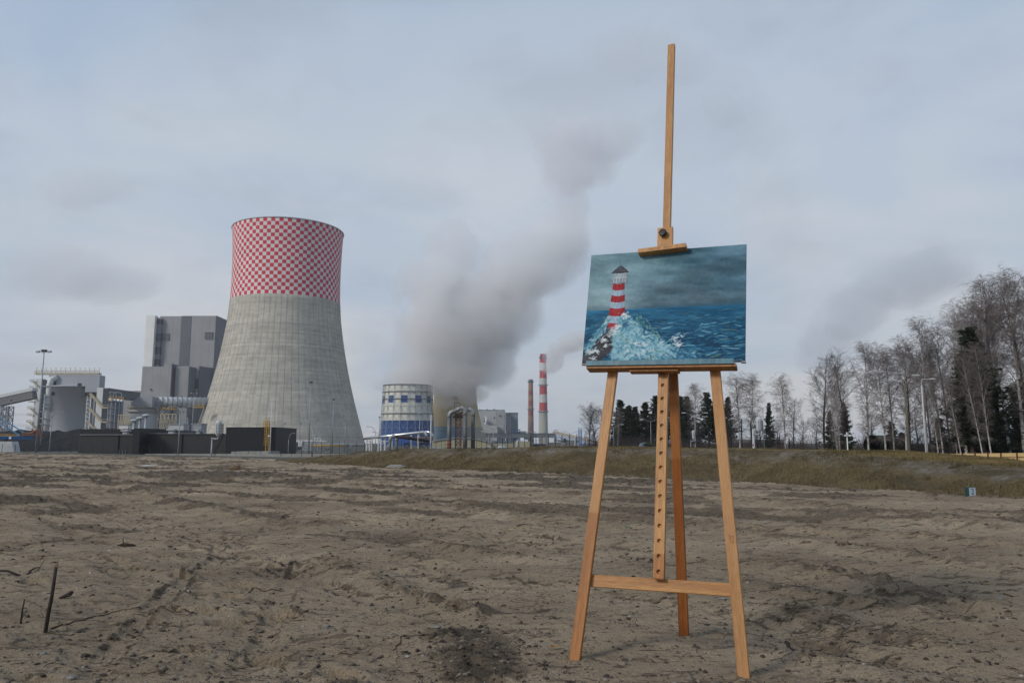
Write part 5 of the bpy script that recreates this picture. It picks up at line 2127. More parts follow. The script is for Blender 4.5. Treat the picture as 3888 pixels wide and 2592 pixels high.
fbox('hall_wall', 507, 532, 1625, DH - 5, 20, hw_b, hall)
fbox('parapet', 302, 504, 1648.5, DH - .3, .29, M['galv'], hall, yb=1650.5)
fbox('parapet', 535, 850, 1644.5, DH - .3, .29, M['galv'], hall, yb=1646)
fbox('hall_wall', 303, 500, 1629, DH + 12.1, 6, hw_b, hall)
for x0 in (449, 690):
    fbox('downpipe', x0, x0 + 2, 1648, DH - .25, .2, M['darkpost'], hall)
wf = fbox('window', 452, 478, 1707, DH - .12, .1, M['glass'], hall, yb=1729)
for x0 in (452, 464, 476):
    fbox('window_frame', x0, x0 + 1.2, 1707, DH - .2, .07, M['galv'], hall, yb=1729)
for (x0, x1, y0) in ((460, 487, 1631), (633, 664, 1628), (742, 757, 1630)):
    Yd = DH + 6
    c, d = pz(x0, y0, Yd), pz(x1, y0, Yd)
    rv = MB(hall.location)
    w_ = d.x - c.x
    rv.box(c.x + .2 * w_, d.x - .2 * w_, Yd, Yd + 1.2, pz(x0, 1647, Yd).z, pz(x0, y0 + 6, Yd).z)
    rv.box(c.x, d.x, Yd - .3, Yd + 1.6, pz(x0, y0 + 5.6, Yd).z, pz(x0, y0 + 1, Yd).z)
    rv.box(c.x + .1 * w_, d.x - .1 * w_, Yd - .1, Yd + 1.4, pz(x0, y0 + 1, Yd).z + .01, pz(x0, y0, Yd).z + .05)
    rv.build('roof_vent', M['roofgrey'], hall)
blk = thing('black_hall', (pz(950, 1700, 166).x, 166, GB), 'black box shaped hall with a yellow caged ladder, in front of the big cooling tower', 'building')
fbox('hall_wall', 859, 1048, 1622, 166, 16, hw_b, blk)
fbox('parapet', 858.5, 1048.5, 1621, 165.9, 16.2, M['darkpost'], blk, yb=1622)
bq = MB(blk.location)
bq.box(pz(890, 1738, 160).x, pz(1030, 1738, 160).x, 158, 165.5, GB, GB + .9)
bq.build('plinth', M['concrete'], blk)
# caged ladder
ld = MB(blk.location)
lx0, lx1 = pz(1012, 1620, 165.4), pz(1024, 1620, 165.4)
for x in (lx0.x, lx1.x):
    ld.box(x - .05, x + .05, 165.2, 165.35, GB, lx0.z + 1.0)
for k in range(24):
    z = GB + .3 + k * .32
    ld.box(lx0.x, lx1.x, 165.22, 165.3, z, z + .05)
for k in range(9):
    z = GB + 2.2 + k * .72
    ld.box(lx0.x - .12, lx1.x + .12, 164.45, 164.55, z, z + .07)
    for x in (lx0.x - .12, lx1.x + .06):
        ld.box(x, x + .06, 164.5, 165.3, z, z + .07)
for x in (lx0.x - .1, (lx0.x + lx1.x) / 2, lx1.x + .05):
    ld.box(x, x + .05, 164.42, 164.48, GB + 2.2, GB + 8)
rt = pz(1001, 1597, 165.6)
zr = pz(1001, 1621, 165.6).z
ld.box(rt.x, lx1.x + .2, 165.45, 165.5, zr + 1.2, zr + 1.28)
ld.box(rt.x, lx1.x + .2, 165.45, 165.5, zr + .6, zr + .68)
ld.box(rt.x, lx1.x + .2, 165.45, 165.5, zr + .02, zr + .16)
for k in range(5):
    x = rt.x + (lx1.x + .2 - rt.x) * k / 4
    ld.box(x, x + .07, 165.4, 165.5, zr, zr + 1.28)
ld.build('caged_ladder', M['yellow'], blk)

# fences: every post a part
def fence(pts, label, h_of=None, mesh=True, m=None, name='fence', r=.035, over=True, fine=.045):
    b = Vector(pts[len(pts) // 2][0])
    base = Vector((b.x, b.y, b.z))
    f = thing(name, base, label, 'fence')
    tops = []
    for p, h in pts:
        p = Vector(p) - base
        q = MB().box(-r, r, -r, r, 0, h)
        if over:
            q.bar((0, 0, h), (0, -.12, h + .18), r * 1.4)
        o = q.build('fence_post', m or M['darkpost'], f)
        o.location = p
        tops.append((p, h))
    if mesh:
        P = []
        for (a, ha), (c, hc) in zip(tops, tops[1:]):
            L = (c - a).length
            nv = max(3, min(22, int(L / .16)))
            for k in range(1, nv):
                t = k / nv
                s = a.lerp(c, t)
                P.append([s + Vector((0, 0, .05)), s + Vector((0, 0, (ha + (hc - ha) * t) * .96))])
            for k in range(10):
                z = (k + .5) / 10
                P.append([a + Vector((0, 0, ha * .96 * z)), c + Vector((0, 0, hc * .96 * z))])
        V, F = tubes(np.array([[list(a), list(b_)] for a, b_ in P]), np.full((len(P), 2), .0045), 3)
        mesh_obj('wire_mesh', V, F, m or M['darkpost'], f)
    return f


fp = []
for x in [8, 58, 112, 152, 190, 229, 270, 309, 351, 393, 437, 480, 523, 568, 613, 659, 707, 753, 799, 846, 895, 945, 991]:
    p = pz(x, 1700, 150)
    fp.append(((p.x, 150, GB + .1), 2.15))
fence(fp, 'dark wire mesh fence with slim black posts in front of the dark halls')
# raised kerb of the works road by the fence
kb_ = mesh_obj('kerb', [(-20, 147.2, GB + .0), (-70, 147.2, GB), (-70, 147.7, GB), (-20, 147.7, GB), (-20, 147.2, GB + .6), (-70, 147.2, GB + .6), (-70, 147.7, GB + .6), (-20, 147.7, GB + .6)],
               [(0, 1, 5, 4), (1, 2, 6, 5), (2, 3, 7, 6), (3, 0, 4, 7), (4, 5, 6, 7)], M['concrete'])
kb_['kind'] = 'structure'

fence2 = [(1067, 1690), (1107, 1690), (1146, 1690), (1184, 1690), (1220, 1690), (1255, 1690), (1289, 1690), (1320, 1690), (1353, 1690), (1384, 1690), (1413, 1690), (1450, 1690), (1524, 1691),
          (1560, 1691), (1600, 1690), (1636, 1691), (1656, 1690), (1676, 1689), (1690, 1688), (1711, 1686), (1730, 1684), (1748, 1682), (1768, 1681), (1790, 1680), (1810, 1679), (1828, 1678)]
fence([((lambda p: (p.x, p.y, GB + .2))(pz(x, 1700, 140)), pz(x, y - 8, 140).z - GB - .2) for x, y in fence2],
      'long black wire fence across the middle, in front of the pipes and old towers')
f3 = [(1848, 1674, 7), (1868, 1672, 8), (1888, 1671, 9), (1908, 1671, 10), (1928, 1670, 11), (1950, 1669, 12), (1970, 1667, 13), (1992, 1665, 15), (2014, 1664, 17), (2035, 1663, 18), (2058, 1661, 20),
      (2083, 1659, 22), (2109, 1656, 24), (2134, 1655, 26), (2162, 1654, 27), (2190, 1653, 28), (2221, 1652, 29), (2252, 1651, 31)]
pts = []
for x, y, a in f3:
    Y = 1.25 * FPX / (a + 6)
    Y = 96 - (x - 1848) * .05
    pts.append(((pz(x, y, Y).x, Y, -1.2), pz(x, y, Y).z + 1.2))
for x, y in ((2285, 1650), (2320, 1648), (2357, 1646), (2394, 1644), (2437, 1640), (2476, 1636), (2520, 1630), (2560, 1626), (2616, 1622), (2651, 1618), (2690, 1614), (2736, 1609)):
    Y = 74 - (x - 2285) * .045
    pts.append(((pz(x, y, Y).x, Y, -1.1), pz(x, y, Y).z + 1.1))
pts += [((pz(x, y, Y).x, Y, -1.0), pz(x, y, Y).z + 1.0) for x, y, Y in ((2774, 1604, 52), (2814, 1600, 51))]
fence(pts, 'tall black fence posts behind the grassy bank, right of centre')
pts = [((pz(x, y, Y).x, Y, -1.0), pz(x, y, Y).z + 1.0) for x, y, Y in ((2850, 1606, 53), (2884, 1613, 58), (2923, 1637, 66), (2959, 1654, 78), (2996, 1668, 92), (3040, 1676, 110))]
fence(pts, 'black fence posts running away right of the white capsule pole')

# ---- masts and street lamps
def mast(px, yb, pxt, yt, Y, label, cat='floodlight mast', heads='flood', r0=.2, r1=.08, group=None, name='light_mast', m=None, grp=None):
    top = pz(pxt, yt, Y)
    t = thing(name, (top.x, Y, GB), label, cat, group)
    h = top.z - GB
    MB().tube([(0, 0, 0), (0, 0, h * .5), (0, 0, h)], [r0, (r0 + r1) / 2, r1], 10).build('pole', m or M['galv'], t, True)
    if heads == 'flood':
        w = r0 * 4.6
        q = MB()
        q.tube([(-w, 0, h - .1), (w, 0, h - .1)], r1 * .7, 6)
        q.tube([(0, -w * .7, h - .1), (0, w * .7, h - .1)], r1 * .7, 6)
        q.box(-w * .35, w * .35, -w * .35, w * .35, h, h + w * .25)
        q.build('head_frame', M['darkpost'], t)
        for sx in (-1, 0, 1):
            fl = MB()
            fl.hexa([(sx * w - w * .28, -w * .3, h - w * .32), (sx * w + w * .28, -w * .3, h - w * .32), (sx * w - w * .28, w * .1, h - w * .14), (sx * w + w * .28, w * .1, h - w * .14),
                     (sx * w - w * .28, -w * .3, h - w * .05), (sx * w + w * .28, -w * .3, h - w * .05), (sx * w - w * .28, w * .1, h + w * .1), (sx * w + w * .28, w * .1, h + w * .1)])
            fl.build('floodlight', M['galv'], t)
    elif heads == 'rod':
        q = MB().tube([(0, 0, h), (0, 0, h + .8)], .03, 5)
        q.build('rod', M['whitepaint'], t)
        MB().box(-.5, -.12, -.15, .15, h * .35, h * .35 + .3).build('camera', M['whitepaint'], t)
    elif heads == 'cap':
        MB().lathe([(.05, h - .2), (.26, h - .1), (.30, h + .15), (.12, h + .35)], 10).build('camera', M['galv'], t, True)
    return t


mast(131, 1711, 168, 1333, 205, 'tall thick floodlight mast standing left of the broad silo', r0=.34, r1=.10)
mast(46, 1700, 44, 1520, 330, 'small floodlight mast in front of the left conveyor gallery', r0=.20, r1=.09)
mast(160, 1640, 171, 1496, 250, 'plain dark mast between the tall floodlight mast and the silo', heads='none', r0=.34, r1=.18, cat='mast', name='steel_mast')
mast(360, 1640, 358, 1512, 330, 'thin grey mast in front of the second stair tower', heads='none', r0=.2, r1=.12, cat='mast', name='steel_mast')
mast(729, 1620, 737, 1491, 300, 'floodlight mast in front of the flue duct', r0=.22, r1=.09)
mast(1162, 1740, 1181, 1452, 160, 'tallest floodlight mast before the right half of the big tower', r0=.17, r1=.06)
mast(1258, 1700, 1267, 1517, 185, 'second floodlight mast, before the right edge of the big tower', r0=.15, r1=.06)
mast(1027, 1730, 1033, 1520, 155, 'white lightning mast beside the yellow caged ladder', cat='mast', heads='rod', r0=.13, r1=.04, m=M['whitepaint'], name='lightning_mast')
for i, (x, y, Y, lab) in enumerate(((1081, 1608, 230, 'thin camera pole left of the white hut before the big tower'), (1142, 1607, 230, 'thin camera pole right of the white hut before the big tower'),
                                    (1204, 1594, 240, 'thin camera pole between the two floodlight masts'), (1312, 1591, 215, 'thin camera pole at the right foot of the big tower'),
                                    (1441, 1584, 230, 'thin camera pole at the left edge of the blue and white tower'))):
    mast(x, 1700, x, y, Y, lab, cat='camera pole', heads='cap', r0=.11, r1=.06, name='camera_pole', group='thin camera poles')


def lamp_arm(px, yt, Y, arms, label, rise=.9, reach=1.7, style='curve', zb=GB, r=.06, group=None, m=None, head=.45):
    """arms: list of -1/+1"""
    top = pz(px, yt, Y)
    t = thing('street_lamp', (top.x, Y, zb), label, 'street lamp', group)
    h = top.z - zb
    MB().tube([(0, 0, 0), (0, 0, h * .5), (0, 0, h - rise)], [r * 1.4, r * 1.15, r], 8).build('pole', m or M['galv'], t, True)
    for s in arms:
        if style == 'curve':
            pts = [(0, 0, h - rise), (s * reach * .10, 0, h - rise * .55), (s * reach * .30, 0, h - rise * .2), (s * reach * .6, 0, h - .04), (s * reach, 0, h)]
        else:
            pts = [(0, 0, h - rise), (s * reach * .5, 0, h - rise * .5), (s * reach, 0, h)]
        MB().tube(pts, r * .7, 6).build('lamp_arm', m or M['galv'], t, True)
        e = Vector(pts[-1])
        hd = MB()
        hd.hexa([e + Vector((a * head * .5 + s * head * .45, b_ * .13, c_)) for c_ in (-.05, .07) for b_ in (-1, 1) for a in (-1, 1)])
        hd.build('lamp_head', M['roofgrey'] if style != 'curve' else M['galv'], t)
    return t


lamp_arm(199, 1563, 118, (-1, 1), 'slender two armed street lamp before the coal heap, left of the dark hall', 1.0, 1.55, head=.3)
lamp_arm(686, 1543, 104, (-1, 1), 'slender two armed street lamp before the middle of the dark hall', .9, 1.1, head=.3)
lamp_arm(1097, 1644, 150, (1,), 'small curved street lamp left of the white hut', 1.3, .95, head=.25, group=None)
lamp_arm(1190, 1605, 145, (-1,), 'curved street lamp bending left beside the tallest mast', 1.2, 1.5, head=.25)
lamp_arm(1203, 1637, 150, (1,), 'curved street lamp bending right beside the tallest mast', 1.3, 1.2, head=.25)
lamp_arm(1333, 1658, 170, (-1,), 'small curved street lamp at the right foot of the big tower', 1.0, .6, head=.25)
lamp_arm(1427, 1619, 138, (-1,), 'curved street lamp over the silver pipe, the taller of two', 1.3, 1.4, head=.25)
lamp_arm(1440, 1640, 140, (-1, 1), 'curved two armed street lamp over the silver pipe', 1.2, 1.0, head=.25)

# ---- huts at the foot of the big tower
for (x0, x1, yt, Y, m_, lab) in ((1046, 1112, 1677, 235, panel_mat('grey_hut', (.12, .135, .16), (.10, .115, .14), 1.2, 0), 'low blue grey hut beside the black hall'),
                                 (1113, 1190, 1670, 262, M['galv'], 'grey hut with a white front before the big tower')):
    a, b = pz(x0, yt, Y), pz(x1, yt, Y)
    g = thing('site_hut', ((a.x + b.x) / 2, Y, GB), lab, 'hut')
    hw = (b.x - a.x) / 2
    MB().box(-hw, hw, 0, 6, 0, a.z - GB).build('hut_wall', m_, g)
    MB().box(-hw, hw, -.15, 0 - .02, a.z - GB - .45, a.z - GB).build('fascia', M['yellow'] if x0 < 1100 else M['whitepaint'], g)
    if x0 > 1100:
        MB().box(-hw, -hw * .05, -.4, -.16, a.z - GB - 2.2, a.z - GB).build('white_front', M['whitepaint'], g)
        MB().box(-hw * .96, -hw * .2, -.2, -.1, .4, a.z - GB - 2.5).build('window', M['glass'], g)
    else:
        MB().box(-hw * .9, -hw * .8, -.2, -.05, 0, a.z - GB - .6).build('downpipe', M['galv'], g)
pr = thing('pipe_bridge', (pz(1250, 1690, 215).x, 215, GB), 'low pipe bridge with an orange pipe at the foot of the big tower', 'pipe bridge')
q = MB(pr.location)
a, b = pz(1170, 1691, 215), pz(1305, 1692, 215)
q.tube([(a.x, 215, a.z), (b.x, 215, b.z)], .18, 8)
q.build('orange_pipe', M['yellow'], pr, True)
q = MB(pr.location)
a2, b2 = pz(1165, 1685, 216), pz(1385, 1688, 216)
q.tube([(a2.x, 216, a2.z), (b2.x, 216, b2.z)], .15, 8)
for x in (1160, 1190, 1235, 1245, 1290, 1325):
    a = pz(x, 1688, 216)
    q.bar((a.x, 216, GB), (a.x + (.9 if x % 2 else -.9), 216, a.z), .2)
    q.bar((a.x + .3, 216, GB), (a.x + .3, 216, a.z), .2)
q.build('support', M['galv'], pr)
q = MB(pr.location)
a = pz(1206, 1661, 217)
for x in (-1, 0, 1):
    q.box(a.x + x * .8 - .06, a.x + x * .8 + .06, 217, 217.1, GB, a.z)
q.box(a.x - 1, a.x + 2.5, 216.5, 218, a.z - 1.0, a.z - .8)
q.box(a.x - 1, a.x + 1, 216.5, 216.6, a.z - .1, a.z)
q.build('platform', M['whitepaint'], pr)

# ---- old cooling tower with steel frame and blue bands
OY = 780.0
oc = pz(1547, 1560, OY)
t1 = thing('framed_cooling_tower', (oc.x, OY, GB), 'many sided white and blue cooling tower with an outer steel frame', 'cooling tower')
rows1 = [(1464, 89), (1490, 90.5), (1505, 91.5), (1531, 92.5), (1544, 93.5), (1570, 95), (1598, 97), (1625, 98.5), (1650, 100.5), (1700, 103)]
pr1 = [(r * mpp(OY, pz(1547, y, OY).z), pz(1547, y, OY).z - GB) for y, r in rows1]
NS = 22
cols = {'w': pm('cream_cladding', (.74, .73, .66), (.60, .59, .52), .06, .7, stretch=(1, 1, .3)), 'b': pm('blue_cladding', (.014, .075, .28), (.012, .06, .23), .1, .7)}
tm, tb = MB(), MB()


def seg_ring(mbx, ra, za, rb, zb_, ks):
    for k in ks:
        a0, a1 = 2 * math.pi * k / NS, 2 * math.pi * (k + 1) / NS
        P = [(ra * math.cos(a0), ra * math.sin(a0), za), (ra * math.cos(a1), ra * math.sin(a1), za), (rb * math.cos(a1), rb * math.sin(a1), zb_), (rb * math.cos(a0), rb * math.sin(a0), zb_)]
        mbx.add(P, [(0, 1, 2, 3)])


def at(y):
    z = pz(1547, y, OY).z - GB
    return np.interp(z, [p[1] for p in pr1[::-1]], [p[0] for p in pr1[::-1]]), z


def band(y0, y1, which, nsub=1):
    (r0, z0), (r1, z1) = at(y0), at(y1)
    if which == 'w':
        seg_ring(tm, r1, z1, r0, z0, range(NS))
    elif which == 'b':
        seg_ring(tb, r1, z1, r0, z0, range(NS))


band(1464, 1505, 'w')
band(1531, 1598, 'w')
band(1598, 1700, 'b')
(r0, z0), (r1, z1) = at(1505), at(1531)
seg_ring(tm, r1, z1, r0, z0, [k for k in range(NS)])
tm.build('white_cladding', cols['w'], t1)
tb.build('blue_cladding', cols['b'], t1)
for k in range(0, NS, 2):
    w = MB()
    a0, a1 = 2 * math.pi * (k + .06) / NS, 2 * math.pi * (k + .94) / NS
    ap = math.cos(math.pi / NS)
    P = []
    for (r, z) in ((r1 + .4, z1), (r0 + .4, z0)):
        for a in (a0, a1):
            P.append((r * math.cos(a), r * math.sin(a), z))
    w.add([P[0], P[1], P[3], P[2]], [(0, 1, 2, 3)])
    w.build('blue_window_band', cols['b'], t1)
fr = MB()
lv = [1464, 1490, 1518, 1544, 1573, 1598, 1625, 1652]
frame_pts = []
for k in range(NS):
    a = 2 * math.pi * k / NS
    b = 2 * math.pi * (k + 1) / NS
    for (ya, yb_) in zip(lv, lv[1:]):
        (ra, za), (rb, zb_) = at(ya), at(yb_)
        ra += .9
        rb += .9
        A_ = Vector((ra * math.cos(a), ra * math.sin(a), za))
        B_ = Vector((rb * math.cos(a), rb * math.sin(a), zb_))
        C_ = Vector((ra * math.cos(b), ra * math.sin(b), za))
        D_ = Vector((rb * math.cos(b), rb * math.sin(b), zb_))
        Mm = (B_ + D_) / 2
        fr.bar(A_, B_, .34)
        fr.bar(A_, C_, .26)
        fr.bar(A_, Mm, .18)
        fr.bar(C_, Mm, .18)
fr.build('steel_frame', pm('frame_grey', (.33, .36, .38), (.27, .30, .32), .3, .6), t1)
wk = MB()
for y in (1464, 1490, 1517, 1571):
    r, z = at(y)
    wk.ring(r + .2, r + 1.5, z - .15, z + .1, NS)
wk.build('ring_walkway', pm('walkway_dark', (.17, .20, .24), (.14, .16, .19), .3, .6), t1)

# ---- old concrete cooling tower behind it
PY = 860.0
c = pz(1728, 1560, PY)
t2 = thing('old_cooling_tower', (c.x, PY, GB), 'old ochre concrete cooling tower half hidden in steam, pale blue at the base', 'cooling tower')
rows2 = [(1458, 82), (1490, 80), (1530, 83), (1560, 88), (1600, 98), (1640, 110), (1680, 123), (1700, 128)]
prf = [(r * mpp(PY, pz(1728, y, PY).z), pz(1728, y, PY).z - GB) for y, r in rows2]


def sm(z):
    zz = [p[1] for p in prf[::-1]]
    rr = [p[0] for p in prf[::-1]]
    return (np.interp(z - 3, zz, rr) + 2 * np.interp(z, zz, rr) + np.interp(z + 3, zz, rr)) / 4


def shell2(ya, yb_, a0, a1, name, m, n=14, dr=0):
    za, zb_ = pz(1728, ya, PY).z - GB, pz(1728, yb_, PY).z - GB
    p_ = [(sm(zb_ + (za - zb_) * i / n) + dr, zb_ + (za - zb_) * i / n) for i in range(n + 1)]
    return MB().lathe(p_, 60, cap=False, a0=a0, a1=a1).build(name, m, t2, True)


och = pm('ochre_concrete', (.46, .37, .20), (.33, .275, .165), .05, .9, stretch=(1, 1, .4))
beig = pm('beige_concrete', (.30, .275, .215), (.22, .205, .17), .05, .9, stretch=(1, 1, .4))
lightbl = pm('pale_blue_painted_concrete', (.155, .245, .315), (.12, .20, .265), .06, .85)
PI = math.pi
shell2(1458, 1621, 0, 2 * PI, 'shell', och)
shell2(1621.3, 1705, PI, 1.62 * PI, 'painted_base', lightbl, 8)
shell2(1621.3, 1705, 1.62 * PI, 3 * PI, 'painted_base', beig, 8)
r_, z_ = sm(pz(1728, 1634, PY).z - GB), pz(1728, 1634, PY).z - GB
MB().ring(r_, r_ + .6, z_ - .5, z_, 60).build('string_course', M['concrete'], t2)
r_, z_ = sm(prf[0][1]), prf[0][1]
MB().ring(r_ - .8, r_ + .8, z_, z_ + 1, 60).build('rim', M['concrete'], t2)

# low ochre hall in front of both
yh = thing('ochre_hall', (pz(1800, 1680, 420).x, 420, GB), 'long low ochre corrugated hall below the old towers', 'building')
yw = panel_mat('ochre_cladding', (.36, .33, .22), (.30, .275, .185), 1.5, 0, .88)
a, b = pz(1640, 1676, 420), pz(1862, 1668, 420)
c_, d_ = pz(1710, 1664, 420), pz(1790, 1664, 420)
q = MB(yh.location)
Vq = []
for yy in (420, 445):
    Vq += [(a.x, yy, GB), (b.x, yy, GB), (b.x, yy, pz(1862, 1680, 420).z), (d_.x, yy, d_.z), (c_.x, yy, c_.z), (a.x, yy, a.z)]
q.add(Vq, [(0, 1, 2, 3, 4, 5), (11, 10, 9, 8, 7, 6)] + [(i, (i + 1) % 6, 6 + (i + 1) % 6, 6 + i) for i in range(6)])
q.build('hall_wall', yw, yh)
q = MB(yh.location)
for i, j in ((5, 4), (4, 3), (3, 2)):
    q.bar(Vector(Vq[i]) + Vector((0, -.4, .25)), Vector(Vq[j]) + Vector((0, -.4, .25)), .8, .5)
q.build('roof_edge', M['galv'], yh)
fbox('sloping_wing', 1864, 1950, 1684, 430, 20, yw, yh)
wh = thing('pale_hall', (pz(2050, 1690, 400).x, 400, GB), 'low beige grey hall behind the fence, right of the ochre hall', 'building')
fbox('hall_wall', 2086, 2180, 1679, 400, 20, pm('brown_grey_wall', (.16, .15, .135), (.13, .12, .11), .1, .8), wh)
fbox('hall_wall', 1955, 2012, 1675, 405, 20, yw, wh)
fbox('hall_wall', 2012.5, 2072, 1688, 395, 20, pm('grey_green_wall', (.16, .165, .14), (.13, .135, .115), .1, .8), wh)
fbox('roof_edge', 2012, 2074, 1683.5, 394, 21, cg2, wh, yb=1687.8)
# bundled plastic sheets
for i, (x0, x1, yt, lab) in enumerate(((1830, 1882, 1696, 'pale plastic covered stack left of its twin, behind the fence'), (1886, 1925, 1693, 'pale plastic covered stack right of its twin, behind the fence'))):
    a, b = pz(x0, yt, 120), pz(x1, yt, 120)
    hw = (b.x - a.x) / 2
    q = MB().tube([(-hw, 0, .5), (-hw * .8, 0, .9), (0, 0, 1.1), (hw * .8, 0, .85), (hw, 0, .5)], [.3, .5, .6, .5, .3], 10)
    g = q.build('covered_stack', pm('plastic_sheet', (.38, .43, .46), (.26, .30, .33), 1.5, .35), None, True)
    g.location = ((a.x + b.x) / 2, 120, a.z - 1.5)
    g.scale.z = 1.0
    tag(g, lab, 'stack', 'plastic covered stacks')
    fbx = MB().box(-hw, hw, -.5, .5, GB - (a.z - 1.5), .3).build('timber_base', M['concrete'], g)

# ---- gooseneck pipes with steel tower
GY = 196.0
gp = thing('gooseneck_pipes', (pz(1750, 1700, GY).x, GY, GB), 'three tall grey insulated pipes bent over a rusty steel tower', 'pipework')
pipm = pm('pipe_sheath', (.135, .145, .150), (.10, .108, .112), .5, .55, .3)
pipl = pm('pipe_sheath_light', (.27, .28, .285), (.19, .20, .205), .6, .5, .3)
rp = 8 * mpp(GY)


def pipe(cols_, name, pts, r, m, n=14):
    q = MB(gp.location)
    q.tube(pts, r, n)
    return q.build(name, m, gp, True)


def arc(c, r, a0, a1, axx, n=7):
    out = []
    for i in range(n):
        a = a0 + (a1 - a0) * i / (n - 1)
        out.append(Vector(c) + Vector(axx) * (r * math.cos(a)) + Vector((0, 0, 1)) * (r * math.sin(a)))
    return out


xL = pz(1706, 1600, GY).x
xR = pz(1763, 1600, GY - 3).x
xR2 = pz(1793, 1600, GY + 3).x
zt_ = pz(1740, 1553, GY).z
zs = pz(1706, 1575, GY).z
rb = rp * 2.0
p_a = [Vector((xL, GY, GB)), Vector((xL, GY, zt_ - rb - 1.0))]
pipe(None, 'riser', p_a, rp, pipm)
pipe(None, 'bend', [Vector((xL, GY, zt_ - rb - 1.0))] + arc((xL + rb, GY, zt_ - rb - .6), rb, PI, PI / 2, (1, 0, 0)), rp * 1.03, pipl)
pipe(None, 'cross_pipe', [Vector((xL + rb, GY, zt_ - .6)), Vector((xR - rb * .8, GY - 2.5, zt_ + .2))], rp, pipl)
pipe(None, 'bend', arc((xR - rb * .8, GY - 3, zt_ + .2 - rb), rb, PI / 2, 0, (1, 0, 0)) + [Vector((xR + rb * .2, GY - 3, zt_ - rb - .6))], rp * 1.04, pipl)
pipe(None, 'riser', [Vector((xR + rb * .2, GY - 3, GB)), Vector((xR + rb * .2, GY - 3, zt_ - rb - .6))], rp * 1.02, pipm)
pipe(None, 'cross_pipe', [Vector((xL + rb + 1, GY + 3.4, zt_ - .5)), Vector((xR2 - rb * .8, GY + 3, zt_ + .1))], rp, pipl)
pipe(None, 'bend', arc((xR2 - rb * .8, GY + 3, zt_ + .1 - rb), rb, PI / 2, 0, (1, 0, 0)) + [Vector((xR2 + rb * .2, GY + 3, zt_ - rb - .6))], rp * 1.04, pipl)
pipe(None, 'riser', [Vector((xR2 + rb * .2, GY + 3, GB)), Vector((xR2 + rb * .2, GY + 3, zt_ - rb - .6))], rp, pipm)
for (x, y, zc_) in ((xR - rb * .3, GY - 3, zt_ - .05), (xR2 - rb * .3, GY + 3, zt_ - .1)):
    q = MB(gp.location)
    q.tube([p + Vector((0, 0, .10)) for p in arc((x - rb * .5, y, zc_ - rb + .1), rb, PI * .52, PI * .26, (1, 0, 0), 5)], rp * 1.0, 14)
    q.build('rust_patch', pm('faded_rust', (.20, .095, .06), (.12, .07, .05), 1.2, .85), gp, True)
q = MB(gp.location)
q.tube([(xL, GY, pz(1706, 1688, GY).z), (xL, GY, pz(1706, 1676, GY).z)], rp * 1.08, 14)
q.tube([(xL, GY, pz(1706, 1700, GY).z), (xL, GY, pz(1706, 1690, GY).z)], rp * 1.05, 14)
q.build('rust_collar', M['rust'], gp, True)
q = MB(gp.location)
for zz_ in (zs - 3, zs - 6):
    for x, y in ((xL, GY), (xR + rb * .2, GY - 3), (xR2 + rb * .2, GY + 3)):
        q.tube([(x, y, zz_ - .05), (x, y, zz_ + .05)], rp * 1.06, 14)
q.build('pipe_strap', M['galv'], gp)
ta, tb_ = pz(1730, 1600, GY), pz(1750, 1600, GY)
q = MB(gp.location)
lattice(q, ta.x, tb_.x, GY - 1, GY + 2, GB, zt_ - 1.6, 9, .10)
q.build('steel_tower', pm('dark_steel', (.075, .075, .085), (.05, .05, .055), 1, .7), gp)
q = MB(gp.location)
q.box(ta.x - .6, tb_.x + .6, GY - 1.6, GY + 2.6, zt_ - 2.2, zt_ - 1.7)
q.box(ta.x - .2, tb_.x + .2, GY - 1.2, GY + 2.2, zt_ - 1.65, zt_ - 1.05)
q.tube([(ta.x - .3, GY - 1, zt_), (ta.x - .3, GY - 1, zt_ + 1.7)], .05, 5)
q.tube([(ta.x - .3, GY - 1, zt_ + 1.6), (ta.x + 1.2, GY - 1, zt_ + 1.5)], .05, 5)
q.build('saddle_platform', M['darkpost'], gp)
q = MB(gp.location)
for x in (tb_.x - .3, tb_.x + .25):
    q.box(x - .04, x + .04, GY - 1.6, GY - 1.5, GB, zt_ - 1)
for k in range(34):
    z = GB + .3 * k + .2
    q.box(tb_.x - .3, tb_.x + .25, GY - 1.6, GY - 1.5, z, z + .06)
q.build('rusty_ladder', M['rust'], gp)

# ---- silver and brown pipes on a trestle
SP = thing('silver_pipes', (pz(1500, 1690, 172).x, 172, GB), 'silver insulated pipes on a white trestle, bending down at their right end', 'pipework')
silv = pm('silver_sheath', (.62, .63, .64), (.50, .51, .52), .7, .28, .85)
q = MB(SP.location)
a, b = pz(1379, 1665, 176), pz(1606, 1640, 172)
rr_ = 5.2 * mpp(172)
e = pz(1613, 1643, 172)
q.tube([a, a.lerp(b, .5), b, Vector((e.x - .05, 172, e.z + .05)), Vector((e.x + .25, 172, e.z - .45)), Vector((e.x + .3, 172, pz(1613, 1664, 172).z))], rr_, 14)
q.build('silver_pipe', silv, SP, True)
q = MB(SP.location)
off = Vector((20 * mpp(172), 1.4, -.02))
q.tube([a + Vector((0, 3, .1)), b + off * .6 + Vector((0, 1, .1)), b + off, Vector((e.x, 172, e.z)) + off + Vector((.0, 0, .05)), Vector((e.x + .3, 172, e.z - .5)) + off, Vector((e.x + .35, 172, pz(1613, 1664, 172).z)) + off], rr_, 14)
q.build('silver_pipe', silv, SP, True)
for x in (1392, 1403, 1412, 1437, 1446, 1461, 1487, 1560, 1590):
    c = pz(x, 1668, 175)
    MB(SP.location).box(c.x - .17, c.x + .17, 175, 175.4, GB, a.lerp(b, (c.x - a.x) / (b.x - a.x)).z - .3).build('trestle_post', M['whitepaint'], SP)
q = MB(SP.location)
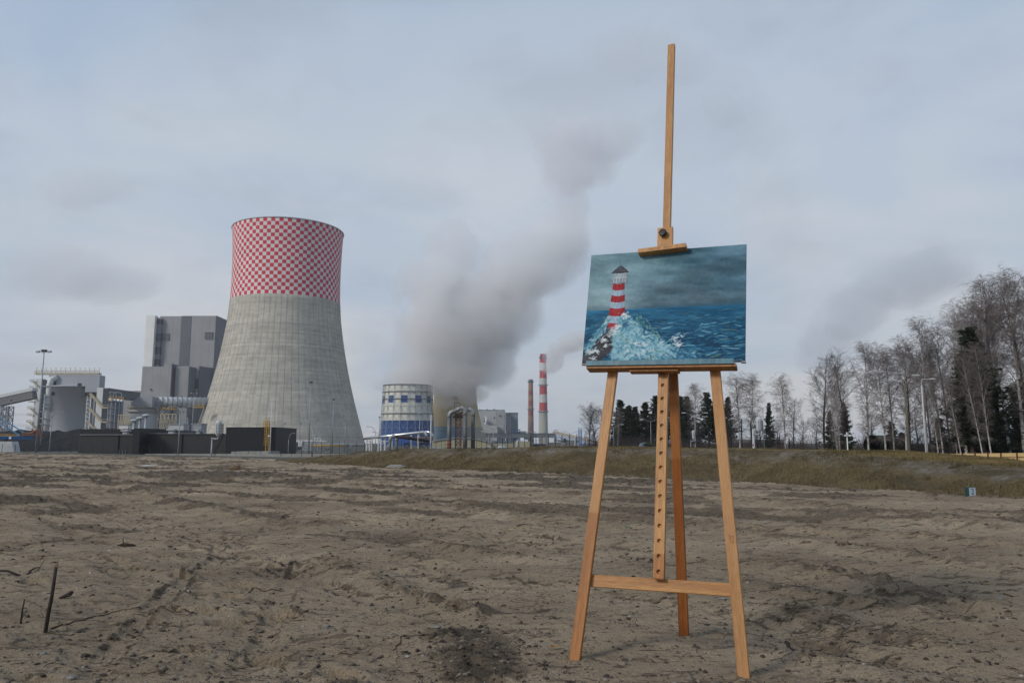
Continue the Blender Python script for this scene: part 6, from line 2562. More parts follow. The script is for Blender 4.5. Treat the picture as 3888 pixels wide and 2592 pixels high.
for x0, x1 in ((1392, 1412), (1437, 1461), (1461, 1487)):
    c, d = pz(x0, 1690, 175.2), pz(x1, 1674, 175.2)
    q.bar((c.x, 175.2, c.z - .8), (d.x, 175.2, d.z), .14)
    q.bar((c.x, 175.2, d.z), (d.x, 175.2, d.z), .18)
q.build('trestle_brace', M['whitepaint'], SP)
q = MB(SP.location)
c, d = pz(1578, 1676, 173), pz(1650, 1680, 173)
q.box(c.x, d.x, 172, 174, c.z - .1, c.z)
for k in range(7):
    x = c.x + (d.x - c.x) * k / 6
    q.box(x - .03, x + .03, 171.9, 172, c.z, c.z + 1.0)
q.box(c.x, d.x, 171.9, 172, c.z + .95, c.z + 1.02)
q.box(c.x, d.x, 171.9, 172, c.z + .5, c.z + .56)
q.build('yellow_platform', M['yellow'], SP)
for (x0, x1) in ((1536, 1556), (1595, 1625)):
    q = MB(SP.location)
    c, d = pz(x0, 1683, 171), pz(x1, 1683, 171)
    q.bar((c.x, 171, c.z), (d.x, 171, c.z), .25)
    for s in (0, 1):
        q.bar((c.x + (d.x - c.x) * s, 171, c.z), (c.x + (d.x - c.x) * s, 171, GB), .16)
        q.bar((c.x + (d.x - c.x) * s, 171, c.z), (c.x + (d.x - c.x) * (1 - s), 171, GB + .3), .12)
    q.build('dark_trestle', M['darkpost'], SP)
BP = thing('brown_pipes', (pz(1490, 1690, 165).x, 165, GB), 'two stubby grey risers feeding a dark brown pipe below the silver pipes', 'pipework')
brn = pm('brown_pipe', (.060, .040, .036), (.04, .028, .026), .8, .6)
rr2 = 6.3 * mpp(165)
for k, x in enumerate((1481, 1506)):
    c = pz(x, 1668, 165 + k * 2)
    q = MB(BP.location)
    q.tube([(c.x, 165 + 2 * k, GB), (c.x, 165 + 2 * k, c.z - .2)], rr2, 12)
    q.build('riser', pipm, BP, True)
    q = MB(BP.location)
    q.tube([(c.x, 165 + 2 * k, c.z - .2)] + arc((c.x + .7, 165 + 2 * k, c.z - .05), .7, PI, PI / 2, (1, 0, 0)) + [(c.x + 1.2, 165 + 2 * k, c.z + .65)], rr2 * 1.04, 12)
    q.build('bend', pipl, BP, True)
    d = pz(1626, 1672 + 2 * k, 172)
    q = MB(BP.location)
    q.tube([(c.x + 1.2, 165 + 2 * k, c.z + .65), (d.x, 170 + 2 * k, d.z)], rr2 * .95, 12)
    q.build('brown_pipe', brn, BP, True)
mast(1592, 1700, 1594, 1570, 170, 'floodlight pole rising before the blue and white tower', heads='cap', r0=.10, r1=.06, name='camera_pole', cat='camera pole')
mast(1637, 1700, 1637, 1573, 150, 'thick white pole at the right edge of the blue and white tower', heads='none', r0=.11, r1=.09, m=M['whitepaint'], name='white_pole', cat='pole')
mast(1586, 1700, 1587, 1647, 150, 'short thin white pole by the silver pipe bends', heads='none', r0=.06, r1=.05, m=M['whitepaint'], name='white_pole', cat='pole')

# ---- far power block
FB = 1000.0
fbk = thing('old_power_block', (pz(1880, 1600, FB).x, FB, GB), 'pale grey old power block between the old tower and the chimneys', 'building')
pg = panel_mat('pale_grey_wall', (.38, .39, .39), (.33, .34, .345), 9, 0, .92)
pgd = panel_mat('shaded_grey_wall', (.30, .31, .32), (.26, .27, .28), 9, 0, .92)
fbox('block_wall', 1812, 1886, 1556.5, FB, 60, pg, fbk)
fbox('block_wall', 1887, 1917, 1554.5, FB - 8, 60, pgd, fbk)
fbox('low_block', 1818, 1888, 1614, FB - 40, 30, pg, fbk)
fbox('block_wall', 1920, 1938, 1567, FB + 10, 50, pg, fbk)
fbox('block_wall', 1938.5, 1967, 1568, FB + 9, 50, panel_mat('blue_grey_wall', (.20, .235, .28), (.16, .20, .245), 9, 0, .9), fbk)
fbox('block_roof', 1811, 1887, 1555.2, FB - .6, 61, cg2, fbk, yb=1556.4)
fbox('block_roof', 1923, 1967.5, 1566.0, FB + 8, 52, cg2, fbk, yb=1567.8)
for (x0, y0, w, h) in ((1875, 1582, 5, 7), (1896, 1575, 5, 5), (1958, 1594, 3, 10), (1958, 1608, 3, 8)):
    fbox('window', x0, x0 + w, y0, FB - 9.2, .8, M['glass'], fbk, yb=y0 + h)
for k in range(8):
    fbox('balcony', 1917.2, 1921.5, 1567 + 9 * k, FB - 9, 8, cg2, fbk, yb=1570.5 + 9 * k)
q = MB(fbk.location)
for k, (x, y) in enumerate(((1850, 1552), (1876, 1551), (1822, 1553))):
    c = pz(x, y, FB + 10)
    q.tube([(c.x, FB + 10, c.z - 4), (c.x, FB + 10, c.z)], 1.0, 8)
q.build('roof_stack', M['galv'], fbk)
q = MB(fbk.location)
for (xa, ya, xb, yb_) in ((1846, 1584, 1846, 1606), (1846, 1606, 1840, 1610), (1840, 1582, 1846, 1584)):
    a, b = pz(xa, ya, FB - 12), pz(xb, yb_, FB - 12)
    q.tube([a, b], 1.3, 8)
q.build('outer_duct', M['whitepaint'], fbk, True)
fbox('outer_plant', 1836, 1845, 1586, FB - 9, 6, M['galv'], fbk, yb=1602)

# ---- chimneys
def chimney(cx, ytop, ybot, rt_, rb_, Y, stripes, label, rings, name='chimney'):
    c = pz(cx, (ytop + ybot) / 2, Y)
    t = thing(name, (c.x, Y, GB), label, 'chimney')
    zt_ = pz(cx, ytop, Y).z - GB
    zb_ = pz(cx, ybot, Y).z - GB

    def R(z):
        f = (z - zb_) / (zt_ - zb_)
        return (rb_ + (rt_ - rb_) * f) * mpp(Y, z)
    for (ya, yb2, m) in stripes:
        za, zb2 = pz(cx, ya, Y).z - GB, max(0, pz(cx, yb2, Y).z - GB)
        q = MB().lathe([(R(zb2), zb2 + .02), (R((za + zb2) / 2), (za + zb2) / 2), (R(za), za)], 28, cap=(ya == ytop))
        q.build('stack_section', m, t, True)
    for y in rings:
        z = pz(cx, y, Y).z - GB
        q = MB()
        r = R(z)
        q.ring(r, r + 1.9, z - .4, z, 24)
        q.ring(r + 1.7, r + 1.9, z + 1.1, z + 1.4, 24)
        for k in range(24):
            a = 2 * math.pi * k / 24
            q.bar(((r + 1.8) * math.cos(a), (r + 1.8) * math.sin(a), z), ((r + 1.8) * math.cos(a), (r + 1.8) * math.sin(a), z + 1.3), .2)
        q.build('ring_gallery', pm('gallery_blue_grey', (.10, .15, .21), (.08, .12, .17), .3, .7), t)
    q = MB()
    for k in range(int((zt_ - 4) / 5)):
        z = 5 + k * 5
        q.bar((-R(z) - .5, -.6, z), (-R(z + 5) - .5, -.6, z + 5), .28)
        q.bar((-R(z) - .5, .6, z), (-R(z + 5) - .5, .6, z + 5), .28)
        q.bar((-R(z) - .5, -.6, z), (-R(z) - .5, .6, z), .25)
    q.build('ladder', M['galv'], t)
    return t


cr = pm('chimney_red', (.42, .055, .055), (.33, .05, .05), .05, .7, stretch=(1, 1, .3))
cw = pm('chimney_white', (.52, .51, .49), (.42, .41, .39), .05, .7, stretch=(1, 1, .3))
cc_ = pm('chimney_concrete', (.37, .365, .31), (.31, .305, .26), .03, .85)
crd = pm('chimney_dark_red_cap', (.26, .05, .055), (.20, .045, .05), .05, .8)
chimney(2063, 1344, 1690, 11.7, 17.8, 1300,
        [(1344, 1359, crd), (1359, 1377, cr), (1377, 1407, cw), (1407, 1436, cr), (1436, 1466, cw), (1466, 1497, cr), (1497, 1528, cw), (1528, 1559, cr), (1559, 1700, cc_)],
        'tall red and white banded chimney trailing smoke', (1359, 1462, 1563))
fr_ = pm('faded_red', (.25, .055, .045), (.17, .045, .038), .07, .85, stretch=(1, 1, .4))
fo = pm('faded_orange_buff', (.30, .17, .09), (.22, .12, .07), .07, .85, stretch=(1, 1, .4))
fs = pm('sooty_brick', (.17, .105, .082), (.12, .082, .07), .05, .9)
chimney(2015.5, 1440, 1690, 8.4, 11.6, 1450,
        [(1440, 1452, pm('soot_grey', (.13, .12, .12), (.09, .085, .085), .1, .9)), (1452, 1483, fo), (1483, 1501, fr_), (1501, 1519, fo), (1519, 1540, fr_), (1540, 1555, fo), (1555, 1578, fr_), (1578, 1600, fo), (1600, 1700, fs)],
        'shorter rusty red chimney with faded bands, left of the banded one', (1450, 1553))

# ---- conveyor bridge and blue steelwork right of the chimneys
CB = 900.0
cb_ = thing('conveyor_bridge', (pz(1980, 1655, CB).x, CB, GB), 'long pale conveyor bridge with small windows in front of the chimneys', 'conveyor bridge')
a, b = pz(1838, 1646, CB), pz(2110, 1646, CB)
q = MB(cb_.location)
q.box(a.x, b.x, CB, CB + 5, pz(1900, 1661, CB).z, a.z)
q.build('bridge_wall', pm('bridge_pale_grey', (.40, .40, .38), (.34, .34, .325), .1, .7), cb_)
q = MB(cb_.location)
q.box(a.x, b.x, CB - .4, CB + 5.4, a.z + .02, a.z + .6)
q.build('bridge_roof', cg2, cb_)
for x in (1898, 1908, 1916, 1928, 1940, 2032, 2068, 2080, 2085, 2094):
    fbox('window', x, x + 3, 1651, CB - .3, .25, M['glass'], cb_, yb=1654)
q = MB(cb_.location)
for x in (1856, 1960, 2012, 2054, 2110):
    c = pz(x, 1662, CB)
    lattice(q, c.x - 1.5, c.x + 1.5, CB, CB + 4, GB, c.z - .2, 3, .35)
q.build('bridge_pier', cg2, cb_)
q = MB(cb_.location)
for k in range(4):
    a_ = pz(2013 + k * 4, 1650, CB - 3)
    q.box(a_.x - .3, a_.x + .3, CB - 3.4, CB - 3, GB, a_.z)
for y in (1649, 1660, 1672, 1684):
    a_, b_ = pz(2011, y, CB - 3), pz(2028, y, CB - 3)
    q.box(a_.x, b_.x, CB - 3.6, CB - 2.8, a_.z - .4, a_.z + .4)
q.build('stair_frame', cg2, cb_)
st_ = thing('blue_transfer_tower', (pz(1962, 1640, 930).x, 930, GB), 'blue and brown steel transfer structure left of the chimneys', 'steelwork')
q = MB(st_.location)
a, b = pz(1953, 1634, 930), pz(1974, 1634, 930)
lattice(q, a.x, b.x, 926, 936, GB, pz(1960, 1630, 930).z, 5, .5)
q.build('tower_frame', M['bluesteel'], st_)
q = MB(st_.location)
a, b = pz(1962, 1640, 928), pz(2004, 1665, 928)
q.bar(a, b, 4, 4)
q.build('inclined_belt_cover', pm('buff_cover', (.30, .24, .18), (.24, .19, .15), .2, .8), st_)
fbox('roof_house', 1972, 1998, 1636, 940, 12, cg1, st_, yb=1646)
fbox('roof_house', 2000, 2034, 1639, 935, 10, M['paleyellow'], st_, yb=1641)
bc = thing('blue_belt_conveyor', pz(2106, 1640, 700), 'blue steel belt conveyor with buff cover sloping down to the right', 'conveyor')
d = pz(2260, 1676, 640) - bc.location
MB().bar((0, 0, 0), d, 4, 1.6).build('belt_cover', pm('buff_cover_two', (.36, .30, .23), (.29, .24, .19), .2, .8), bc)
q = MB()
nn = 22
for k in range(nn):
    p0, p1 = d * (k / nn), d * ((k + 1) / nn)
    lo_ = Vector((0, -2, -4.2))
    up = Vector((0, -2, -1))
    q.bar(p0 + lo_, p1 + lo_, .35)
    q.bar(p0 + up, p1 + up, .35)
    q.bar(p0 + up, p0 + lo_, .25)
    q.bar(p0 + lo_, p1 + up, .25)
for k in (4, 12, 19):
    p0 = d * (k / nn)
    q.bar(p0 + Vector((0, -2, -4)), (p0.x, -2, GB - bc.location.z), .5)
q.build('truss', M['bluesteel'], bc)
q = MB()
h_ = pz(2108, 1631, 700).z - bc.location.z
for x in (-.2, 2.2):
    q.box(x - .15, x + .15, -.5, -.2, 0, h_)
q.box(-.4, 2.4, -.6, -.1, h_ - .4, h_)
q.build('head_frame', M['bluesteel'], bc)
bt = thing('blue_lattice_mast', (pz(2203, 1650, 600).x, 600, GB), 'slim blue lattice mast left of the bare shrubs', 'mast')
q = MB()
lattice(q, -1.2, 1.2, -1, 1, 0, pz(2203, 1629, 600).z - GB, 8, .22)
q.build('mast_lattice', M['bluesteel'], bt)
# low sheds filling the works ground behind the fence
for (x0, x1, yt, Y, m_, lab) in ((2118, 2200, 1668, 620, 'roofgrey', 'pale sloped shed roof under the blue conveyor'), (1868, 1952, 1672, 700, 'galv', 'low grey sheds below the conveyor bridge'),
                                 (2180, 2262, 1690, 520, 'galv', 'low grey shed before the bare shrubs'), (1640, 1700, 1697, 300, 'roofgrey', 'low pale shed before the ochre hall')):
    a, b = pz(x0, yt, Y), pz(x1, yt, Y)
    g = thing('works_shed', ((a.x + b.x) / 2, Y, GB), lab, 'shed')
    hw = (b.x - a.x) / 2
    MB().box(-hw, hw, 0, 12, 0, a.z - GB - 1).build('shed_wall', M[m_], g)
    MB().hexa([(-hw, -1, a.z - GB - .9), (hw, -1, a.z - GB - 1.4), (-hw, 12, a.z - GB - .9), (hw, 12, a.z - GB - 1.4), (-hw, -1, a.z - GB), (hw, -1, a.z - GB - .8), (-hw, 12, a.z - GB), (hw, 12, a.z - GB - .8)]).build('shed_roof', M['galv'], g)

# ---- stacker with blue boom at the far left
sk = thing('coal_stacker', (pz(60, 1670, 240).x, 240, GB), 'blue and yellow coal stacker boom lying across the far left', 'stacker')
q = MB(sk.location)
a, b = pz(-40, 1660, 240), pz(126, 1660, 240)
q.box(a.x, b.x, 239.6, 240, pz(60, 1667, 240).z, pz(60, 1655, 240).z)
nn = 26
for k in range(nn + 1):
    x = a.x + (b.x - a.x) * k / nn
    q.box(x - .06, x + .06, 239.4, 239.58, pz(60, 1667, 240).z, pz(60, 1655, 240).z)
q.build('boom_girder', M['bluesteel'], sk)
q = MB(sk.location)
q.box(a.x, pz(75, 1650, 240).x, 239.8, 241.5, pz(60, 1654.5, 240).z, pz(60, 1652, 240).z)
for k in range(14):
    x = a.x + (pz(75, 1650, 240).x - a.x) * k / 13
    q.box(x - .05, x + .05, 239.7, 239.8, pz(60, 1652, 240).z, pz(60, 1646, 240).z)
q.box(a.x, pz(75, 1650, 240).x, 239.7, 239.8, pz(60, 1647, 240).z, pz(60, 1646, 240).z)
q.box(pz(80, 1640, 240).x, pz(120, 1640, 240).x, 240.4, 241.5, pz(60, 1643, 240).z, pz(60, 1641, 240).z)
q.build('walkway_rail', M['yellow'], sk)
q = MB(sk.location)
for (xa, ya, xb, yb_) in ((-30, 1566, 91, 1642), (-30, 1588, 76, 1653)):
    q.bar(pz(xa, ya, 239), pz(xb, yb_, 239), .28, .28)
q.build('tie_bar', pm('light_blue_steel', (.055, .19, .38), (.04, .15, .30), .8, .5), sk)
q = MB(sk.location)
q.box(pz(82, 1650, 239).x, pz(128, 1650, 239).x, 239, 241, pz(60, 1652, 239).z, pz(60, 1648, 239).z)
q.tube([pz(120, 1645, 239), pz(150, 1625, 239.5)], .35, 6)
q.tube([pz(150, 1620, 239), pz(157, 1660, 239)], .30, 6)
q.build('head_chute', M['rust'], sk)
fbox('white_board', 34, 43, 1657, 239.2, .1, M['whitepaint'], sk, yb=1666)
q = MB(sk.location)
q.box(pz(17, 1700, 241).x, pz(25, 1700, 241).x, 240.5, 241.5, GB, pz(20, 1668, 241).z)
q.build('leg', M['darkpost'], sk)
ws = thing('white_tent_hall', (pz(20, 1690, 255).x, 255, GB), 'white sloped sheeting glimpsed under the stacker at the far left', 'hall')
a, b, c = pz(-60, 1675, 225), pz(44, 1675, 225), pz(54, 1706, 225)
q = MB((ws.location.x, 225, GB))
q.hexa([(a.x, 225, GB), (c.x, 225, GB), (a.x, 228, GB), (c.x, 228, GB), (a.x, 225, a.z), (b.x, 225, b.z), (a.x, 228, a.z), (b.x, 228, b.z)])
ws.location = (ws.location.x, 225, GB)
q.build('sheet_wall', M['roofgrey'], ws)
# overhead power line far left
pl = thing('power_line', (0, 900, 20), 'thin overhead power cables far behind the left conveyor', 'power line')
pl.location = pz(70, 1580, 900)
for y0, y1 in ((1569, 1572), (1575, 1578), (1610, 1612), (1615, 1617)):
    q = MB(pl.location)
    q.tube([pz(-40, y0 - 2, 900), pz(60, y0 + 1, 900), pz(140, y1, 900), pz(230, y1 - 2, 900)], .09, 4)
    q.build('cable', M['darkpost'], pl)
# ------------------------------------------------------------------ poles, lamps and barrier on the right
def capsule_pole(x, ytop, ybot, wpx, Y, label, bracket=True, cap=None, zb=None, side=-1, m=None):
    c = pz(x, (ytop + ybot) / 2, Y)
    zb = GZ(c.x, Y) if zb is None else zb
    t = thing('capsule_pole', (c.x, Y, zb), label, 'capsule pole', 'capsule shaped units on poles')
    r = wpx / 2 * mpp(Y)
    z1 = pz(x, ytop, Y).z - zb
    z0 = pz(x, ybot, Y).z - zb
    pr_ = [(r * .30, z0), (r * .55, z0 + r * .3), (r * .95, z0 + r * .9)]
    pr_ += [(r, z0 + r * 1.2), (r, z1 - r)]
    for k in range(1, 6):
        a = PI / 2 * k / 5
        pr_.append((max(r * math.cos(a), .002), z1 - r + r * math.sin(a)))
    MB().lathe(pr_, 20, cap=True).build('capsule_body', m or pm('pale_grey_capsule', (.50, .51, .51), (.38, .39, .40), 3, .5), t, True)
    q = MB()
    nb = max(2, int((z1 - z0) / (r * 1.3)))
    for k in range(1, nb):
        z = z0 + r + (z1 - z0 - 2 * r) * k / nb
        q.ring(r + .002, r * 1.07, z - r * .05, z + r * .05, 20)
    for k in range(3):
        a = -1.9 + k * .8
        q.box(r * 1.02 * math.cos(a) - r * .06, r * 1.02 * math.cos(a) + r * .06, r * 1.02 * math.sin(a) - r * .06, r * 1.02 * math.sin(a) + r * .06, z0 + r, z1 - r)
    q.build('band', M['galv'], t)
    q = MB()
    if bracket:
        px_ = side * r * 1.9
        q.tube([(px_, 0, -.3), (px_, 0, z0 - r * .4)], r * .24, 10)
        q.tube([(px_, 0, z0 - r * .7), (0, 0, z0 - r * .7), (0, 0, z0 + .02)], r * .28, 10)
        q.tube([(px_, 0, z0 - r * .9), (px_, 0, z0 - r * .3)], r * .34, 10)
    else:
        q.tube([(-r * .2, 0, -.3), (-r * .2, 0, z0 + .05)], r * .2, 10)
        q.tube([(r * .25, 0, z0 - r), (r * .25, 0, z0 + .05)], r * .16, 8)
    q.build('bracket_pole', M['galv'], t, True)
    q = MB()
    s = -side
    q.tube([(s * r * 1.25, -.02, z1 - r * 1.2), (s * r * 1.3, -.02, z0), (s * r * .7, -.02, z0 - r * 1.6), (-s * r * .9, -.02, z0 - r * 4.2), (-s * r * 1.2, -.02, min(0, z0 - r * 5))], r * .09, 6)
    q.tube([(s * r * 1.45, .02, z1 - r * 1.2), (s * r * 1.5, .02, z0), (s * r * .9, .02, z0 - r * 1.6), (-s * r * .6, .02, z0 - r * 4.2), (-s * r * .9, .02, min(0, z0 - r * 5))], r * .09, 6)
    q.build('black_cable', M['darkpost'], t)
    return t


capsule_pole(830, 1594, 1657, 24, 96, 'pale grey capsule unit on a bent bracket before the black hall', zb=GB)
capsule_pole(2634, 1632, 1669, 13, 70, 'white capsule unit on a red and white pole before the pines')
t_ = capsule_pole(2881, 1583, 1641, 21, 46, 'biggest white capsule unit, right of the easel before the bare trees')
capsule_pole(2866, 1626, 1660, 12, 58, 'smaller white capsule unit left behind the biggest one')
capsule_pole(2989, 1668, 1687, 10, 70, 'small white capsule unit furthest right, low over the grass', bracket=False)
capsule_pole(2184, 1658, 1694, 8, 80, 'narrow white capsule unit under the blue conveyor')
capsule_pole(1965, 1670, 1697, 8, 84, 'white capsule unit behind the fence posts below the power block')
capsule_pole(2144, 1663, 1680, 11, 80, 'black hooded capsule unit behind the fence', m=M['darkpost'])

for x, y0, yb_, Y, lab in ((2858, 1630, 1702, 47, 'white post with a red band left of the biggest capsule unit'), (2635, 1687, 1700, 69, 'short white post with a red band before the pines')):
    c = pz(x, y0, Y)
    zb = GZ(c.x, Y)
    g = thing('marker_post', (c.x, Y, zb), lab, 'post')
    h = c.z - zb
    MB().tube([(0, 0, -.2), (0, 0, h)], .033, 10).build('post_shaft', M['whitepaint'], g, True)
    za = pz(x, 1697 if Y > 50 else 1694, Y).z - zb
    zc2 = pz(x, 1688 if Y > 50 else 1684, Y).z - zb
    MB().tube([(0, 0, za), (0, 0, zc2)], .036, 10).build('red_band', pm('signal_red', (.42, .03, .03), (.34, .03, .03), 5, .5), g, True)

zg = -1.0
for (x, y, Y, reach, lab, arms) in (
        (2895, 1534, 84, 1.35, 'grey two armed street lamp above the biggest capsule unit, right of the easel', (-1, 1)),
        (2638, 1567, 105, 1.30, 'grey two armed street lamp seen between the rear leg and the right leg', (-1, 1)),
        (2470, 1590, 118, 1.15, 'grey two armed street lamp between the left leg and the column', (-1, 1)),
        (2329, 1611, 130, 1.2, 'street lamp half hidden by the left easel leg', (-1, 1)),
        (2226, 1625, 125, .95, 'two armed street lamp before the bare bush left of the easel', (-1, 1)),
        (2167, 1638, 150, 1.1, 'two armed street lamp before the blue conveyor', (-1, 1)),
        (1873, 1619, 112, .9, 'taller two armed street lamp before the far power block', (-1, 1)),
        (1855, 1637, 125, .75, 'lower two armed street lamp left of the taller one by the power block', (-1, 1)),
        (2130, 1655, 190, 1.0, 'smallest two armed street lamp, beneath the conveyor', (-1, 1))):
    lamp_arm(x, y, Y, arms, lab, rise=.42, reach=reach, style='straight', zb=-1.3, r=.036, head=.50)


def side_lamp(xb, xt, yt, Y, xh, yh, m, label, rot=None, r=.10, neck=None, hs=.56):
    """single armed lamp on a tapering pole; xh,yh the lamp head"""
    top = pz(xt, yt, Y)
    zb = GZ(top.x, Y) - .1
    t = thing('street_lamp', (top.x, Y, zb), label, 'street lamp')
    h = top.z - zb
    MB().tube([(0, 0, 0), (0, 0, h * .5), (0, 0, h)], [r * 1.35, r * 1.1, r * .8], 12).build('pole', m, t, True)
    hd = pz(xh, yh, Y)
    e = Vector((hd.x - top.x, 0, hd.z - zb))
    nk = MB()
    if neck:
        nk.tube([(0, 0, h - .05), (0, 0, e.z - neck), (e.x * .25, 0, e.z - neck * .5), (e.x - .16, 0, e.z)], .024, 8)
    else:
        nk.tube([(0, 0, h - .05), (0, 0, e.z - .12), (.05, 0, e.z - .03), (.15, 0, e.z), (e.x - .15, 0, e.z)], .024, 8)
    nk.build('neck', pm('rusty_neck', (.14, .075, .05), (.08, .05, .04), 4, .8) if neck else m, t, True)
    hp = []
    for (u, w, a, b) in ((-.40, .03, -.03, .03), (-.22, .10, -.04, .09), (.05, .14, -.05, .12), (.30, .10, -.04, .08), (.42, .03, -.01, .03)):
        u, w, a, b = u * hs, w * hs, a * hs, b * hs
        hp.append([(e.x + u, -w, e.z + a), (e.x + u, w, e.z + a), (e.x + u, w * .8, e.z + b), (e.x + u, -w * .8, e.z + b)])
    V = [p for s in hp for p in s]
    F = [(0, 1, 2, 3), (16, 19, 18, 17)]
    for i in range(4):
        for j in range(4):
            F.append((i * 4 + j, (i + 1) * 4 + j, (i + 1) * 4 + (j + 1) % 4, i * 4 + (j + 1) % 4))
    MB().add(V, F).build('lamp_head', pm('lamp_head_grey', (.38, .39, .38), (.28, .29, .28), 3, .4), t)
    return t


side_lamp(3453, 3435, 1457, 40, 3477, 1425, pm('weathered_concrete_pole', (.125, .115, .092), (.085, .078, .062), 2, .9, stretch=(1, 1, .3)),
          'brown grey concrete street lamp with rusty neck, before the birches', r=.064, neck=.30)
side_lamp(3515, 3499, 1462, 44, 3539, 1439, pm('pale_grey_pole_paint', (.44, .45, .45), (.36, .37, .37), 3, .5), 'white steel street lamp before the birches', r=.046)

# slim white post with cross arm
c = pz(3215, 1640, 52)
zb = GZ(c.x, 52)
g = thing('cross_post', (c.x, 52, zb), 'slim white post with a short cross arm and two boxes on the grass', 'post')
h = c.z - zb
MB().tube([(0, 0, -.1), (0, 0, h)], .04, 8).build('post_shaft', M['whitepaint'], g, True)
zc_ = pz(3215, 1653, 52).z - zb
MB().box(-.17, .17, -.05, .05, zc_ - .03, zc_ + .03).build('cross_arm', M['whitepaint'], g)
for s in (-1, 1):
    MB().box(s * .13 - .07, s * .13 + .07, -.10, -.052, zc_ - .05, zc_ + .07).build('camera', M['whitepaint'], g)

# timber barrier with brown posts
tim = pm('yellow_boards', (.52, .37, .165), (.43, .30, .13), 1.4, .7, stretch=(.3, 1, 2))
brnp = pm('brown_post', (.13, .045, .03), (.085, .035, .025), 3, .8)
bx = [3395, 3430, 3476, 3494, 3526, 3562, 3606, 3654, 3701, 3750, 3799, 3860, 3925, 3990]
byt = [1719, 1718.5, 1718, 1718, 1722, 1721.8, 1721.5, 1721, 1720.5, 1720, 1719.5, 1719, 1718.3, 1717.6]
bl_ = [62 - (x - 3395) * .016 for x in bx]
bar_t = thing('timber_barrier', pz(3700, 1735, 57), 'long low barrier of yellow boards between brown posts, behind the grass at right', 'barrier')
pts = [pz(x, y, Y) for x, y, Y in zip(bx, byt, bl_)]
hb = .262
for i, (a, b) in enumerate(zip(pts, pts[1:])):
    if i in (2,):
        b = Vector((b.x, b.y, a.z))
    za = min(a.z, b.z) if abs(a.z - b.z) > .03 else None
    for row in range(6 if i > 5 else 2):
        ha = hb if row < 1 else .32
        zt_a = a.z - (0 if row == 0 else hb + .04 + (row - 1) * (.32 + .01))
        zt_b = (za or b.z) - (0 if row == 0 else hb + .04 + (row - 1) * (.32 + .01))
        if row == 0 and za:
            zt_a = za
        q = MB(bar_t.location)
        d = (b - a)
        n_ = Vector((0, .04, 0))
        A0, B0 = Vector((a.x + .05, a.y, zt_a)), Vector((b.x - .05, b.y, zt_b))
        q.hexa([A0 - Vector((0, 0, ha)), B0 - Vector((0, 0, ha)), A0 - Vector((0, 0, ha)) + n_, B0 - Vector((0, 0, ha)) + n_, A0, B0, A0 + n_, B0 + n_])
        q.build('board', tim, bar_t)
    q = MB(bar_t.location)
    q.box(a.x - .045, a.x + .045, a.y - .03, a.y + .06, a.z - 2.4, a.z + .02)
    q.build('barrier_post', brnp, bar_t)
    if i > 5:
        q = MB(bar_t.location)
        q.bar((a.x, a.y - .005, a.z - hb - .02), (b.x, b.y - .005, b.z - hb - .02), .05, .036)
        q.build('rail', brnp, bar_t)

# green culvert tube lying among the trees
CY = 88.0
c = pz(3312, 1686, CY)
cv = thing('green_tube', (c.x, CY, pz(3312, 1720, CY).z), 'big dark green corrugated tube lying among the birches', 'tube')
rt = 31 * mpp(CY) + .1
q = MB()
ax = Vector((2.75, 2.6, -.02))
cc0 = Vector((0, 0, rt))
n = 16
path, rr = [], []
for k in range(n * 2 + 1):
    path.append(cc0 + ax * (k / (2 * n)))
    rr.append(rt * (1 + .012 * (1 if k % 2 else -1)))
q.tube(path, rr, 40, cap=False)
q.tube(path[::-1], [x - .06 for x in rr], 40, cap=False)
q.build('tube_wall', pm('green_painted_steel', (.050, .085, .032), (.034, .060, .024), 1.2, .6), cv, True)
MB(-(cc0 + ax * .98)).tube([(0, 0, 0), (.02, .02, 0)], rt * .96, 32).build('far_end_plug', M['darkpost'], cv)
g = thing('machine', (pz(3400, 1715, 80).x, 80, -1.0), 'low dark machine with a yellow box beside the green tube', 'machine')
MB().box(-1.2, 1.4, 0, 1.2, 0, .62).build('machine_body', brnp, g)
MB().box(-1.0, 1.0, .05, 1.0, .621, .85).build('machine_deck', M['darkpost'], g)
MB().box(-.62, -.25, -.2, -.01, .45, .85).build('yellow_box', M['yellow'], g)
# vehicle-like dark skip and pale lid behind the left legs
a = pz(2440, 1686, 62)
g = thing('blue_grey_lid', (a.x, 62, a.z - .8), 'blue grey sloping lid peeping over the bank between the easel legs', 'lid')
hw = 13 * mpp(62)
MB().hexa([(-hw, 0, .3), (hw, 0, .3), (-hw, 1, .3), (hw, 1, .3), (-hw * .3, .1, .85), (hw, .1, .95), (-hw * .3, .9, .85), (hw, .9, .95)]).build('lid_plate', pm('blue_grey_steel', (.12, .16, .22), (.09, .12, .17), 1, .5), g)
a = pz(2455, 1686, 60)
g = thing('dark_skip', (a.x + .25, 60, a.z - .7), 'dark container with green rim peeping over the bank between the easel legs', 'container')
hw = 17 * mpp(60)
MB().hexa([(-hw, 0, 0), (hw * .9, 0, 0), (-hw, 1, 0), (hw * .9, 1, 0), (-hw, 0, .75), (hw, 0, .62), (-hw, 1, .75), (hw, 1, .62)]).build('skip_body', M['darkpost'], g)
MB().hexa([(-hw, -.02, .76), (hw, -.02, .64), (-hw, 1.02, .76), (hw, 1.02, .64), (-hw, -.02, .81), (hw, -.02, .68), (-hw, 1.02, .81), (hw, 1.02, .68)]).build('green_rim', pm('green_rim', (.05, .12, .03), (.04, .09, .025), 2, .6), g)
a = pz(2792, 1700, 40)
g = thing('pale_plank', (a.x, 40, a.z - .25), 'thin pale plank lying on the bank top right of the easel', 'plank')
MB().box(-.36, .36, -.1, .1, .16, .25).build('plank_wood', M['concrete'], g)
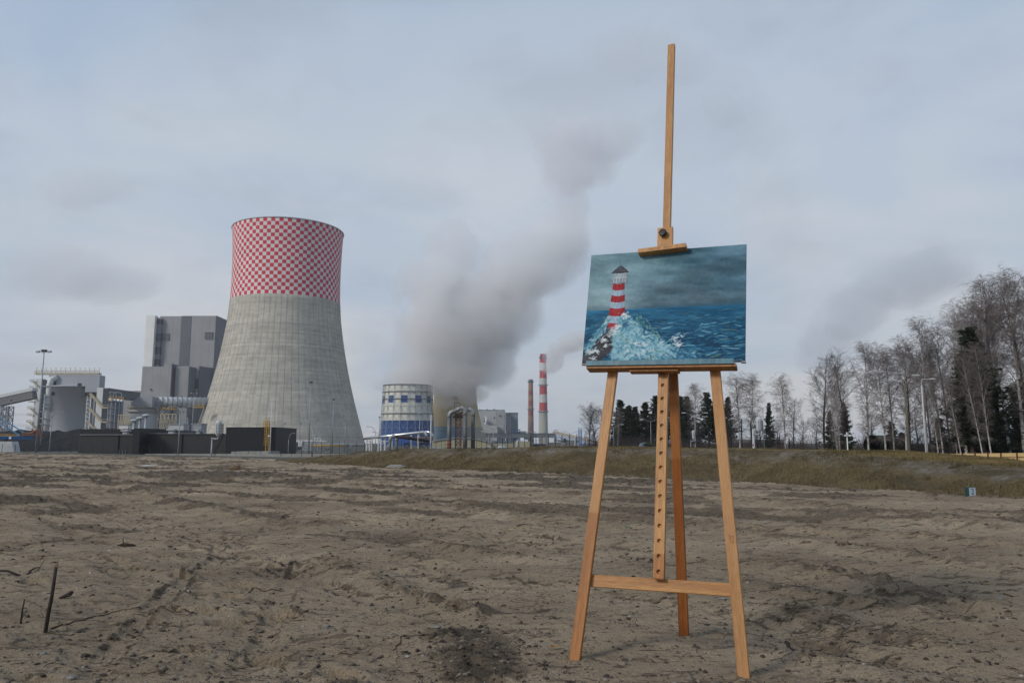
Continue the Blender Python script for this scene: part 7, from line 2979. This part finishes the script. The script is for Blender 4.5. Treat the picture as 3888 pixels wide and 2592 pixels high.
# far roof between trees
for i, (x0, x1, yt, Y, lab) in enumerate(((3118, 3165, 1699, 320, 'low grey roofed house far behind the trees'), (3255, 3290, 1700, 350, 'low white house with red roof far behind the trees'),
                                          (2760, 3000, 1668, 300, 'long low brown building behind the bare trees right of the easel'))):
    a, b = pz(x0, yt, Y), pz(x1, yt, Y)
    g = thing('far_house', ((a.x + b.x) / 2, Y, GB), lab, 'house')
    hw = (b.x - a.x) / 2
    MB().box(-hw, hw, 0, 8, 0, a.z - GB - 1.2).build('wall', pm('house_wall', (.30, .28, .25), (.24, .22, .2), .5, .9) if i != 2 else pm('brown_wall', (.10, .075, .06), (.08, .06, .05), .5, .9), g)
    MB().hexa([(-hw - .3, -.5, a.z - GB - 1.19), (hw + .3, -.5, a.z - GB - 1.19), (-hw - .3, 8.5, a.z - GB - 1.19), (hw + .3, 8.5, a.z - GB - 1.19), (-hw, 3.8, a.z - GB), (hw, 3.8, a.z - GB), (-hw, 4.2, a.z - GB), (hw, 4.2, a.z - GB)]).build('roof', pm('house_roof%d' % i, [(.20, .20, .205), (.20, .06, .045), (.12, .10, .09)][i], None, .5, .8), g)

# ------------------------------------------------------------------ trees
bark_birch = pm('birch_bark', (.40, .385, .36), (.075, .065, .058), 2.6, .85, stretch=(1, 1, 2.2), lo=.40, hi=.47, detail=5)
bark_dark = pm('dark_tree_bark', (.050, .040, .033), (.028, .023, .020), 3, .95)
twig_birch = pm('birch_twigs', (.215, .180, .168), (.125, .102, .096), .6, .9)
twig_dark = pm('dark_twigs', (.088, .070, .062), (.050, .040, .037), .6, .9)
bark_pine = pm('pine_bark', (.15, .085, .055), (.06, .045, .038), 1.2, .95)
needle = pm('pine_needles', (.045, .056, .026), (.018, .025, .013), .9, .85)


def branch_tree(seed, kind):
    """unit height 16 m; returns trunk (V,F) and crown (V,F)"""
    rs = random.Random(seed)
    H = 16.0
    birch = kind == 'birch'
    k = 9
    lean = (rs.uniform(-.9, .9), rs.uniform(-.6, .6))
    tp = []
    ph = rs.uniform(0, 6)
    wob = .16 if birch else .34
    for i in range(k):
        t = i / (k - 1)
        tp.append((lean[0] * t + wob * math.sin(ph + 5 * t) * t, lean[1] * t + wob * math.cos(ph * 1.3 + 4 * t) * t, H * t * .985))
    tp = np.array(tp)
    tr = np.array([.150 * (1 - i / (k - 1)) ** .8 + .012 for i in range(k)])
    if not birch:
        tr *= 1.15
    trunkV, trunkF = tubes(tp[None], tr[None], 7)
    L1P, L1R, L2P, L2R, L3P, L3R = [], [], [], [], [], []

    def at(t):
        f = t * (k - 1)
        i = min(int(f), k - 2)
        return tp[i] * (1 - (f - i)) + tp[i + 1] * (f - i)
    n1 = rs.randint(26, 32)
    for b in range(n1):
        t = (.20 if birch else .26) + (.77 if birch else .70) * ((b + rs.random()) / n1) ** .85
        p = at(t)
        az = b * 2.4 + rs.uniform(-.5, .5)
        prof = math.sin(PI * min(1, (1.06 - t) / .86) ** .85) if birch else math.sin(PI * min(1, (1.10 - t) / .84) ** .7)
        L = H * (.225 if birch else .21) * (prof * .85 + .18) * rs.uniform(.7, 1.15)
        el = math.radians(rs.uniform(46, 66) if birch else rs.uniform(28, 58)) + .25 * t
        P = [p]
        q = 6
        d = np.array([math.cos(az) * math.cos(el), math.sin(az) * math.cos(el), math.sin(el)])
        for i in range(1, q):
            d = d + np.array([rs.gauss(0, .12), rs.gauss(0, .12), rs.gauss(0, .10) - (.10 * (i > 3) if birch else -.03)])
            d /= np.linalg.norm(d)
            P.append(P[-1] + d * L / (q - 1))
        P = np.array(P)
        r0 = .052 * (1 - t) + .017
        L1P.append(P)
        L1R.append([r0 * (1 - .78 * i / (q - 1)) for i in range(q)])
        n2 = int(10 + L * 2.6)
        for c in range(n2):
            u = .16 + .84 * (c + rs.random()) / n2
            f = u * (q - 1)
            i = min(int(f), q - 2)
            s = P[i] * (1 - (f - i)) + P[i + 1] * (f - i)
            dd = P[i + 1] - P[i]
            dd /= np.linalg.norm(dd)
            side = np.array([rs.gauss(0, 1), rs.gauss(0, 1), rs.gauss(0, .6)])
            d2 = dd * .75 + side / np.linalg.norm(side) * .75
            d2 /= np.linalg.norm(d2)
            l2 = L * .40 * (1.12 - u * .5) * rs.uniform(.55, 1.15) + .25
            P2 = [s]
            for j in range(3):
                d2 = d2 + np.array([rs.gauss(0, .15), rs.gauss(0, .15), rs.gauss(0, .12) - (.24 if birch else -.05)])
                d2 /= np.linalg.norm(d2)
                P2.append(P2[-1] + d2 * l2 / 3)
            P2 = np.array(P2)
            L2P.append(P2)
            rr = r0 * .32 + .004
            L2R.append([rr, rr * .75, rr * .5, .005])
            for e in range(rs.randint(7, 10)):
                v = .15 + .85 * rs.random()
                f = v * 3
                i2 = min(int(f), 2)
                s3 = P2[i2] * (1 - (f - i2)) + P2[i2 + 1] * (f - i2)
                dd3 = P2[i2 + 1] - P2[i2]
                dd3 /= np.linalg.norm(dd3) + 1e-9
                sd = np.array([rs.gauss(0, 1), rs.gauss(0, 1), rs.gauss(0, .7)])
                d3 = dd3 * .7 + sd / np.linalg.norm(sd) * .8
                l3 = rs.uniform(.28, .75) * (1.15 if birch else .8)
                a = s3 + d3 * l3 * .5 + np.array([0, 0, -.03 if birch else .02])
                bb = a + d3 * l3 * .45 + np.array([0, 0, -.24 * l3 if birch else .05])
                L3P.append([s3, a, bb])
                L3R.append([.0070, .0056, .0040])
    # limbs of birch stay pale and belong to the crown mesh as well
    c1 = tubes(L1P, L1R, 4)
    c2 = tubes(L2P, L2R, 3)
    c3 = tubes(L3P, L3R, 3)
    return (trunkV, trunkF), c1, joinVF([c2, c3])


def pine_tree_mesh(seed, tall=True):
    rs = random.Random(seed)
    H = 14.0
    k = 7
    tp = np.array([(.25 * math.sin(seed + 3 * i / k) * i / k, .2 * math.cos(seed + 2 * i / k) * i / k, H * .98 * i / (k - 1)) for i in range(k)])
    tr = np.array([.17 * (1 - i / (k - 1)) ** .8 + .02 for i in range(k)])
    trunk = tubes(tp[None], tr[None], 7)
    B, R, cl = [], [], []
    nb = 84
    t0 = .22 if tall else .06
    for b in range(nb):
        t = t0 + (1 - t0) * ((b + rs.random()) / nb)
        z = H * .98 * t
        f = t * (k - 1)
        i = min(int(f), k - 2)
        p = tp[i] * (1 - (f - i)) + tp[i + 1] * (f - i)
        prof = min(1, (t - t0) * 6 + .45) * (1 - ((t - t0) / (1 - t0)) ** 1.25) + .05
        L = (2.3 if tall else 2.5) * prof * rs.uniform(.55, 1.25)
        az = b * 2.4 + rs.uniform(-.5, .5)
        el = math.radians(rs.uniform(-8, 30) + 26 * t)
        d = np.array([math.cos(az) * math.cos(el), math.sin(az) * math.cos(el), math.sin(el)])
        P = [p, p + d * L * .5 + [0, 0, -.03], p + d * L + [0, 0, .12 * L]]
        B.append(P)
        R.append([.035, .022, .010])
        n = int(7 + L * 6)
        for c in range(n):
            u = .30 + .72 * (c + rs.random()) / n
            s = p + d * L * u + np.array([0, 0, .12 * L * u * u])
            cl.append((s + np.array([rs.gauss(0, .16 + .08 * L), rs.gauss(0, .16 + .08 * L), rs.gauss(.05, .12)]), rs.uniform(.7, 1.25)))
    cl.append((tp[-1] + np.array([0, 0, .2]), .8))
    V, F = [], []
    nb_ = 0
    for s, w in cl:
        for j in range(15):
            a = rs.uniform(0, 2 * PI)
            e = rs.uniform(-.35, 1.25)
            d = np.array([math.cos(a) * math.cos(e), math.sin(a) * math.cos(e), math.sin(e)])
            sd = np.cross(d, [rs.gauss(0, 1), rs.gauss(0, 1), rs.gauss(0, 1)])
            sd /= np.linalg.norm(sd) + 1e-9
            L = rs.uniform(.16, .34) * w
            o_ = s + d * .02
            V += [o_ + sd * .018, o_ - sd * .018, o_ + d * L * .6 + sd * .062 * w, o_ + d * L * .6 - sd * .050 * w, o_ + d * L]
            F += [(nb_, nb_ + 1, nb_ + 3), (nb_, nb_ + 3, nb_ + 2), (nb_ + 2, nb_ + 3, nb_ + 4)]
            nb_ += 5
    return trunk, tubes(B, R, 3), (np.array(V), np.array(F))


PROTO = {}


def make_proto(key, seed):
    if key[0] in ('birch', 'bare'):
        tk, c1, c2 = branch_tree(seed, 'birch' if key[0] == 'birch' else 'bare')
        mbk = bark_birch if key[0] == 'birch' else bark_dark
        a = mesh_obj('trunk', *tk, mbk, None, True)
        b = mesh_obj('limbs', *c1, pm('pale_limbs', (.38, .35, .33), (.16, .13, .12), 2, .9) if key[0] == 'birch' else bark_dark, None, True)
        c = mesh_obj('crown', *c2, twig_birch if key[0] == 'birch' else twig_dark, None, False)
    else:
        tk, c1, c2 = pine_tree_mesh(seed, key[0] == 'pine')
        a = mesh_obj('trunk', *tk, bark_pine, None, True)
        b = mesh_obj('limbs', *c1, bark_dark, None, False)
        c = mesh_obj('crown', *c2, needle, None, False)
    mm = (a.data, b.data, c.data)
    for o in (a, b, c):
        bpy.data.objects.remove(o)
    PROTO[key] = mm


for i in range(4):
    make_proto(('birch', i), 100 + i)
for i in range(3):
    make_proto(('bare', i), 200 + i)
for i in range(3):
    make_proto(('pine', i), 300 + i)
make_proto(('bushy_pine', 0), 401)
BASEH = {'birch': 16.0, 'bare': 16.0, 'pine': 14.0, 'bushy_pine': 14.0}
NAMES = {'birch': ('birch_tree', 'birch'), 'bare': ('bare_tree', 'tree'), 'pine': ('pine_tree', 'pine tree'), 'bushy_pine': ('pine_tree', 'pine tree')}
tseed = random.Random(9)


def tree(kind, var, x, ytop, Y, label, group=None, wide=1.0, lean=0.0, xb=None):
    top = pz(x, ytop, Y)
    bx_ = pz(xb, 1700, Y).x if xb else top.x
    zb = GZ(bx_, Y) - .1
    h = top.z - zb
    t = thing(NAMES[kind][0], (bx_, Y, zb), label, NAMES[kind][1], group, tseed.uniform(0, 6.28))
    s = h / BASEH[kind]
    for nm, me in zip(('trunk', 'limbs', 'crown'), PROTO[(kind, var)]):
        o = bpy.data.objects.new(nm, me)
        COL.objects.link(o)
        o.parent = t
        o.scale = (s * wide, s * wide, s)
    if xb:
        t.rotation_euler = (0, math.atan2(top.x - bx_, h) * .8, 0)
    elif lean:
        t.rotation_euler = (0, lean, t.rotation_euler.z)
    return t


GR = 'bare birches and pines at the right edge'
GM = 'trees beyond the bank behind the easel'
T = [
    # middle group
    ('bare', 0, 2232, 1556, 150, 'reddish bare bushy tree at the left end of the wood, before the conveyor', GM, 1.5),
    ('bare', 1, 2262, 1548, 155, 'second reddish bare bush, just left of the easel left leg', GM, 1.4),
    ('bare', 2, 2285, 1562, 150, 'bare tree half hidden behind the left easel leg', GM, 1.4),
    ('birch', 1, 2340, 1560, 150, 'slim leaning birch just right of the left easel leg', GM, 1.0),
    ('pine', 0, 2355, 1518, 185, 'pine with the pointed top next to the left easel leg', GM, 1.70),
    ('pine', 1, 2385, 1540, 180, 'dark pine second from the left easel leg', GM, 1.70),
    ('pine', 2, 2415, 1544, 190, 'dark pine in the middle between left leg and column', GM, 1.70),
    ('pine', 0, 2449, 1526, 185, 'taller dark pine left of the column', GM, 1.63),
    ('pine', 1, 2492, 1504, 180, 'dark pine touching the column on its left', GM, 1.57),
    ('bushy_pine', 0, 2400, 1590, 165, 'low bushy pine in front, between left leg and column', GM, 2.29),
    ('bushy_pine', 0, 2470, 1595, 168, 'low bushy pine in front, just left of the column', GM, 2.29),
    ('bushy_pine', 0, 2345, 1600, 166, 'low bushy pine at the left edge of the pines', GM, 2.14),
    ('pine', 2, 2530, 1500, 182, 'dark pine hidden behind the column and the rear leg', GM, 1.57),
    ('pine', 0, 2578, 1504, 176, 'dark pine right beside the rear leg', GM, 1.50),
    ('pine', 1, 2607, 1506, 180, 'second dark pine right of the rear leg', GM, 1.50),
    ('birch', 0, 2634, 1470, 150, 'frosty pale birch between the rear leg and the right leg', GM, 1.15),
    ('pine', 2, 2686, 1490, 165, 'tall dark pine just left of the right easel leg', GM, 1.43),
    ('bushy_pine', 0, 2640, 1600, 160, 'low bushy pine below the pale birch', GM, 1.99),
    ('bushy_pine', 0, 2590, 1598, 158, 'low bushy pine beside the rear leg', GM, 1.99),
    ('pine', 0, 2720, 1510, 168, 'dark pine hidden behind the right easel leg', GM, 1.57),
    ('pine', 1, 2757, 1508, 160, 'dark pine just right of the right easel leg', GM, 1.17),
    ('birch', 2, 2800, 1432, 118, 'tall pale birch right of the easel, its left stem', GM, 1.15),
    ('birch', 3, 2842, 1436, 122, 'tall pale birch right of the easel, its right stem', GM, 1.1),
    ('bare', 0, 2770, 1580, 125, 'low bare tree right of the easel', GM, 1.4),
    ('bare', 1, 2875, 1575, 130, 'low bare tree behind the biggest capsule unit', GM, 1.3),
    ('pine', 2, 2912, 1530, 120, 'sparse pine right of the biggest capsule unit', GM, .8),
    ('birch', 1, 2970, 1442, 110, 'pale birch standing alone right of the two armed lamp', GM, 1.0),
    ('bare', 2, 3005, 1532, 112, 'low bare tree right of the lone birch', GM, 1.1),
    ('bare', 0, 3040, 1600, 130, 'low bare bush in the gap between the tree groups', GM, 1.4),
    ('bare', 1, 2950, 1600, 130, 'low bare bush below the lone birch', GM, 1.4),
    # right group
    ('bare', 0, 3115, 1398, 84, 'leftmost tall bare tree of the right hand wood', GR, 1.25),
    ('bare', 1, 3196, 1376, 80, 'dark bare tree with a crooked trunk, second in the right hand wood', GR, 1.1),
    ('birch', 1, 3172, 1420, 78, 'leaning white birch inside the left dark bare trees', GR, .8),
    ('bushy_pine', 0, 3150, 1560, 92, 'dark young pine under the leftmost bare trees', GR, 1.1),
    ('pine', 1, 3205, 1530, 90, 'dark narrow pine under the crooked bare tree', GR, 1.0),
    ('birch', 0, 3275, 1322, 78, 'birch before the green tube mouth', GR, .95),
    ('birch', 2, 3340, 1332, 76, 'birch before the middle of the green tube', GR, .9),
    ('birch', 3, 3372, 1345, 80, 'birch over the right half of the green tube', GR, .9),
    ('birch', 1, 3412, 1312, 76, 'birch left of the concrete lamp pole', GR, .95),
    ('bare', 2, 3435, 1350, 80, 'dark bare tree behind the concrete lamp pole', GR, 1.0),
    ('birch', 0, 3488, 1236, 74, 'tall birch rising between the two lamp poles', GR, .85),
    ('bare', 0, 3520, 1349, 78, 'dark bare tree behind the white lamp pole', GR, .95),
    ('birch', 3, 3555, 1321, 75, 'birch just right of the white lamp pole', GR, .8),
    ('bare', 1, 3580, 1300, 76, 'dark slender bare tree right of the lamp poles', GR, .8),
    ('birch', 2, 3632, 1216, 74, 'birch left of the big dark pine', GR, .95),
    ('birch', 1, 3660, 1178, 70, 'leaning birch over the left flank of the big dark pine', GR, .85),
    ('birch', 0, 3712, 1094, 68, 'very tall birch above the big dark pine', GR, .95),
    ('bare', 2, 3760, 1178, 72, 'tall bare tree right of the big dark pine', GR, .9),
    ('birch', 3, 3832, 1064, 66, 'tallest birch near the right picture edge', GR, 1.0),
    ('birch', 2, 3790, 1150, 70, 'birch second from the right picture edge', GR, .85),
    ('bare', 0, 3880, 1102, 70, 'bare tree cut by the right picture edge', GR, 1.0),
    ('birch', 1, 3915, 1131, 64, 'birch mostly outside the right picture edge', GR, 1.0),
    ('pine', 0, 3695, 1240, 66, 'big dark pine, the highest evergreen of the right hand wood', GR, 1.3),
    ('pine', 2, 3668, 1349, 65, 'dark pine leaning out left of the big one', GR, 1.25),
    ('bushy_pine', 0, 3735, 1387, 67, 'bushy dark pine right of the big one', GR, 1.1),
    ('bushy_pine', 0, 3850, 1470, 72, 'bushy dark pine at the right edge', GR, 1.2),
    ('pine', 1, 3900, 1435, 76, 'dark pine cut by the right edge', GR, 1.4),
    ('bare', 1, 3700, 1197, 82, 'bare tree behind the big dark pine', GR, 1.0),
    ('birch', 3, 3615, 1416, 66, 'young leaning birch before the barrier', GR, .8),
    ('birch', 0, 3735, 1321, 62, 'white birch trunk before the dark pines', GR, .7),
    ('bushy_pine', 0, 3385, 1600, 88, 'low dark evergreen right of the green tube', GR, 1.6),
    ('bushy_pine', 0, 3425, 1640, 84, 'lowest dark evergreen by the concrete lamp pole', GR, 2.2),
    ('bushy_pine', 0, 3570, 1585, 84, 'low dark evergreen behind the white lamp pole', GR, 1.7),
    ('bushy_pine', 0, 3640, 1560, 80, 'low dark evergreen at the foot of the big pine', GR, 1.7),
    ('bushy_pine', 0, 3790, 1560, 78, 'low dark evergreen behind the right part of the barrier', GR, 1.8),
    ('bare', 2, 3480, 1560, 90, 'low bare thicket between the lamp poles', GR, 1.6),
    ('bare', 0, 3300, 1580, 100, 'low bare thicket behind the green tube', GR, 1.6),
    ('bare', 1, 3090, 1590, 105, 'low bare thicket left of the right hand wood', GR, 1.5),
]
for kind, var, x, yt, Y, lab, gr, wd in T:
    tree(kind, var, x, yt, Y, lab, gr, wd, lean=tseed.uniform(-.05, .05))
# leaning birch stems with their feet at measured places
for (xb, x, yt, Y, lab) in ((3184, 3160, 1480, 66, 'white leaning birch stem at the left of the right hand wood'), (3735, 3655, 1345, 62, 'white birch stem leaning left over the barrier'),
                            (3652, 3600, 1440, 62, 'pair of pale stems leaning left behind the barrier'), (3565, 3530, 1400, 66, 'white birch stem leaning left behind the white lamp pole')):
    tree('birch', 2, x, yt, Y, lab, GR, .7, xb=xb)

# low scrub mass at the foot of the wood
def scrub():
    rs = np.random.RandomState(5)
    P, R = [], []
    zones = [(3000, 3500, 92, 1650, 500), (3400, 3960, 82, 1640, 900), (2240, 2760, 150, 1655, 900), (2760, 3060, 135, 1655, 300)]
    for x0, x1, Y0, yt, n in zones:
        for _ in range(n):
            x = rs.uniform(x0, x1)
            Y = Y0 + rs.uniform(-4, 14)
            b = pz(x, 1700, Y)
            hgt = (pz(x, yt, Y).z + 1.2) * rs.uniform(.35, 1.2)
            zb = -1.3
            for s in range(5):
                d = np.array([rs.normal(0, .35), rs.normal(0, .35), 1.0]) * hgt * rs.uniform(.5, 1)
                o = np.array([b.x + rs.normal(0, .3), Y, zb])
                P.append([o, o + d * .5 + rs.normal(0, .06, 3), o + d + rs.normal(0, .12, 3)])
                w = .010 * Y / 85
                R.append([w * 1.5, w, w * .6])
    V, F = tubes(P, R, 3)
    o = mesh_obj('undergrowth', V, F, twig_dark)
    tag(o, 'dark bare undergrowth along the foot of the wood', 'undergrowth', kind='stuff')


scrub()
# earth mound behind the barrier
heap('earth_mound', [(3640, 1722), (3700, 1712), (3760, 1702), (3810, 1695), (3860, 1692), (3930, 1690), (4000, 1700)], 76, 4,
     pm('dark_leafy_earth', (.060, .044, .026), (.030, .023, .016), 1.5, .95, bump=.4, bscale=3), 'low dark earth mound behind the timber barrier', 'mound', 8)


# ------------------------------------------------------------------ smoke, steam and haze
def puff_mat(name, dens, col, nscale, thr, seed, aniso=.25, soft=.55):
    m = bpy.data.materials.new(name)
    m.use_nodes = True
    t = m.node_tree
    t.nodes.clear()
    L = t.links.new
    out = nd(t, 'ShaderNodeOutputMaterial')
    v = nd(t, 'ShaderNodeVolumePrincipled')
    v.inputs['Color'].default_value = (*col, 1)
    v.inputs['Anisotropy'].default_value = aniso
    L(v.outputs[0], out.inputs['Volume'])
    tc = nd(t, 'ShaderNodeTexCoord')
    ln = nd(t, 'ShaderNodeVectorMath', operation='LENGTH')
    L(tc.outputs['Object'], ln.inputs[0])
    geo = nd(t, 'ShaderNodeNewGeometry')
    n = nd(t, 'ShaderNodeTexNoise')
    n.inputs['Scale'].default_value = nscale
    n.inputs['Detail'].default_value = 5
    n.inputs['Roughness'].default_value = .58
    n.inputs['Distortion'].default_value = .35
    off = nd(t, 'ShaderNodeVectorMath', operation='ADD')
    off.inputs[1].default_value = (seed * 100.0, 0, 0)
    L(geo.outputs['Position'], off.inputs[0])
    L(off.outputs[0], n.inputs['Vector'])
    # density = clamp((1 - r) + (noise - .5) * k - thr)
    inv = nd(t, 'ShaderNodeMath', operation='SUBTRACT', i_0=1.0)
    L(ln.outputs['Value'], inv.inputs[1])
    nm = nd(t, 'ShaderNodeMath', operation='MULTIPLY_ADD', i_1=2.1, i_2=-1.05 - thr)
    L(n.outputs[0], nm.inputs[0])
    s = nd(t, 'ShaderNodeMath', operation='ADD')
    L(inv.outputs[0], s.inputs[0])
    L(nm.outputs[0], s.inputs[1])
    mr = nd(t, 'ShaderNodeMapRange')
    mr.inputs['From Min'].default_value = 0
    mr.inputs['From Max'].default_value = soft
    mr.inputs['To Min'].default_value = 0
    mr.inputs['To Max'].default_value = dens
    L(s.outputs[0], mr.inputs['Value'])
    # force to zero at the hull
    edge = nd(t, 'ShaderNodeMapRange')
    edge.inputs['From Min'].default_value = 1.0
    edge.inputs['From Max'].default_value = .72
    L(ln.outputs['Value'], edge.inputs['Value'])
    ml = nd(t, 'ShaderNodeMath', operation='MULTIPLY')
    L(mr.outputs[0], ml.inputs[0])
    L(edge.outputs[0], ml.inputs[1])
    L(ml.outputs[0], v.inputs['Density'])
    return m


def plume(name, puffs, Y, label, cat, m):
    """puffs: x, y, half width px, half height px, tilt"""
    import bmesh
    r = thing(name, pz(puffs[0][0], puffs[0][1], Y), label, cat)
    me = bpy.data.meshes.new('puff')
    bm = bmesh.new()
    bmesh.ops.create_icosphere(bm, subdivisions=3, radius=1.0)
    bm.to_mesh(me)
    bm.free()
    me.materials.append(m)
    for x, y, hw, hh_, tl in puffs:
        c = pz(x, y, Y)
        o = bpy.data.objects.new('puff', me)
        COL.objects.link(o)
        o.parent = r
        k = mpp(Y, c.z)
        o.location = c - r.location
        o.scale = (hw * k, (hw + hh_) * .5 * k, hh_ * k)
        o.rotation_euler = (0, -tl, 0)
    return r


PLY = 800
steam = puff_mat('steam', .028, (.982, .977, .976), .030, .03, 1, soft=.16)
plume('steam_plume', [
    (1580, 1430, 180, 80, .35), (1500, 1450, 110, 40, .3), (1700, 1350, 250, 170, .1), (1750, 1210, 270, 220, .1), (1640, 1090, 180, 140, 0), (1725, 960, 130, 145, 0),
    (1900, 1200, 190, 160, .3), (2020, 1000, 250, 160, .3), (1920, 1090, 190, 140, .4), (2130, 890, 130, 130, .8), (1745, 1450, 110, 60, 0), (1860, 1360, 140, 140, .2), (1690, 1230, 210, 160, 0)],
    PLY, 'huge grey steam plume rising from the old cooling towers towards the upper right', 'steam', steam)
thin = puff_mat('thin_steam', .015, (.975, .965, .975), .022, .03, 4, soft=.24)
plume('steam_plume', [(2180, 590, 200, 190, 0), (2290, 520, 200, 110, .1), (2180, 760, 90, 140, -.3), (2100, 520, 120, 90, 0)],
      PLY + 40, 'separate grey puff of steam drifting left of the easel mast', 'steam', thin)
vthin = puff_mat('faint_steam', .009, (.96, .955, .965), .012, .02, 7, soft=.4)
plume('steam_plume', [(2420, 210, 240, 140, 0), (2620, 260, 150, 90, .2), (2750, 420, 130, 80, -.6)], PLY + 80, 'faint dissolving steam veil behind the top of the easel mast', 'steam', vthin)
faint = puff_mat('faint_grey_steam', .015, (.93, .94, .96), .018, .05, 9, soft=.4)
plume('steam_plume', [(3480, 1050, 260, 150, .2), (3250, 1180, 200, 130, .5), (3130, 1330, 140, 120, .7)], PLY + 60,
      'faint blue grey veil of steam left of the tall birches', 'steam', faint)
plume('steam_plume', [(210, 1040, 260, 130, .1), (430, 1080, 220, 90, .1), (350, 720, 260, 80, .1)], PLY + 60, 'faint grey cloud bank low at the left', 'cloud', vthin)
dsm = puff_mat('dark_steam', .040, (.86, .84, .82), .05, .0, 12, soft=.25)
plume('steam_plume', [(1700, 1475, 110, 45, 0), (1790, 1490, 80, 60, 0), (1690, 1525, 60, 36, 0), (1770, 1430, 90, 60, 0)], 770, 'darker smoke wisps blowing across the head of the old ochre tower', 'smoke', dsm)
csm = puff_mat('chimney_smoke', .040, (.97, .945, .93), .024, .0, 15, soft=.3)
plume('chimney_smoke', [(2085, 1352, 38, 28, .5), (2125, 1322, 62, 42, .5), (2185, 1295, 78, 46, .35), (2270, 1280, 90, 44, .2), (2100, 1385, 60, 36, .6)], 1290,
      'pale smoke trailing right from the tall banded chimney', 'smoke', csm)

hz = bpy.data.materials.new('thin_haze')
hz.use_nodes = True
hz.node_tree.nodes.clear()
o_ = nd(hz.node_tree, 'ShaderNodeOutputMaterial')
v_ = nd(hz.node_tree, 'ShaderNodeVolumePrincipled')
v_.inputs['Color'].default_value = (.88, .91, 1, 1)
v_.inputs['Density'].default_value = HAZE = .00013
v_.inputs['Anisotropy'].default_value = .3
hz.node_tree.links.new(v_.outputs[0], o_.inputs['Volume'])
hb_ = MB().box(-3100, 3100, -3100, 3100, -4, 480).build('haze', hz)
hb_['kind'] = 'stuff'
